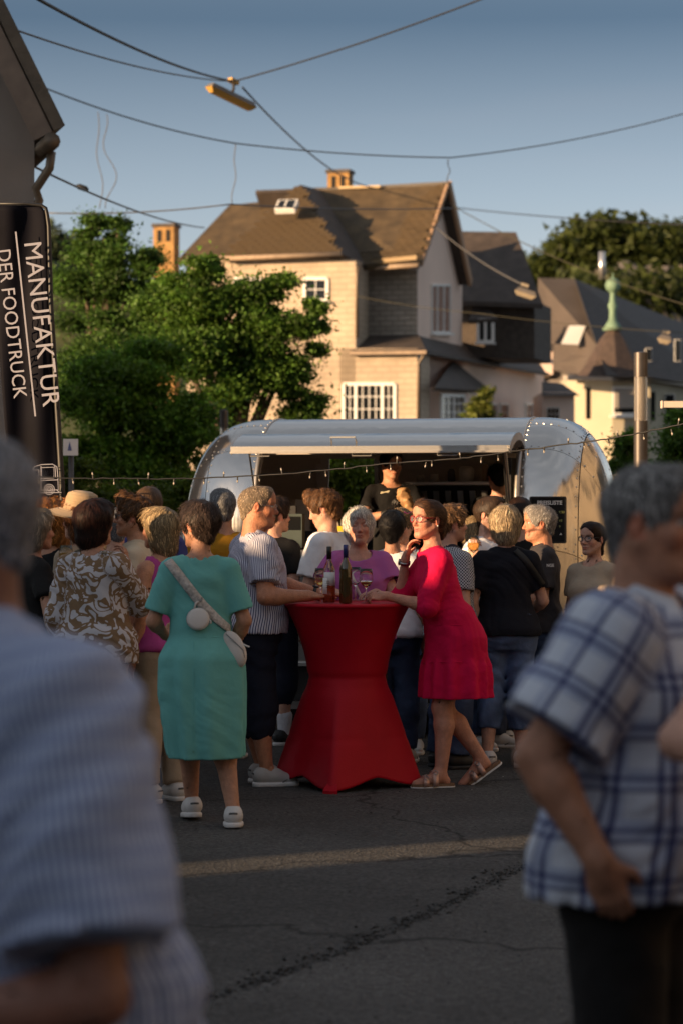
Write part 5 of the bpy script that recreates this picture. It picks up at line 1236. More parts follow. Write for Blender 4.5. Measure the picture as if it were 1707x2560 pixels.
M_lin = mat('liner', (.58, .54, .50), .7, var=.06); M_blk = mat('matt_black', (.012, .012, .013), .5, var=.2); M_steel = mat('steel_brushed', (.58, .57, .55), .36, metal=1., stretch=(1, 1, 30), bump=.05, bscale=20)
TR = empty('food_trailer', (.48, 18.95, 0), math.radians(-12)); tag(TR, 'rounded aluminium food trailer with its serving hatch open', 'food trailer')
ZB, ZT, ZS, HD, LX, AR, ALf = .50, 2.38, 1.42, 1.05, 1.72, 1.05, -.95
def sect(u):
    """cross-section, u in 0..1 front bottom -> roof -> back bottom"""
    h1 = ZS - ZB; arc = 1.55; tot = 2 * (h1 + arc); d = u * tot
    if d < h1: return -HD, ZB + d
    if d > tot - h1: return HD, ZB + (tot - d)
    a = (d - h1) / (2 * arc) * math.pi; e = 2 / 2.5; c, s = math.cos(a), math.sin(a)
    return -HD * math.copysign(abs(c) ** e, c), ZS + (ZT - ZS) * abs(s) ** e
def shell(x, u, off=0.):
    y, z = sect(u)
    k = max((x - AR) / (LX - AR), (ALf - x) / (LX + ALf), 0.); k = min(k, 1.)
    sz = (1 - k ** 3.3) ** (1 / 3.3); sy = (1 - k ** 2.3) ** (1 / 2.3)
    yy, zz = y * sy, ZB + (z - ZB) * sz
    if off: c = V3(0, 0, 1.4); p = V3(x * (1 - off / 1.7), yy * (1 - off / 1.05), ZB + (zz - ZB) * (1 - off / 1.9)); return p
    return V3(x, yy, zz)
h1_, tot_ = ZS - ZB, 2 * (ZS - ZB + 1.55)
uz = lambda z: (z - ZB) / tot_                                   # u on the straight front wall
def u_at(zt):                                                   # u on the front arc at height zt
    lo, hi = h1_ / tot_, .5
    for _ in range(40):
        m = (lo + hi) / 2
        if sect(m)[1] < zt: lo = m
        else: hi = m
    return lo
def panel(name, x0, x1, u0, u1, nx, nu, mt, gap=.004, off=0., parent=TR, power=1.):
    V, F = [], []
    for i in range(nx + 1):
        t = i / nx; x = x0 + gap + (x1 - x0 - 2 * gap) * (t if power == 1 else (t ** power if x1 > 0 and power < 1 else 1 - (1 - t) ** power))
        for j in range(nu + 1): V.append(shell(x, u0 + (u1 - u0) * (j / nu) + (gap / 6 if j == 0 else -gap / 6 if j == nu else 0), off))
    F = np.array([[i * (nu + 1) + j, (i + 1) * (nu + 1) + j, (i + 1) * (nu + 1) + j + 1, i * (nu + 1) + j + 1] for i in range(nx) for j in range(nu)])
    return obj(name, mk_mesh(name, V, F, True), mt, parent)
UO0, UO1 = uz(1.33), u_at(2.13)                                  # serving opening
# body panels between the end caps
panel('panel', ALf, AR, 0, UO0, 12, 10, M_alud); panel('panel', ALf, AR, UO1, .5, 12, 14, M_alu); panel('panel', ALf, AR, .5, 1 - UO1, 12, 14, M_alu)
WB0, WB1 = -.86, -.38                                            # back window
panel('panel', ALf, AR, 1 - UO0, 1, 8, 8, M_alu); panel('panel', ALf, WB0, 1 - UO1, 1 - UO0, 4, 14, M_alu); panel('panel', WB1, AR, 1 - UO1, 1 - UO0, 8, 14, M_alu)
# end caps: gores between riveted seams
us = [0, uz(.95), uz(1.38), .335, .415, .5, .585, .665, 1 - uz(1.38), 1 - uz(.95), 1]
RV = []
def rivet_row(fn, n):
    for i in range(n): RV.append(fn((i + .5) / n))
for k in range(10):
    for x0, x1, pw in ((AR, AR + .42, 1), (AR + .42, LX, .45)): panel('panel', x0, x1, us[k], us[k + 1], 14, 10, M_alu, .003, power=pw)
    for x0, x1, pw in ((ALf - .40, ALf, 1), (-LX, ALf - .40, 2.2)): panel('panel', x0, x1, us[k], us[k + 1], 14, 10, M_alu, .003, power=pw)
for u in us[1:6]:
    rivet_row(lambda t, u=u: (AR + .04 + .60 * t, u + .006), 11); rivet_row(lambda t, u=u: (ALf - .04 - .60 * t, u + .006), 11)
rivet_row(lambda t: (AR + .018, t * .5), 30); rivet_row(lambda t: (AR + .405, .06 + t * .42), 24); rivet_row(lambda t: (ALf - .018, t * .5), 30); rivet_row(lambda t: (ALf - .385, .06 + t * .42), 24); rivet_row(lambda t: (ALf + 2 * t, UO1 + .014), 34); rivet_row(lambda t: (ALf + 2 * t, UO0 - .012), 30)
m = MB()
for x, u in RV:
    p = shell(x, u); q = nrm(np.cross(shell(x + .01, u) - p, shell(x, u + .005) - p)); q = q if q[1] * p[1] >= 0 or q[2] > .3 else -q
    m.obox(p, nrm(np.cross(q, V3(.3, .2, 1))), nrm(np.cross(q, nrm(np.cross(q, V3(.3, .2, 1))))), q, .006, .006, .003)
r = m.build('rivets', M_steel, TR); r['kind'] = 'stuff'
# seams (thin dark rub strips where the caps meet the body)
for xx in (AR, ALf): MB().tube([shell(xx, t, -.002) for t in np.linspace(UO1 if xx == AR else UO1, .75, 40)], .006, 5).build('seam_strip', M_alud, TR, True)
# inner liner
def liner(x0, x1, u0, u1, nx, nu, mt): return panel('liner', x0, x1, u0, u1, nx, nu, mt, 0., .05)
liner(ALf, AR, UO1, 1 - UO1, 8, 24, M_lin); liner(ALf, WB0, 1 - UO1, 1, 4, 14, M_lin); liner(WB1, AR, 1 - UO1, 1, 6, 14, M_lin); liner(WB0, WB1, 1 - UO0, 1, 3, 6, M_lin)
for x0, x1, pw in ((AR, LX, .45), (-LX, ALf, 2.2)): panel('liner', x0, x1, 0, 1, 14, 50, M_lin, 0., .05, power=pw)
MB().box((-1.6, -.95, .46), (1.6, .95, .50)).build('floor', M_alud, TR)
# rub rail, bumper, wheels, end skirt
MB().tube([shell(x, 0.) + [0, -.01, .02] for x in list(np.linspace(-1.7, 1.7, 40))], .022, 6).build('rub_rail', M_steel, TR, True)
MB().tube([shell(-LX + .0005 + (LX + ALf) * t ** 2.2, uz(1.18)) + nrm([-.6, -1, 0]) * .012 for t in np.linspace(0, 1, 24)], .028, 8).build('window_trim', M_blk, TR, True)
panel('end_window', -LX, ALf - .04, uz(.80), uz(1.16), 12, 6, mat('tinted_glass', (.02, .02, .022), .08, spec=.8), .0, -.004, power=2.2)
for x in (-.45, .40):
    w = empty('wheel', (0, 0, 0)); w.parent = TR
    for nm, pr, mt in (('tyre', [(.18, -.09), (.30, -.10), (.325, -.06), (.325, .06), (.30, .10), (.18, .09)], M_blk), ('rim', [(.02, -.06), (.17, -.07), (.19, .0), (.17, .07), (.02, .06)], M_steel)):
        q = MB().lathe(pr, (0, 0, 0), 24); q.v = [(a + x, c - .92, b + .325) for a, b, c in q.v]; q.build(nm, mt, w, True)
MB().box((-1.1, -.95, .34), (1.1, .95, .455)).build('chassis', M_blk, TR)
for x in (-1.25, 1.25): MB().box((x - .03, -.8, .01), (x + .03, -.74, .47)).box((x - .09, -.86, .0), (x + .09, -.68, .012)).build('support_leg', M_steel, TR)
MB().box((-.95, -1.30, .20), (.55, -1.02, .235)).build('step_plate', M_steel, TR)
# serving counter
MB().box((ALf + .01, -1.30, 1.325), (AR - .01, -.90, 1.365)).build('counter', M_steel, TR); MB().box((ALf + .01, -1.305, 1.28), (AR - .01, -1.295, 1.37)).build('counter_edge', M_steel, TR)
MB().box((-.72, -1.02, .66), (.30, -1.056, .70)).build('step_trim', M_steel, TR)
# opening frame
fr = MB(); t_ = .03
for x in (ALf + .015, AR - .015): MB().tube([shell(x, UO0 + (UO1 - UO0) * q) for q in np.linspace(0, 1, 14)], .022, 6).build('opening_frame', M_alud, TR, True)
# hatch: curved panel lifted on struts
prof = [(-.82, 2.145), (-.90, 2.195), (-1.02, 2.225), (-1.15, 2.232), (-1.28, 2.222), (-1.42, 2.195), (-1.54, 2.155), (-1.60, 2.12)]
def strip(pr, x0, x1, name, mt, par=None, nx=8):
    V = [V3(x0 + (x1 - x0) * i / nx, y, z) for i in range(nx + 1) for y, z in pr]; n = len(pr); F = np.array([[i * n + j, (i + 1) * n + j, (i + 1) * n + j + 1, i * n + j + 1] for i in range(nx) for j in range(n - 1)]); return obj(name, mk_mesh(name, V, F, True), mt, par or TR)
ht = strip(prof, ALf - .02, AR + .02, 'hatch', M_alu); strip([(y + .012, z - .03) for y, z in prof], ALf - .02, AR + .02, 'hatch_lining', M_lin, ht)
for x in (ALf - .022, AR + .016): MB().prism([(x, y, z) for y, z in prof] + [(x, y + .02, z - .055) for y, z in prof[::-1]], (.006, 0, 0)).build('hatch_rim', M_alud, ht)
MB().box((ALf - .02, -1.612, 2.088), (AR + .02, -1.598, 2.125)).build('hatch_lip', M_steel, ht)
MB().box((ALf - .02, -1.63, 2.074), (AR + .02, -1.585, 2.088)).build('hatch_seal', M_alud, ht)
for x in (-.15,): MB().tube([(x - .09, -1.52, 2.165), (x - .09, -1.56, 2.19), (x + .09, -1.56, 2.19), (x + .09, -1.52, 2.165)], .008, 6).build('hatch_handle', M_steel, ht)
for x in (.62, .0, -.75): MB().tube([(x - .07, -1.60, 2.09), (x - .07, -1.615, 2.055), (x + .07, -1.615, 2.055), (x + .07, -1.60, 2.09)], .006, 6).build('latch', M_steel, ht)
for x in (ALf + .05, AR - .07): MB().tube([(x, -1.38, 2.16), (x, -1.14, 1.75), (x, -1.06, 1.62)], [.007, .007, .012], 6).build('strut', M_blk, TR); 
MB().tube([(AR - .03, -1.5, 2.14), (AR - .03, -1.08, 1.40)], .010, 6).build('strut', M_steel, TR)
# interior fittings: hood with baffles, shelf with boxes, back window frame, partition arch
hd = empty('extractor_hood'); hd.parent = TR
MB().prism([(.02, .62, 1.36), (.66, .62, 1.36), (.66, .46, 1.86), (-.02, .46, 1.86)], (0, .4, 0)).build('hood_box', M_blk, hd)
for i in range(6):
    x = .07 + i * .098; MB().prism([(x, .605, 1.40), (x + .045, .605, 1.40), (x + .040, .45, 1.82), (x - .005, .45, 1.82)], (0, -.03, 0)).build('baffle', M_steel, hd)
MB().box((-.04, .30, 1.865), (1.0, .85, 1.89)).build('shelf', M_steel, TR)
for i, (x, w, h, c) in enumerate(((.31, .07, .05, (.30, .28, .26)), (.42, .08, .06, (.40, .38, .35)), (.56, .06, .10, (.06, .05, .05)), (.68, .12, .12, (.45, .43, .40)), (.83, .05, .14, (.30, .20, .12)), (.91, .05, .12, (.25, .22, .2)))): MB().lathe([(w / 2, 0), (w / 2 * 1.02, h * .8), (w / 2 * .7, h), (.01, h)], (x - .24, .38, 1.893), 10).build('container', mat('cont%d' % i, c, .5), TR, True)
fm = MB(); yb = .99
for a, b in (((WB0, yb, 1.34), (WB0, .84, 2.12)), ((WB1, yb, 1.34), (WB1, .84, 2.12)), ((WB0, .84, 2.12), (WB1, .84, 2.12)), ((WB0, yb, 1.34), (WB1, yb, 1.34))): fm.bar(a, b, .035, .05)
fm.build('back_window_frame', M_alud, TR)
MB().prism([(WB0 - .02, .80, 2.12), (WB0 + .10, .80, 2.12), (WB0 + .045, .92, 1.38), (WB0 - .0, .92, 1.38)], (0, .02, 0)).build('window_reveal', mat('reveal', (.55, .54, .55), .4), TR)
MB().box((-.96, .30, .50), (-.93, .96, 1.75)).build('partition', M_lin, TR)
MB().box((ALf, -.85, 1.20), (AR, -.55, 1.24)).build('worktop', M_steel, TR); MB().box((-.55, .45, .5), (1.0, .9, 1.20)).build('back_units', M_blk, TR)
MB().box((-.90, -.4, 1.24), (-.52, .1, 1.50)).build('coffee_machine', M_blk, TR)
MB().box((AR - .10, -.99, 1.36), (AR - .06, -.5, 2.05)).build('side_cupboard', M_blk, TR)
# red and white sticker band at the far right end
for i, (z0, z1, c) in enumerate(((1.78, 1.90, (.55, .06, .05)), (1.90, 2.02, (.7, .66, .62)), (1.64, 1.78, (.6, .10, .08)))):
    panel('end_sticker', LX - .055, LX - .010, .10 + .36 * (z0 - .9) / 1.4, .10 + .36 * (z1 - .9) / 1.4, 4, 4, mat('sticker%d' % i, c, .5), 0., -.006)

def text_mesh(name, s, size, mt, parent, loc, rot=(math.pi / 2, 0, 0), align='LEFT', bold=0., ext=.0006, spacing=1., sx=1.):
    cu = bpy.data.curves.new(name, 'FONT'); cu.body = s; cu.size = size; cu.align_x = align; cu.extrude = ext; cu.offset = bold; cu.space_character = spacing; cu.resolution_u = 3
    t = bpy.data.objects.new(name, cu); COL.objects.link(t); dg = bpy.context.evaluated_depsgraph_get(); dg.update(); me = bpy.data.meshes.new_from_object(t.evaluated_get(dg)); bpy.data.objects.remove(t); me.name = name
    o = obj(name, me, None, parent); me.materials.clear(); me.materials.append(mt); o.location = loc; o.rotation_euler = rot; o.scale = (sx, 1, 1); return o
# price list board leaning on the trailer
pb = dat(1257, 1194, 17.55); PB = empty('price_board', tuple(pb), math.radians(6)); tag(PB, 'black price list board on the trailer behind the man in the polo', 'price board')
k_ = 17.55 / FPX * 1.08865; bw, bh = 41 * k_, 52 * k_
MB().box((-bw, 0, -bh), (bw, .012, bh)).build('board', mat('board_black', (.014, .014, .015), .22), PB); M_tw = mat('text_white', (.75, .73, .72), .6); M_ty = mat('text_green', (.42, .45, .16), .6)
f = MB()
for a, b in (((-bw, 0, -bh), (bw, 0, -bh)), ((bw, 0, -bh), (bw, 0, bh)), ((bw, 0, bh), (-bw, 0, bh)), ((-bw, 0, bh), (-bw, 0, -bh))): f.bar(a, b, .012, .018, (0, 1, 0))
f.build('board_frame', M_blk, PB)
text_mesh('heading', 'PREISLISTE', .040, M_tw, PB, (-bw * .62, -.002, bh * .68), bold=.0012)
for i, (a, b, pz) in enumerate((('Beef Burger', '9,50', .30), ('Bratkartoffeln aus', '', .06), ('Kartoffelsalat', '10', -.08), ('Caesar-Bowl', '9', -.34))):
    text_mesh('menu_line', a, .026, M_ty, PB, (-bw * .86, -.002, bh * pz), bold=.0006)
    if b: text_mesh('price', b, .024, M_ty, PB, (bw * .62, -.002, bh * pz))
for a, pz in (('Salat, Zwiebel, Tomaten & mehr', .20), ('Tomaten, Bohnen', -.44), ('Salatmix', -.52)): text_mesh('small_print', a, .014, M_tw, PB, (-bw * .86, -.002, bh * pz))
MB().prism([(bw * .66, -.003, -bh * .66), (bw * .80, -.003, -bh * .66), (bw * .73, -.003, -bh * .56)], (0, .002, 0)).build('menu_mark', M_tw, PB)

# things on the counter
def T(x, y, z): c, s = math.cos(TR.rotation_euler[2]), math.sin(TR.rotation_euler[2]); return V3(TR.location[0] + x * c - y * s, TR.location[1] + x * s + y * c, z)
nb_ = empty('napkin_box', tuple(T(-.30, -1.17, 1.366)), TR.rotation_euler[2]); tag(nb_, 'small wooden box with yellow napkins and spoons on the counter', 'box'); M_wd = mat('wood_box', (.42, .20, .08), .6, var=.15, vscale=12, stretch=(1, 1, 6))
for lo, hi in (((-.11, -.07, 0), (.11, -.058, .12)), ((-.11, .058, 0), (.11, .07, .12)), ((-.11, -.058, 0), (-.098, .058, .12)), ((.098, -.058, 0), (.11, .058, .12)), ((-.11, -.07, -.004), (.11, .07, .004))): MB().box(lo, hi).build('board', M_wd, nb_)
for x in (-.01, .065): MB().box((x - .036, -.03, .01), (x + .036, .03, .18)).build('napkin_stack', mat('napkin_yellow', (.50, .42, .02), .8), nb_)
for i in range(4): MB().lathe([(.010, 0), (.014, .02), (.012, .03), (.004, .05)], (-.085 + i * .016, -.02 + .01 * (i % 2), .10), 8).build('wooden_spoon', mat('spoon', (.60, .40, .20), .7), nb_, True)
pt = empty('card_terminal', tuple(T(-.62, -1.14, 1.366)), TR.rotation_euler[2]); tag(pt, 'dark green box shaped till on the counter behind the striped man', 'till'); MB().box((-.085, -.05, .02), (.085, .05, .27)).build('housing', mat('till_green', (.035, .055, .05), .5, var=.2), pt); MB().box((-.03, -.02, .27), (.03, .02, .33)).build('top', M_blk, pt); MB().box((-.075, -.053, .15), (.075, -.049, .25)).build('screen', M_glass, pt)
for s in (-1, 1): MB().box((s * .06 - .008, -.03, 0), (s * .06 + .008, .03, .022)).build('foot', M_blk, pt)
st = empty('steel_pot', tuple(T(-.28, -.75, 1.26)), 0); tag(st, 'small steel pot inside the hatch above the napkin box', 'pot'); MB().lathe([(.09, 0), (.10, .02), (.10, .16), (.105, .17), (.095, .17), (.09, .03)], (0, 0, .02), 20).build('pot_body', M_steel, st, True); MB().tube([(-.10, 0, .16), (-.16, -.02, .22), (-.22, -.04, .26)], .008, 6).build('pot_handle', M_steel, st)

# ---------------------------------------------------------------- beach flag banner
YB = 15.6; BN = empty('beach_flag', tuple(dat(140, 1176, YB) * [1, 1, 0])); tag(BN, 'tall black foodtruck banner with white lettering on a curved pole', 'banner'); OB = np.array(BN.location)
M_flag = bpy.data.materials.new('flag_cloth'); M_flag = mat('flag_black', (.007, .007, .011), .7, var=.3, vscale=2, spec=.06, bump=.05, bscale=8)
def right_x(y): return np.interp(y, [470, 480, 520, 700, 900, 1100, 1180, 1700], [96, 108, 113, 118, 130, 142, 146, 176])
def left_x(y): return np.interp(y, [470, 700, 900, 1000, 1180, 1300], [-14, -8, 6, 14, 30, 44])
V = []; ny, nx = 60, 16
for j in range(ny + 1):
    y = 472 + (1290 - 472) * j / ny
    for i in range(nx + 1):
        t = i / nx; x = left_x(y) + (right_x(y) - 4 - left_x(y)) * t; V.append(dat(x, y, YB + .035 * math.sin(t * 7 + y * .006) * t * (1.05 - t) * 3 + .05 * (1 - t) * math.sin(y * .012)) - OB)
F = np.array([[j * (nx + 1) + i, (j + 1) * (nx + 1) + i, (j + 1) * (nx + 1) + i + 1, j * (nx + 1) + i + 1] for j in range(ny) for i in range(nx)])
fl = obj('flag', mk_mesh('flag', V, F, True), M_flag, BN); sm = fl.modifiers.new('thick', 'SOLIDIFY'); sm.thickness = .003
pole = [dat(x, y, YB - .01) - OB for x, y in ((-20, 468), (60, 468), (95, 471), (106, 478), (109, 492), (113, 520), (118, 700), (130, 900), (142, 1100), (146, 1180), (160, 1440), (172, 1650))]; b0 = pole[-1].copy(); b0[2] = 0.
MB().tube(pole + [b0], [.010, .010, .011, .012, .013, .014, .016, .018, .02, .022, .024, .026, .026], 8).build('pole', M_blk, BN, True)
bs = empty('ground_cross'); bs.parent = BN; bs.location = tuple(b0)
for a in (0, math.pi / 2): MB().bar((-.4 * math.cos(a), -.4 * math.sin(a), .02), (.4 * math.cos(a), .4 * math.sin(a), .02), .05, .03 if a else .034).build('cross_bar', M_blk, bs)
M_let = mat('lettering', (.34, .34, .40), .7)
def flag_text(s, x0, y0, x1, y1, size, sp=1.):
    a, b = dat(x0, y0, YB - .075) - OB, dat(x1, y1, YB - .075) - OB; d = b - a; ang = math.atan2(d[2], d[0]); o = text_mesh('lettering', s, size, M_let, BN, tuple(a), (math.pi / 2, 0, 0), spacing=sp)
    w = max(v.co.x for v in o.data.vertices); sx = np.linalg.norm(d) / w
    o.scale = (sx, 1, 1); o.rotation_euler = (math.pi / 2, -ang, 0)
    for v in o.data.vertices: v.co.y = v.co.y
    return o
kk = YB / FPX * 1.08865
flag_text('MANUFAKTUR', 56, 556, 100, 935, 40 * kk / .70, 1.); flag_text('DER FOODTRUCK', -6, 573, 33, 916, 31 * kk / .70, 1.)
MB().bar(dat(37, 532, YB - .075) - OB, dat(82, 956, YB - .075) - OB, .010, .002, (0, 1, 0)).build('lettering_rule', M_let, BN)
# line drawing of a small caravan
ic = empty('caravan_drawing'); ic.parent = BN
def dl(*pts, r=.0032): MB().tube([dat(x, y, YB - .085) - OB for x, y in pts], r, 5).build('drawn_line', M_let, ic)
dl((74, 1125), (74, 1085), (80, 1072), (96, 1067), (122, 1066), (132, 1072), (134, 1090), (135, 1125), (74, 1126)); dl((95, 1070), (95, 1125)); dl((96, 1074), (124, 1073), (125, 1098), (97, 1099), (96, 1074)); dl((73, 1104), (134, 1102)); dl((78, 1080), (90, 1079), (90, 1098), (78, 1099), (78, 1080)); dl((127, 1070), (129, 1098)); dl((70, 1132), (142, 1131)); dl((131, 1125), (138, 1131))
for r in (4, 8, 12): dl(*[(114 + r * math.cos(a), 1124 + r * math.sin(a)) for a in np.linspace(0, 6.28, 14)], r=.0028)
text_mesh('small_script', 'die bring mi alles', .034, M_let, BN, tuple(dat(76, 1160, YB - .09) - OB), (math.pi / 2, -.03, 0))
# white sign behind the flag
sg = empty('street_sign', tuple(dat(163, 1176, 21) * [1, 1, 0])); tag(sg, 'small white sign plate beside the banner', 'sign'); z0, z1 = dat(0, 1046, 21)[2], dat(0, 1008, 21)[2]; w = 17 * 21 / FPX * 1.08865
MB().box((-w, -.01, z0), (w, .01, z1)).build('plate', mat('plate_white', (.62, .60, .60), .5), sg); MB().tube([(0, .035, 0), (0, .035, z1)], .024, 8).build('post', M_post, sg, True)
MB().prism([(-w * .4, -.013, (z0 + z1) / 2 - .03), (w * .2, -.013, (z0 + z1) / 2 - .03), (-w * .1, -.013, (z0 + z1) / 2 + .05)], (0, .002, 0)).build('pictogram', mat('blue', (.08, .10, .25), .5), sg)

# ---------------------------------------------------------------- string of lights
P1, P2, P3 = dat(60, 1096, 15.3), dat(470, 1098, 15.2), dat(880, 1066, 14.9); P4 = dat(1240, 1028, 14.6); P5 = dat(1600, 966, 14.2)
ctl = [P1, dat(270, 1099, 15.25), P2, dat(680, 1086, 15.05), P3, dat(1060, 1052, 14.75), P4, dat(1420, 1003, 14.4), P5]; pts = []
for i in range(len(ctl) - 1):
    p0, p1, p2, p3 = ctl[max(i - 1, 0)], ctl[i], ctl[i + 1], ctl[min(i + 2, len(ctl) - 1)]
    for t in np.linspace(0, 1, 14)[:-1]: pts.append(.5 * (2 * p1 + (p2 - p0) * t + (2 * p0 - 5 * p1 + 4 * p2 - p3) * t * t + (3 * p1 - p0 - 3 * p2 + p3) * t ** 3))
SL = empty('string_lights', tuple(pts[0])); tag(SL, 'black cable of small fairy lights strung across the front of the trailer', 'string lights'); o0 = np.array(pts[0])
rs = np.random.RandomState(2)
MB().tube([p - o0 + rs.randn(3) * .002 for p in pts], .0048, 6).build('cable', M_cable, SL, True)
M_bulb = mat('bulb', (.8, .72, .6), .2, trans=.6)
for i in range(4, len(pts), 3):
    dn = -1 if (i // 3) % 3 else 1; p = pts[i] - o0 + V3(rs.randn() * .03, 0, 0); d = V3(rs.uniform(-.3, .3), rs.uniform(-.2, .2), dn); d = nrm(d)
    sk = MB().tube([p, p + d * .022], [.005, .005], 6).build('lamp_socket', M_cable, SL); MB().tube([p + d * .021, p + d * .028, p + d * .036, p + d * .040], [.004, .0058, .0045, .001], 6).build('bulb', M_bulb, sk, True)

# ---------------------------------------------------------------- standing table with stretch cover
TC = V3(.035, 14.62, 0); TB = empty('standing_table', tuple(TC)); tag(TB, 'round standing table under a dark red stretch cover', 'table')
M_red = mat('stretch_red', (.44, .002, .014), .58, bump=.10, bscale=120, var=.06, spec=.25)
TH0 = math.radians(258); RT, ZTOP = .385, 1.10
nt_, nz_ = 112, 70; V = []
for j in range(nz_ + 1):
    t = j / nz_
    for i in range(nt_):
        th = 2 * math.pi * i / nt_; ph = (th - TH0) * 2; c4 = abs(math.cos(ph))            # 1 at a foot, 0 between
        foot = c4 ** 5; hem = .012 + .062 * (1 - c4 ** 1.5) ** .9
        sq = 1 / max(abs(math.cos(((th - TH0 + math.pi / 4) % (math.pi / 2)) - math.pi / 4)), .70)
        inv = 1 / max(abs(math.cos(((th - TH0) % (math.pi / 2)) - math.pi / 4)), .70) # square with corners at the feet
        rb = .345 * inv ** .85 * (1 - .03 * (1 - c4)) + .012 * foot
        z = ZTOP + (hem - ZTOP) * t
        zz = (z) / ZTOP; wr = .232 + (RT - .232) * max(0, (zz - .50) / .50) ** 2.1; wl = .232 + (rb - .232) * max(0, (.60 - zz) / .60) ** .95
        w = min(max((zz - .48) / .16, 0), 1); w = w * w * (3 - 2 * w); r = wr * w + wl * (1 - w)
        r *= 1 - .016 * (1 - c4) * math.sin(math.pi * min(1, t)) 
        r -= .007 * math.exp(-((z - .66) / .016) ** 2) + .004 * c4 * math.exp(-((z - .30) / .02) ** 2); V.append((r * math.cos(th), r * math.sin(th), z))
F = [[j * nt_ + i, j * nt_ + (i + 1) % nt_, (j + 1) * nt_ + (i + 1) % nt_, (j + 1) * nt_ + i] for j in range(nz_) for i in range(nt_)]; F = [q[::-1] for q in F]
cv = obj('stretch_cover', mk_mesh('stretch_cover', V, np.array(F), True), M_red, TB); sm = cv.modifiers.new('thick', 'SOLIDIFY'); sm.thickness = .003
MB().lathe([(.01, 1.104), (.375, 1.104), (.386, 1.101), (.389, 1.094), (.386, 1.086)], (0, 0, 0), 64, False).build('table_top', M_red, TB, True)
for k in range(4):
    a = TH0 + k * math.pi / 2; q = V3(.485 * math.cos(a), .485 * math.sin(a), 0); MB().tube([q * .15 + [0, 0, .1], q * .7 + [0, 0, .04], q * .84 + [0, 0, .02], q * .85], [.015, .015, .018, .02], 8).build('foot', M_steel, TB)
    MB().prism([q * 1.02 + [0, 0, .0], q * 1.0 + V3(-q[1], q[0], 0) * .09 + [0, 0, .0], q * .86 + V3(-q[1], q[0], 0) * .05 + [0, 0, .05], q * .86 - V3(-q[1], q[0], 0) * .05 + [0, 0, .05], q * 1.0 - V3(-q[1], q[0], 0) * .09], (0, 0, .018)).build('foot_pocket', M_red, TB)
MB().tube([(0, 0, .05), (0, 0, 1.09)], .03, 12).build('column', M_steel, TB)
# bottles and glasses
M_gl = mat('clear_glass', (1, 1, 1), .02, trans=1., ior=1.45); M_gg = mat('brown_bottle_glass', (.050, .030, .006), .06, spec=.8, coat=.3); M_wine = mat('white_wine', (.85, .62, .22), .05, trans=.85, ior=1.33); M_rose = mat('rose_wine', (.75, .16, .05), .1, trans=.55, ior=1.33)
def glass(label, x, y, z, fill=.03, tilt=0., grp=None):
    e = empty('wine_glass', (x, y, z)); tag(e, label, 'wine glass', grp); e.rotation_euler = (0, tilt, 0)
    outer = [(.036, 0), (.034, .003), (.006, .008), (.0045, .02), (.0045, .085), (.010, .094), (.030, .112), (.041, .135), (.0395, .165), (.034, .205)]
    MB().lathe(outer + [(.0332, .205), (.0386, .165), (.0400, .135), (.029, .1135), (.008, .097), (.001, .096)], (0, 0, 0), 24, False).build('glass_body', M_gl, e, True)
    if fill: MB().lathe([(.002, .0968), (.008, .0975), (.0285, .1142), (.0392 if fill > .02 else .034, .1135 + .018), (.0396, .1135 + fill), (.002, .1135 + fill)], (0, 0, 0), 24).build('wine', M_wine, e, True)
    return e
zt = 1.107
b1 = empty('wine_bottle', tuple(at(823, 1508, 14.42) * [1, 1, 0] + [0, 0, zt])); tag(b1, 'clear bottle of rose wine with white label on the red table', 'bottle')
MB().lathe([(.034, .003), (.037, .008), (.037, .19), (.035, .205), (.018, .245), (.0135, .26), (.0135, .325), (.0150, .326), (.0150, .333)], (0, 0, 0), 28).build('glass_body', M_gl, b1, True)
MB().lathe([(.030, .006), (.0352, .010), (.0352, .105), (.002, .105)], (0, 0, 0), 24).build('wine', M_rose, b1, True); MB().lathe([(.0152, .262), (.0155, .335), (.012, .338), (.001, .338)], (0, 0, 0), 20).build('screw_cap', mat('cap_black', (.012, .012, .012), .35), b1, True)
def lab(par, r, z0, z1, a0, a1, mt, name='label'): 
    n = 12; A = [V3(r * math.cos(a), r * math.sin(a), z0) for a in np.linspace(a0, a1, n)]; B = [q + [0, 0, z1 - z0] for q in A]; bandmesh(name, A, B, mt, par, .0008)
M_lab = mat('label_white', (.72, .70, .68), .7); lab(b1, .0378, .105, .185, math.radians(215), math.radians(335), M_lab); lab(b1, .0384, .055, .150, math.radians(195), math.radians(252), mat('label_white2', (.78, .77, .74), .7), 'back_label')
for i in range(4): text_mesh('label_print', 'Rosé trocken' if i == 0 else 'Qualitätswein', .007, M_blk, b1, (-.0295, -.0262, .130 - i * .012), (math.pi / 2, 0, -.62))
b2 = empty('wine_bottle', tuple(at(864, 1510, 14.36) * [1, 1, 0] + [0, 0, zt])); tag(b2, 'dark brown wine bottle with blue cap in front of the lilac blouse', 'bottle')
MB().lathe([(.034, .0), (.0375, .006), (.0375, .20), (.035, .218), (.020, .250), (.0145, .268), (.0145, .33), (.001, .331)], (0, 0, 0), 28).build('glass_body', M_gg, b2, True); MB().lathe([(.0152, .272), (.0152, .345), (.012, .349), (.001, .349)], (0, 0, 0), 20).build('screw_cap', mat('cap_blue', (.03, .04, .16), .3, metal=.3), b2, True)
g_ = at(802, 1508, 14.5); glass('wine glass half full behind the clear rose bottle on the red table', g_[0], 14.55, zt, .034)
g_ = at(915, 1508, 14.42); glass('wine glass held by the woman in the red dress on the table', g_[0], 14.42, zt, .012)
g_ = at(888, 1508, 14.8); glass('nearly empty wine glass behind the dark brown bottle', g_[0], 14.82, zt, .0)
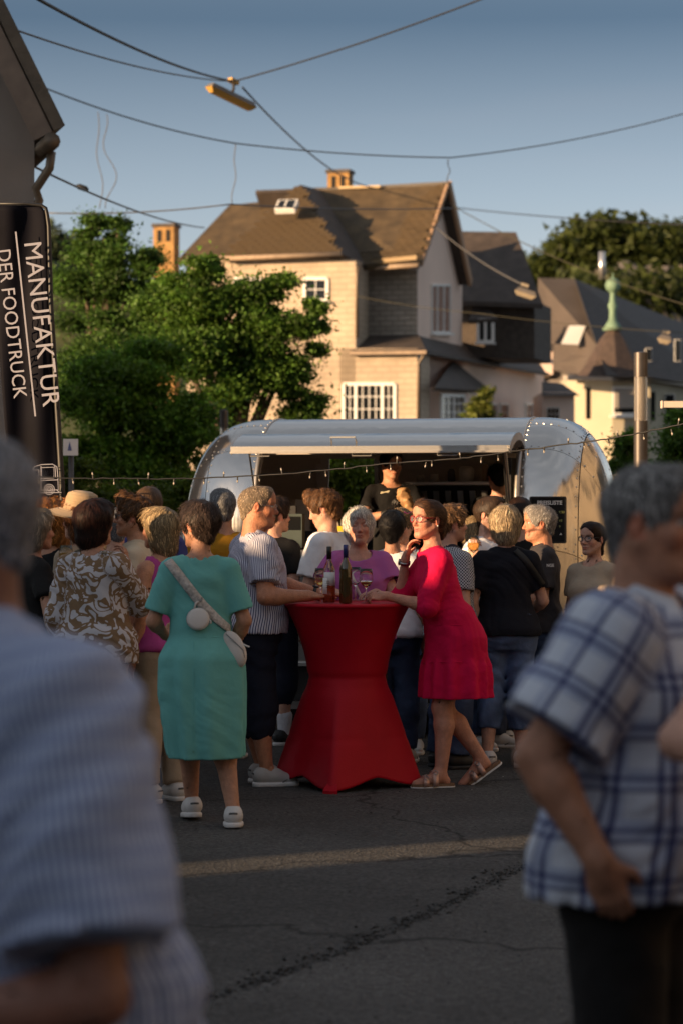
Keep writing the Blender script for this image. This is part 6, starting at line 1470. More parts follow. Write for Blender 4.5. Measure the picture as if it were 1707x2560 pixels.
# ---------------------------------------------------------------- the people
base_people_mats()
from mathutils.bvhtree import BVHTree
def surf(o, dx, dy, lift=.005):
    """point of the object's surface seen at photo position (dx,dy)"""
    if 'bvh' not in CACHE or CACHE.get('o') is not o:
        bpy.context.view_layer.update(); M = o.matrix_world; vs = [M @ v.co for v in o.data.vertices]; CACHE['bvh'] = BVHTree.FromPolygons(vs, [list(p.vertices) for p in o.data.polygons]); CACHE['o'] = o
    r = ray(dx, dy); h = CACHE['bvh'].ray_cast(Vector((0, 0, CAMZ)), Vector(r))
    if h[0] is None: return None, None
    n = np.array(h[1]); n = -n if n @ r > 0 else n
    return np.array(h[0]) + n * lift, n
CACHE = {}
def part(root, name):
    for c in root.children:
        if c.name.split('.')[0] == name: return c
def strap_on(o, path, w, mt, name, parent=None, lift=.006, label=None, cat='strap', org=None):
    """flat band lying on the garment o along a path of photo points"""
    A, B = [], []; pts = []
    for (x0, y0), (x1, y1) in zip(path[:-1], path[1:]):
        for t in np.linspace(0, 1, 9)[:-1]: pts.append((x0 + (x1 - x0) * t, y0 + (y1 - y0) * t))
    pts.append(path[-1]); P = []
    for x, y in pts:
        p, n = surf(o, x, y, lift)
        if p is not None: P.append((p, n))
    P2 = np.array([q[0] for q in P]); Nn = np.array([q[1] for q in P]); k = np.ones(5) / 5
    for i in range(3): P2[:, i] = np.convolve(np.pad(P2[:, i], 2, mode='edge'), k, 'valid'); Nn[:, i] = np.convolve(np.pad(Nn[:, i], 2, mode='edge'), k, 'valid')
    for i in range(len(P2)):
        d = nrm(P2[min(i + 1, len(P2) - 1)] - P2[max(i - 1, 0)]); s = nrm(np.cross(d, nrm(Nn[i]))); A.append(P2[i] - s * w / 2); B.append(P2[i] + s * w / 2)
    o_ = np.zeros(3) if org is None else np.asarray(org)
    b = bandmesh(name, [q - o_ for q in A], [q - o_ for q in B], mt, None, .003)
    if parent is not None: b.parent = parent
    elif label: tag(b, label, cat)
    return b
def in_world(child, root):                                     # parent keeping world placement
    bpy.context.view_layer.update(); child.parent = root; child.matrix_parent_inverse = root.matrix_world.inverted()
def cloth(name, col, rough=.85, var=.10, bump=.7, bscale=9, **k): return mat('cloth_' + name, col, rough, var=var, vscale=5, bump=bump, bscale=bscale, spec=.2, coord='Object', **k)
M_navy = cloth('navy', (.012, .015, .028)); M_jean = mat('cloth_jean', (.100, .150, .270), .85, bump=.6, bscale=16, var=.55, vscale=4.5, spec=.15, stretch=(1, 1, .8)); M_jeand = mat('cloth_jean_dark', (.040, .058, .110), .85, bump=.6, bscale=16, var=.45, vscale=5, spec=.15)
M_bkc = cloth('black', (.010, .010, .011)); M_nvt = cloth('navy_black', (.010, .011, .017)); M_wt = cloth('white', (.80, .80, .82)); M_grey = cloth('grey_polo', (.050, .046, .050)); M_must = cloth('mustard', (.42, .20, .015)); M_teal = cloth('teal', (.150, .430, .400), var=.06, bump=.6, bscale=7); M_redd = cloth('crimson', (.62, .004, .060), var=.07, bump=.6, bscale=14); M_lil = cloth('lilac', (.42, .12, .34), var=.07, bump=.6, bscale=8); M_crm = cloth('cream', (.60, .50, .36)); M_pnk = cloth('pink', (.45, .07, .27)); M_bei = cloth('beige', (.42, .33, .24)); M_oxb = cloth('oxblood', (.16, .015, .03)); M_chr = cloth('charcoal', (.018, .017, .017)); M_khk = cloth('khaki', (.22, .18, .13)); M_blu = cloth('blue', (.06, .07, .22))
M_shw = mat('shoe_white', (.58, .56, .54), .55, bump=.1, bscale=60, var=.05); M_sol = mat('sole_white', (.66, .64, .62), .6); M_shk = mat('shoe_black', (.014, .014, .015), .6); M_sock = cloth('sock', (.62, .62, .66), bump=.6, bscale=60); M_leath = mat('leather_white', (.60, .56, .52), .5, bump=.08, bscale=50, var=.04); M_rosegold = mat('leather_rose', (.50, .30, .24), .30, metal=.35, bump=.05, bscale=40); M_cork = mat('cork', (.20, .11, .06), .85, bump=.4, bscale=90, var=.2)
M_fr = mat('frame_dark', (.02, .018, .018), .35); M_frr = mat('frame_red', (.30, .015, .02), .25); M_frs = mat('frame_steel', (.3, .29, .28), .3, metal=1.); M_lens = mat('lens_clear', (1, 1, 1), .02, alpha=.12, spec=.8); M_sun = mat('lens_sun', (.012, .010, .010), .08, spec=.8); M_sunp = mat('lens_mirror', (.45, .06, .38), .12, metal=.7); M_belt = mat('belt_black', (.012, .011, .010), .4)
M_str = pattern_mat('stripe_navy_white', None, lambda N, L, u, v, x: n_mix(N, L, stripe(N, L, u, .0125, .0046), (.58, .58, .66), (.035, .04, .13)))
M_strf = pattern_mat('stripe_blue_fine', None, lambda N, L, u, v, x: n_mix(N, L, stripe(N, L, u, .012, .0050), n_mix(N, L, stripe(N, L, v, .034, .012), (.44, .50, .64), (.35, .41, .57)), (.15, .19, .35)))
M_strt = pattern_mat('stripe_grey_white', None, lambda N, L, u, v, x: n_mix(N, L, stripe(N, L, v, .022, .009), (.60, .60, .60), (.08, .08, .09)))
def plaid(N, L, u, v, x):
    b = n_mix(N, L, stripe(N, L, v, .105, .040), (.56, .60, .68), (.36, .41, .54)); b = n_mix(N, L, stripe(N, L, u, .105, .036), b, (.40, .45, .58))
    f = n_math(N, L, 'MAXIMUM', stripe(N, L, u, .105, .011), stripe(N, L, n_math(N, L, 'ADD', u, .024), .105, .010)); b = n_mix(N, L, n_math(N, L, 'MULTIPLY', f, .88), b, (.020, .026, .12))
    g = n_math(N, L, 'MAXIMUM', stripe(N, L, v, .105, .010), stripe(N, L, n_math(N, L, 'ADD', v, .024), .105, .009)); return n_mix(N, L, n_math(N, L, 'MULTIPLY', g, .72), b, (.020, .026, .12))
M_plaid = pattern_mat('plaid_blue_white', None, plaid)
def chk(N, L, u, v, x): c = N.new('ShaderNodeTexChecker'); L.new(x, c.inputs[0]); c.inputs['Scale'].default_value = 95; c.inputs[1].default_value = (.55, .55, .58, 1); c.inputs[2].default_value = (.03, .03, .045, 1); return c.outputs[0]
M_chk = pattern_mat('check_tiny', None, chk)
def leafy(N, L, u, v, x):
    n = N.new('ShaderNodeTexNoise'); n.inputs['Scale'].default_value = 8.5; n.inputs['Detail'].default_value = 1.2; n.inputs['Distortion'].default_value = 2.2; L.new(x, n.inputs['Vector'])
    f = n_math(N, L, 'LESS_THAN', n_math(N, L, 'ABSOLUTE', n_math(N, L, 'SUBTRACT', n.outputs['Fac'], .5)), .075); return n_mix(N, L, f, (.56, .53, .55), (.23, .14, .075))
M_leafy = pattern_mat('leaf_print', None, leafy)
M_flor = pattern_mat('floral_dark', None, lambda N, L, u, v, x: n_mix(N, L, stripe(N, L, v, .04, .012), (.40, .28, .10), (.06, .05, .04)))

GREY = (.30, .285, .27); SILV = (.52, .49, .46); BRN = (.075, .036, .018); DBRN = (.028, .013, .009); BLK = (.010, .009, .009); BLND = (.36, .25, .13); DBL = (.24, .16, .085); GING = (.30, .11, .03)
SN = lambda m=None, s=None: dict(k='shoes', m=m or M_shw, sole=s or M_sol)
TEE = lambda m, **k: dict(dict(k='top', name='t_shirt', hem=.88, sleeve=.62, m=m, wr=.005), **k)
JEANS = lambda m=None, **k: dict(dict(k='legs', name='jeans', m=m or M_jean, wr=.006), **k)
SHORTS = lambda m, hem=.46, **k: dict(dict(k='legs', name='shorts', m=m, hem=hem, flare=.03), **k)
short = lambda col, **k: dict(dict(style='short', col=col, t=.007, len=.024, wid=.0030, lift=.006, amp=.0012, line=.006, mess=.16), **k)
FAR = dict(res=.0064, base=.020, gres=.018, nstr=1193)

# --- the two men close to the camera
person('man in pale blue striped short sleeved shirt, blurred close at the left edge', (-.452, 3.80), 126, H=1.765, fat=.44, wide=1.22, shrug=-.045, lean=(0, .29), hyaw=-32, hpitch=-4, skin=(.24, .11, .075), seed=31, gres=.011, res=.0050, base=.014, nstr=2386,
       hair=short((.30, .30, .32), wid=.0038), armL=dict(E=(-.10, .0, -.40), W=(.09, .24, -.45), f=(.7, .6, -.1), n=(0, 0, -1), pose='grip'),
       wear=[dict(k='top', hem=.78, sleeve=.80, m=M_strf, wr=.010, swide=.034, flare=.022, off=.024, loose=.25), dict(k='collar', m=M_strf), dict(k='legs', m=M_chr), SN(M_shk, M_shk)])
person('man in blue and white plaid shirt with hand in pocket, blurred at the right', (.618, 5.22), -116, H=1.745, fat=.52, lean=(0, .10), hyaw=-6, hpitch=-6, skin=(.42, .20, .12), seed=32, gres=.011, res=.0048, base=.014, nstr=2652, nose=.9,
       hair=short((.23, .22, .21), line=.016, wid=.0038, len=.020, cvar=.45), brow=(.10, .09, .08), armR=dict(T=(.525, 4.93, .935), world=1, hint=(.5, -1, .0), f=(.35, .12, -1), n=(0, 1, 0), pose=(.5, .6, .5)),
       wear=[dict(k='top', hem=.84, sleeve=.80, m=M_plaid, wr=.008, swide=.026, flare=.016, off=.022, loose=.6), dict(k='collar', m=M_plaid), dict(k='legs', m=M_chr, off=.02), SN(M_shk, M_shk)])
person('person in dark red top whose bent elbow enters at the right edge', (.905, 4.74), 180, H=1.68, sex='f', fat=.3, skin='fair', seed=33, hair=dict(style='bob', col=DBRN, t=.015), armR=dict(E=(.12, .10, -.13), W=(-.08, .27, -.17), f=(-1, .3, .1), n=(0, 0, -1)), wear=[TEE(M_oxb, sleeve=.34), dict(k='legs', m=M_chr), SN()], **FAR)

# --- woman in teal
tf = lambda th, z: 1 + .072 * np.cos(9 * th + 1.1 * np.sin(3 * th)) * np.clip((1.02 - z) / .25, 0, 1) * (.5 + .5 * np.clip((1.0 - z) / .6, 0, 1))
T_, tp, tj = person('woman in teal short sleeved dress with white crossbody bag, back to the camera', (-.735, 12.72), 8, H=1.69, sex='f', fat=.26, wide=1.03, hyaw=38, hpitch=-3, skin='tan', seed=41, gres=.008, nstr=2227, lean=(-.02, .03),
       hair=dict(style='short', col=(.040, .026, .021), t=.022, len=.040, wid=.0044, lift=.012, low=-.05, amp=.004, freq=70, mess=.35),
       armL=dict(E=(-.10, .02, -.275), W=(-.02, .22, -.36), f=(.2, 1, .0), n=(1, 0, 0)), armR=dict(E=(.09, -.02, -.27), W=(.03, .13, -.46), f=(-.2, .5, -1), n=(-1, 0, 0)),
       legR=dict(K=(.115, .05, .49), A=(.165, -.10, .090), f=(.10, 1, -.05)), legL=dict(K=(-.06, .16, .50), A=(-.03, .27, .10), f=(-.1, 1, -.1)),
       wear=[dict(k='top', name='dress', hem=.375, sleeve=.80, m=M_teal, wr=.0028, neck=(.092, .085, .055, .01), swide=.010, flare=.002, fold=tf, rows=[[.36, .205, .195, .02, .0], [.55, .222, .205, .01, .0], [.75, .240, .208, 0, .01], [.92, .236, .196, 0, .01], [1.0, .192, .156, 0, .01], [1.03, .174, .140, 0, .01], [1.10, .170, .138, 0, .01]]), dict(k='specs', m=M_fr, lens=M_lens), SN()])
dr = part(T_, 'dress')
st = strap_on(dr, [(384, 1286), (420, 1330), (462, 1385), (498, 1422), (530, 1448)], .050, mat('strap_woven', (.50, .46, .42), .8, var=.35, vscale=60, bump=.3, bscale=90), 'bag_strap', lift=.008)
sm_ = strap_on(dr, [(356, 1462), (400, 1463), (450, 1464), (500, 1463), (540, 1461)], .006, M_teal, 'waist_seam', lift=.001); in_world(sm_, dr)
sm_ = strap_on(dr, [(447, 1466), (447, 1550), (446, 1640), (445, 1735)], .006, M_teal, 'back_seam', lift=.001); in_world(sm_, dr)
pz, n_ = surf(dr, 456, 1424, .022)
RP = empty('round_pouch', tuple(pz)); tag(RP, 'small round white pouch clipped to the strap on the teal dress', 'pouch')
def oriented(m, n, up=(0, 0, 1)):
    n = nrm(n); x = nrm(np.cross(np.asarray(up, float), n)); y = np.cross(n, x); R = np.stack([x, y, n], 1); m.v = [tuple(R @ np.array(q)) for q in m.v]; return m
oriented(MB().lathe([(.002, -.022), (.048, -.020), (.058, -.010), (.060, .004), (.055, .016), (.044, .021), (.002, .022)], (0, 0, 0), 28), n_).build('pouch_body', M_leath, RP, True)
oriented(MB().tube([(.059 * math.cos(a), .059 * math.sin(a), .002) for a in np.linspace(-.6, 3.7, 22)], .0035, 6), n_).build('zip', mat('zip_grey', (.30, .28, .27), .4), RP, True)
oriented(MB().tube([(-.02, .055, .0), (-.012, .085, .006), (.004, .095, .004)], .006, 6), n_).build('tab', M_leath, RP, True)
oriented(MB().tube([(.010 + .011 * math.cos(a), .108 + .013 * math.sin(a), .008) for a in np.linspace(0, 6.28, 14)], .0030, 6), n_).build('clip_ring', M_frs, RP, True)
oriented(MB().tube([(.055, .0, .004), (.066, -.012, .004), (.064, -.024, .004)], .0045, 6), n_).build('zip_pull', M_leath, RP, True)
bp_, bn_ = surf(dr, 535, 1470, .02); bc = dat(540, 1492, bp_[1] - .02 if bp_ is not None else 12.55)
HB = empty('shoulder_bag', tuple(bc)); tag(HB, 'white crescent shoulder bag hanging at the teal dress hip', 'bag')
P = [ell((-.01, .0, .02), (.055, .028, .085), Ry(-.45), k=.03), ell((.018, 0, -.035), (.042, .032, .06), Ry(-.25), k=.03)]
v, f = sdf_mesh(P, h=.007); obj('bag_body', mk_mesh('bag_body', v, f), M_leath, HB); MB().tube([(.045, -.03, .03), (.062, -.032, .022), (.078, -.03, .016)], .005, 6).build('zip_pull', M_leath, HB)
MB().tube([(-.045, -.02, .085), (.0, -.033, .045), (.045, -.026, .0), (.052, -.02, -.04)], .0032, 6).build('zip', MATS['zip_grey'], HB, True)
st.name = 'bag_strap'; in_world(st, HB)

# --- man in the striped shirt
S_, sp, sj = person('stout man with glasses in navy and white striped shirt leaning on the table', (-.545, 14.64), -70, H=1.80, fat=.66, wide=1.04, lean=(0, .07), hyaw=-20, hpitch=-3, skin=(.46, .20, .11), seed=42, gres=.0075, nstr=2545, nose=.9,
       hair=short((.30, .225, .155), t=.004, line=.026, len=.014, lift=.003), moustache=(.28, .22, .16), brow=(.2, .14, .09),
       armR=dict(T=(-.200, 14.42, 1.150), world=1, hint=(.35, -.5, -1), f=(1, .12, -.03), n=(0, 0, -1), pose='flat'), armL=dict(T=(-.14, 14.84, 1.150), world=1, hint=(-.35, -.5, -1), f=(1, -.35, -.03), n=(0, 0, -1), pose='flat'),
       legR=dict(K=(.10, .03, .49), A=(.115, .06, .085), f=(.12, 1, 0)), legL=dict(K=(-.10, .04, .49), A=(-.10, .10, .085), f=(-.1, 1, 0)),
       wear=[dict(k='top', hem=.90, sleeve=.72, m=M_str, wr=.007, swide=.012, flare=.006), dict(k='collar', m=M_str), SHORTS(M_navy, .435, wr=.007), dict(k='specs', m=M_frs, lens=M_lens, a=dict(thick=.0016)), dict(k='belt', m=M_belt, z=.99), dict(k='watch', side='L', m=M_blk, dial=M_blk), SN(mat('shoe_grey', (.40, .38, .36), .6, bump=.1, bscale=60))])
# --- woman in lilac behind the table
L_, lp, lj = person('white haired woman in lilac blouse behind the table, eyes closed', (.105, 15.20), 186, H=1.665, sex='f', fat=.34, lean=(0, .05), hyaw=-3, hpitch=4, skin=(.52, .27, .19), seed=43, eyes='closed', gres=.0075, nstr=2652, bust=1.1,
       hair=dict(style='pixie', col=(.70, .67, .60), t=.016, fringe=1, low=-.045, len=.036, wid=.0044, lift=.010, cvar=.14, mess=.22), brow=(.36, .28, .22),
       armR=dict(T=(-.035, 14.93, 1.150), world=1, hint=(.8, -.2, -1), f=(.6, -1, -.02), n=(0, 0, -1), pose='relaxed'), armL=dict(T=(.21, 14.93, 1.150), world=1, hint=(-.8, -.2, -1), f=(-.7, -1, -.02), n=(0, 0, -1), pose='relaxed'),
       wear=[dict(k='top', name='blouse', hem=.90, sleeve=.48, m=M_lil, wr=.006, neck=(.088, .092, .085, .030), swide=.026, flare=.020, loose=.6), dict(k='legs', m=M_chr), SN()])
lb = part(L_, 'blouse'); sb = strap_on(lb, [(796, 1292), (806, 1320), (820, 1355), (834, 1380)], .020, M_leath, 'bag_strap', lift=.006, label='narrow white bag strap across the lilac blouse', cat='strap')
# --- woman in the crimson dress
rfold = lambda th, z: 1 + (.026 * np.cos(7 * th + 1.5 * np.sin(2 * th)) * np.clip((1.05 - z) / .2, 0, 1) + .050 * np.cos(13 * th + 1.2 * np.sin(3 * th)) * np.clip((.80 - z) / .05, 0, 1))
R_, rp, rj = person('woman with red glasses in crimson dress leaning on the table, hand at her chin', (.665, 14.60), 98, H=1.715, sex='f', fat=.22, lean=(.02, .30), hipy=-.02, hyaw=30, hpitch=2, skin=(.52, .24, .16), seed=44, gres=.0075, nstr=2386, bust=1.05, mouth='shut', lips=(.42, .14, .12), gaze=.6,
       hair=dict(style='tied', col=(.085, .040, .020), t=.009, len=.05, wid=.0038, lift=.003, amp=.0015, bun=(.0, -.112, .0), mess=.06),
       armR=dict(T=(.385, 14.66, 1.365), world=1, hint=(.2, .55, -1), f=(.25, -.12, 1), n=(.8, -.2, .1), pose='chin'), armL=dict(T=(.265, 14.40, 1.150), world=1, hint=(-.3, -.5, -1), f=(-1, .05, .02), n=(0, .6, -.8), pose='grip'),
       legL=dict(K=(-.075, .08, .49), A=(-.085, .085, .085), f=(-.12, 1, 0)), legR=dict(K=(.02, .05, .46), A=(.05, -.20, .150), f=(.0, .80, -.55)),
       wear=[dict(k='top', name='dress', hem=.545, sleeve=1.06, m=M_redd, wr=.0035, neck=(.088, .085, .060, .012), swide=.018, fold=rfold, rows=[[.53, .238, .222, 0, .0], [.70, .228, .214, 0, .0], [.765, .214, .204, 0, .0], [.785, .208, .198, 0, .0], [.92, .212, .188, 0, .0], [1.04, .190, .166, 0, .0], [1.10, .176, .154, 0, .0]]), dict(k='specs', m=M_frr, lens=M_lens, a=dict(thick=.0030, w=.0235, hh=.0185)), dict(k='watch', side='R', m=M_frs, dial=mat('dial_white', (.75, .74, .72), .3))])
rd_ = part(R_, 'dress')
for yy in (1436, 1521):
    sm_ = strap_on(rd_, [(955, yy + 1), (990, yy), (1030, yy - 1), (1062, yy)], .007, M_redd, 'tier_seam', lift=.0015); in_world(sm_, rd_)
X_ = lambda x, y, z: rj['hc'] + rj['Rh'] @ V3(x, y, z)
for s in (-1, 1): MB().lathe([(.001, -.005), (.0048, -.002), (.0048, .002), (.001, .005)], tuple(X_(s * .083, -.010, -.036)), 10).build('earring', mat('pearl', (.75, .72, .68), .2), R_, True)
def sandal(root, A, T):
    T = nrm(T); side = nrm(np.cross(T, V3(0, 0, 1))); up = np.cross(side, T); R = np.stack([side, T, up], 1); X = lambda x, y, z: A + R @ V3(x, y, z)
    sh = empty('sandal'); sh.parent = root
    for nm, z0, z1, mt, g in (('sole', -.089, -.078, M_sol, .003), ('footbed', -.078, -.062, M_cork, 0)):
        pr = [(-.036 - g, -.055), (-.030, -.078), (0, -.088 - g), (.030, -.078), (.036 + g, -.055), (.036 + g, .03), (.048 + g, .11), (.043, .155), (.018, .188 + g), (-.015, .186 + g), (-.038, .155), (-.046 - g, .10), (-.036 - g, .03)]
        MB().prism([X(x, y, z0) for x, y in pr], up * (z1 - z0)).build(nm, mt, sh)
    for y0, w, zt in ((.045, .036, .018), (.105, .034, -.012)):
        ring = [(-.047, -.070), (-.046, -.045), (-.036, zt - .012), (0, zt + .006), (.036, zt - .012), (.048, -.045), (.049, -.070)]
        o = bandmesh('sandal_strap', [X(x, y0 - w / 2, z) for x, z in ring], [X(x, y0 + w / 2, z - .010) for x, z in ring], M_rosegold, sh, .004)
        MB().tube([X(-.040 + .012 * math.cos(a), y0 + .014 * math.sin(a), zt - .016 + .012 * math.cos(a) + .006) for a in np.linspace(0, 6.28, 11)], .0022, 5).build('buckle', M_frs, sh)
for nm in 'LR': sandal(R_, rj['A' + nm], rj['T' + nm])

# --- queue behind the table
person('grey haired bearded man in mustard T-shirt, back to the camera', (-.80, 16.25), 6, H=1.80, fat=.3, hyaw=14, skin='tan', seed=45, hair=short((.20, .20, .205)), beard=(.9, (.42, .40, .38)), wear=[TEE(M_must), SHORTS(M_khk), SN(M_shk)], **dict(FAR, res=.0046, nstr=1909))
person('young man in black T-shirt, dark shorts and white socks at the counter', (-.47, 17.18), -42, H=1.74, fat=.1, hyaw=-16, skin='fair', seed=46, hair=dict(style='curly', col=(.045, .024, .015), t=.016, len=.03, wid=.0044, lift=.012, amp=.005, freq=120), wear=[TEE(M_bkc, loose=.5), SHORTS(M_navy, .40), dict(k='socks', m=M_sock, h=.30), SN(M_shk, M_sol)], **FAR)
W_, wp, wj = person('young man with tousled brown hair in white T-shirt looking down at the counter', (-.055, 16.95), 68, H=1.79, fat=.02, lean=(0, .12), hyaw=10, hpitch=-20, skin='fair', seed=47, nstr=2068, res=.0046, base=.016, gres=.011, armL=dict(E=(-.06, .06, -.28), W=(-.03, .24, -.40), f=(0, 1, -.3), n=(1, 0, 0)), hair=dict(style='curly', col=(.13, .062, .026), t=.020, quiff=1.1, fringe=1, len=.028, wid=.0044, lift=.010, amp=.006, freq=130, curl=1.), wear=[TEE(M_wt, loose=.7, sleeve=.8, swide=.025), JEANS(M_jeand), SN()])
person('woman with braided black bun seen from behind, beside the lilac blouse', (.335, 15.90), -6, H=1.645, sex='f', fat=.2, hyaw=-6, skin='dark', seed=48, hair=dict(style='bun', col=BLK, t=.016, bun=(0, -.112, .015), amp=.005, freq=80, len=.04, lift=.006), wear=[TEE(M_wt), JEANS(M_jeand), SN()], **dict(FAR, nstr=1909))
Q_, qp, qj = person('woman with pink mirrored sunglasses pushed up on her hair, facing the camera', (.405, 16.55), 176, H=1.665, sex='f', fat=.25, hyaw=-14, hpitch=-8, skin='fair', seed=49, hair=dict(style='tied', col=DBL, t=.010, len=.04), armL=dict(E=(.03, .10, -.28), W=(.05, .24, -.38), f=(0, 1, -.4), n=(0, 0, -1)), wear=[TEE(M_strt, hem=.93), JEANS(M_jean), dict(k='specs', name='sunglasses', m=mat('frame_pink', (.5, .03, .30), .3), lens=M_sunp, a=dict(up=.088, fwd=-.040, thick=.003, w=.026, hh=.019)), SN()], **FAR)
WBg = empty('white_handbag', tuple(dat(914, 1535, 15.95))); tag(WBg, 'white leather handbag between the red table and the crimson dress', 'handbag')
P = [ell((0, 0, -.02), (.10, .035, .13), None, k=.04), rcone((-.07, 0, -.12), (.07, 0, -.12), .035, .035, k=.04)]; v, f = sdf_mesh(P, h=.010); obj('bag_body', mk_mesh('bag_body', v, f), M_leath, WBg); MB().tube([(-.06, 0, .10), (-.05, 0, .22), (0, 0, .28), (.05, 0, .22), (.06, 0, .10)], .008, 6).build('handle', M_leath, WBg, True); MB().tube([(.02, -.04, .04), (.03, -.05, .01), (.03, -.045, -.03)], .006, 6).build('clasp', M_blk, WBg)
person('young man in small checked shirt, seen from behind beside the crimson dress', (.700, 15.62), -58, H=1.685, fat=.15, hyaw=-10, skin='fair', seed=50, hair=dict(style='short', col=(.19, .105, .05), t=.014, len=.035, wid=.0044, lift=.016, amp=.004, mess=.5), wear=[dict(k='top', hem=.88, sleeve=.7, m=M_chk, wr=.006), dict(k='collar', m=M_chk), JEANS(M_jeand, cuff=.07), SN(M_shk, M_shk)], **dict(FAR, res=.0046, gres=.010, nstr=2068))
person('blonde woman whose hair shows between checked shirt and white T-shirt', (.935, 17.0), -10, H=1.61, sex='f', seed=51, hair=dict(style='long', col=BLND, t=.014, low=-.08), wear=[TEE(M_bei), JEANS(M_jeand), SN()], **FAR)
Z_, zp, zj = person('man with sunglasses in printed white T-shirt holding a wine glass', (1.03, 16.85), -128, H=1.745, fat=.2, hyaw=0, skin='fair', seed=52, beard=(.55, (.10, .06, .04)), hair=short((.060, .034, .020), t=.014), armR=dict(T=(.905, 16.50, 1.335), world=1, hint=(.8, .3, -1), f=(-.1, -.3, 1), n=(.6, .5, .2), pose='grip'), armL=dict(T=(.95, 16.50, 1.20), world=1, hint=(-.5, .2, -1), f=(-1, -.2, 0), n=(0, 0, 1)), wear=[TEE(M_wt, wr=.006), JEANS(M_jeand), dict(k='specs', name='sunglasses', m=M_fr, lens=M_sun, a=dict(thick=.003, w=.024)), SN()], **dict(FAR, res=.0048))
g2 = glass('wine glass held up by the man in the printed white T-shirt', *(dat(1086, 1300, 16.40)), .045)
B_, bp2, bj = person('woman with short blonde hair in black T-shirt and cropped jeans, back to the camera', (1.062, 15.68), 3, H=1.68, sex='f', fat=.34, wide=1.06, hyaw=-4, skin='fair', seed=53, gres=.0085, nstr=2652, base=.014, res=.0046,
       hair=dict(style='page', col=(.40, .30, .185), t=.020, low=-.070, len=.055, wid=.0044, lift=.006, cvar=.35, mess=.08), armL=dict(E=(-.075, -.03, -.28), W=(-.03, .05, -.52), f=(.1, .3, -1), n=(1, 0, 0)), armR=dict(E=(.10, .06, -.27), W=(.04, .25, -.36), f=(-.3, 1, 0), n=(-1, 0, 0)),
       legL=dict(K=(-.10, .03, .49), A=(-.13, -.03, .085), f=(-.35, 1, 0)), wear=[TEE(M_nvt, hem=.89, sleeve=.66, wr=.006, off=.015), JEANS(M_jean, hem=.26, cuff=.062, wr=.008, off=.012), SN()])
bt = part(B_, 't_shirt'); cs = strap_on(bt, [(1180, 1262), (1205, 1285), (1230, 1320), (1246, 1345)], .042, mat('strap_black', (.012, .012, .011), .6), 'bag_strap', lift=.006, label='black shoulder strap across the back of the black T-shirt', cat='strap')
G_, gp, gj = person('grey haired man in dark grey polo shirt talking, face lit by the sun', (1.335, 16.30), 88, H=1.685, fat=.42, hyaw=10, hpitch=-2, skin=(.50, .23, .135), seed=54, mouth='open', nose=.8, nstr=2386, res=.0044, base=.015, gres=.010, hair=short((.36, .33, .30), t=.013, line=.003), brow=(.12, .10, .08), armL=dict(E=(-.06, .02, -.28), W=(-.01, .25, -.33), f=(.25, 1, .0), n=(1, 0, 0)), armR=dict(E=(.06, .02, -.28), W=(.0, .24, -.34), f=(-.2, 1, 0), n=(-1, 0, 0)), wear=[dict(k='top', name='polo_shirt', hem=.88, sleeve=.74, m=M_grey, wr=.005, swide=.016), dict(k='collar', m=M_grey, r=.066), JEANS(M_jeand), SN(M_shk)])
person('dark haired person half hidden behind the man in the polo', (1.26, 17.12), 5, H=1.74, seed=55, hair=short(DBRN, t=.016), wear=[TEE(M_bkc), JEANS(M_jeand), SN()], **FAR)
person('woman with glasses and tied dark hair looking out behind the plaid shirt', (1.66, 16.0), 150, H=1.575, sex='f', hyaw=-12, skin='fair', seed=56, hair=dict(style='tied', col=DBRN, t=.008, len=.05, lift=.003, mess=.05), wear=[TEE(M_bei), JEANS(), dict(k='specs', m=M_fr, lens=M_lens, a=dict(thick=.0028, w=.023, hh=.018)), SN()], **dict(FAR, res=.0046))
# --- the two vendors inside the trailer
V_, vp, vj = person('vendor in black T-shirt and black gloves holding a paper bag in the hatch', (.385, 18.72), 186, floor=.50, H=1.63, fat=.12, wide=1.05, hyaw=16, hpitch=-12, skin='tan', seed=57, hair=short(BLK, t=.014), armR=dict(T=(.36, 18.42, 1.645), world=1, hint=(.9, .1, -1), f=(.8, -.3, .15), n=(0, .2, -1), pose='grip'), armL=dict(T=(.50, 18.44, 1.69), world=1, hint=(-.9, .1, -1), f=(-.6, -.3, .5), n=(0, .3, -1), pose='grip'), wear=[TEE(M_bkc), dict(k='legs', m=M_chr), SN(M_shk, M_shk)], **dict(FAR, res=.0046))
for nm in 'RL':
    PP = hand_prims(vj['W' + nm], vj['F' + nm], vj['N' + nm], 1 if nm == 'R' else -1, vj['P' + nm], 1.18); PP.append(rcone(vj['W' + nm], vj['W' + nm] + nrm(vj['E' + nm] - vj['W' + nm]) * .05, .033, .034, k=.02)); v, f = sdf_mesh(PP, h=.006); obj('glove', mk_mesh('glove', v, f), M_blk, V_)
PBg = empty('paper_bag', tuple(dat(934, 1152, 18.36))); tag(PBg, 'crumpled brown paper bag in the gloved hands of the vendor', 'paper bag'); PBg.rotation_euler = (0, -.45, 0)
rs = np.random.RandomState(6); P = [rcone((0, 0, -.07), (0, 0, .06), .036, .050, k=.02)]; v, f = sdf_mesh(P, h=.009, disp=wavy(5, .012, 70, 60, 80, 2.)); obj('bag', mk_mesh('bag', v, f, False), mat('kraft', (.42, .24, .11), .6, var=.15), PBg); MB().tube([(-.04, 0, .07), (-.045, 0, .11)], .004, 5).build('twist', M_blk, PBg)
U_, up_, uj = person('second vendor seen from behind at the hood inside the trailer', (1.235, 19.05), 14, floor=.50, H=1.52, fat=.15, lean=(0, .06), hpitch=-14, seed=58, hair=short(BLK, t=.013), wear=[TEE(M_bkc), dict(k='legs', m=M_chr), SN(M_shk, M_shk)], **FAR)
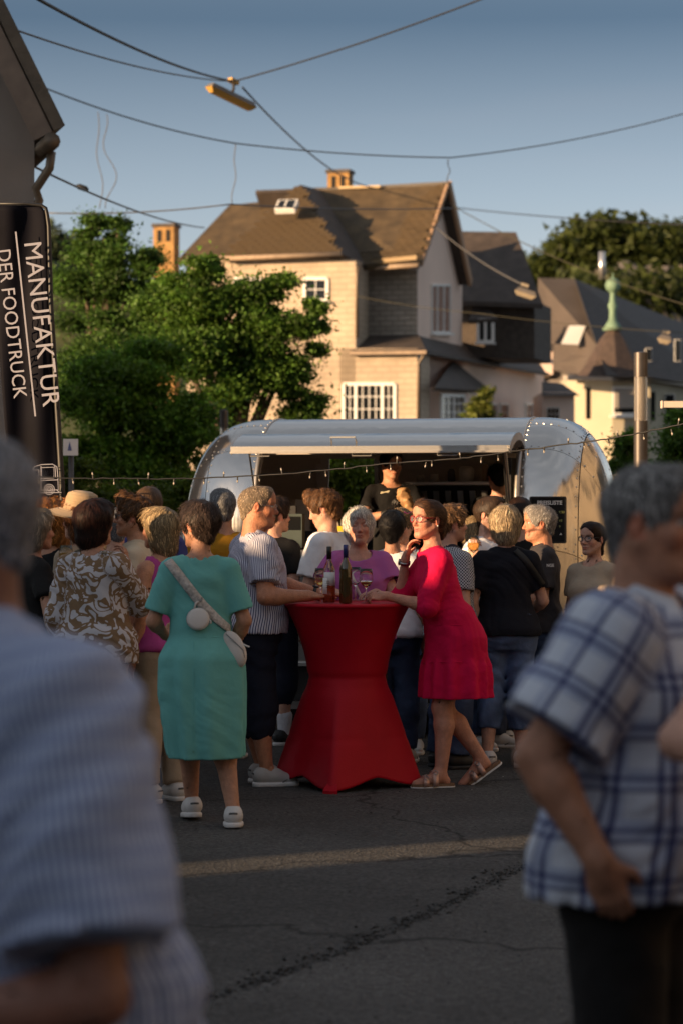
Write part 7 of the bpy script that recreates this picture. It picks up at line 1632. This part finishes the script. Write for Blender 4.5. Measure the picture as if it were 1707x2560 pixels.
# --- the group on the left
Pn_, pnp, pnj = person('woman with dark brown bob in brown and white leaf print blouse', (-1.365, 13.42), -24, H=1.70, sex='f', fat=.36, hyaw=-18, skin='tan', seed=60, gres=.0085, res=.0046, base=.014, nstr=2545, hair=dict(style='bob', col=(.026, .009, .006), t=.022, low=-.075, len=.06, lift=.003, cvar=.35, mess=.05), armR=dict(T=(-1.20, 13.60, 1.34), world=1, hint=(.6, -.5, -1), f=(-.15, .1, 1), n=(-1, .3, 0), pose='chin'), wear=[dict(k='top', name='blouse', hem=.84, sleeve=1.35, m=M_leafy, wr=.006, loose=.8, swide=.018, neck=(.082, .08, .05, .01)), dict(k='legs', m=M_bei), SN()])
pb_ = part(Pn_, 'blouse'); strap_on(pb_, [(172, 1268), (195, 1262), (222, 1262), (248, 1274)], .020, M_khk, 'bag_strap', lift=.008, label='thin brown strap at the neck of the leaf print blouse', cat='strap')
H_, hp3, hj = person('woman in wide straw hat with reddish curls behind the brown bob', (-1.535, 14.25), 50, H=1.72, sex='f', fat=.2, hyaw=12, skin='fair', seed=61, hair=dict(style='bob', col=(.20, .075, .022), t=.022, low=-.095, len=.045, lift=.014, amp=.007, freq=110, curl=1.), wear=[TEE(M_bei), dict(k='legs', m=M_bei), SN()], **FAR)
hat = empty('straw_hat'); hat.parent = H_; hat.matrix_local = Matrix(np.vstack([np.hstack([hj['Rh'] @ Rx(.16) @ Ry(-.05), (hj['hc'] + hj['Rh'] @ V3(0, -.012, .055))[:, None]]), [0, 0, 0, 1]]).tolist()); M_straw = mat('straw', (.50, .36, .22), .8, bump=1.0, bscale=1., var=.12, vscale=30, stretch=(1, 1, 240))
MB().lathe([(.205, -.030), (.200, -.022), (.150, -.004), (.112, .006), (.104, .020), (.098, .070), (.088, .098), (.060, .112), (.002, .116)], (0, 0, 0), 40).build('hat_body', M_straw, hat, True); MB().lathe([(.1075, .008), (.1085, .012), (.1045, .032), (.1025, .032)], (0, 0, 0), 40, False).build('hat_band', mat('hat_band', (.36, .24, .14), .8), hat, True)
person('woman with curly orange blonde hair and dark sunglasses at the far left', (-1.80, 14.85), 158, H=1.70, sex='f', seed=62, hyaw=-14, hpitch=-10, skin='tan', hair=dict(style='bob', col=(.42, .17, .04), t=.030, low=-.11, len=.05, lift=.020, amp=.010, freq=100, curl=1.), wear=[TEE(M_bkc), dict(k='legs', m=M_chr), dict(k='specs', name='sunglasses', m=M_fr, lens=M_sun, a=dict(w=.026, hh=.020)), SN()], **FAR)
D_, dp_, dj = person('woman with straight grey blonde hair holding a glass at the far left', (-1.76, 13.9), -62, H=1.655, sex='f', seed=63, skin='tan', hair=dict(style='page', col=(.30, .24, .17), t=.016, low=-.08, len=.06), armR=dict(T=(-1.46, 13.72, 1.20), world=1, hint=(.4, -.3, -1), f=(.4, 0, 1), n=(.6, .6, 0), pose='grip'), wear=[TEE(M_chr), dict(k='legs', m=M_chr), SN()], **FAR)
glass('slim wine glass held by the woman with grey blonde hair at the left', *dat(152, 1335, 13.75), .05)
C_, cp_, cj = person('young man with wavy brown hair, sunglasses and cream shirt facing left', (-1.235, 14.45), 84, H=1.735, fat=.05, hyaw=4, hpitch=2, skin=(.58, .30, .18), seed=64, res=.0044, base=.016, gres=.011, nstr=2068, nose=.7, hair=dict(style='curly', col=(.12, .055, .020), t=.016, len=.035, wid=.0044, lift=.010, amp=.006, freq=100, curl=.8, quiff=.5), wear=[dict(k='top', hem=.86, sleeve=.9, m=M_crm, wr=.006, loose=.4), dict(k='collar', m=M_crm), JEANS(M_jeand), dict(k='specs', name='sunglasses', m=M_fr, lens=M_sun, a=dict(w=.024)), SN()])
person('man with short brown hair seen from behind between the hat and the teal dress', (-1.25, 15.7), -8, H=1.80, fat=.2, skin='tan', seed=65, hair=short((.13, .075, .040), t=.012, len=.03), wear=[TEE(M_blu), JEANS(), SN()], **FAR)
person('blonde woman in pink sleeveless top facing away beside the teal dress', (-1.035, 13.80), 48, H=1.665, sex='f', fat=.08, hyaw=10, skin=(.55, .27, .16), seed=66, hair=dict(style='page', col=(.33, .235, .125), t=.014, low=-.105, len=.07, lift=.003, cvar=.3, mess=.04), wear=[dict(k='top', name='tank_top', hem=.9, sleeve=0, m=M_pnk, neck=(.095, .10, .13, .01), wr=.004), dict(k='legs', m=M_bei), SN()], **dict(FAR, res=.0048, nstr=2068))
person('woman with reddish hair facing the camera beside the man in mustard', (-1.01, 16.95), 172, H=1.69, sex='f', seed=67, hyaw=-20, skin='pale', hair=dict(style='bob', col=(.16, .05, .022), t=.014, low=-.06), wear=[TEE(M_wt), JEANS(M_jeand), SN()], **FAR)
person('grey haired person half hidden behind the wavy haired man', (-1.43, 15.3), 20, H=1.66, seed=68, hair=short((.26, .26, .27), t=.014), wear=[TEE(M_blu), JEANS(), SN()], **FAR)
# prints on shirts
def print_on(o, dx, dy, s, size, mt, tilt=0., name='shirt_print'):
    p, n = surf(o, dx, dy, .003)
    if p is None: return
    n = nrm(n * [1, 1, .25]); t = text_mesh(name, s, size, mt, None, (0, 0, 0), align='CENTER', bold=.0008); x = nrm(np.cross(V3(0, 0, 1), n)); R = np.stack([x, np.cross(n, x), n], 1) @ Rz(tilt); M4 = np.eye(4); M4[:3, :3] = R; M4[:3, 3] = p; t.rotation_euler = (0, 0, 0); t.matrix_world = Matrix(M4.tolist()); in_world(t, o); return t
print_on(part(Z_, 't_shirt'), 1098, 1287, 'LE', .055, M_blk); print_on(part(Z_, 't_shirt'), 1090, 1312, 'GEND', .04, M_blk)
print_on(part(G_, 'polo_shirt'), 1262, 1302, 'NGE', .028, MATS['text_white']); print_on(part(U_, 't_shirt'), 1168, 1146, 'MANU', .040, M_tw)
q, n = surf(part(V_, 't_shirt'), 883, 1131, .004)
if q is not None: o = MB().bar(q + [-.035, 0, -.008], q + [.035, 0, .010], .010, .003, n).bar(q + [-.030, -.001, .004], q + [.030, -.001, -.002], .006, .003, n).build('shirt_emblem', mat('emblem_cream', (.55, .50, .36), .7), None); in_world(o, part(V_, 't_shirt'))
# three dark stripes on the white trainers in front
for ch in [c for c in B_.children if c.name.startswith('shoe')]:
    for sx in (-1, 1):
        for i in range(3): MB().bar((sx * .0440, .028 + .022 * i, -.058), (sx * .0385, .010 + .022 * i, -.010), .009, .004, (1, 0, 0)).build('shoe_stripe', M_shk, ch)
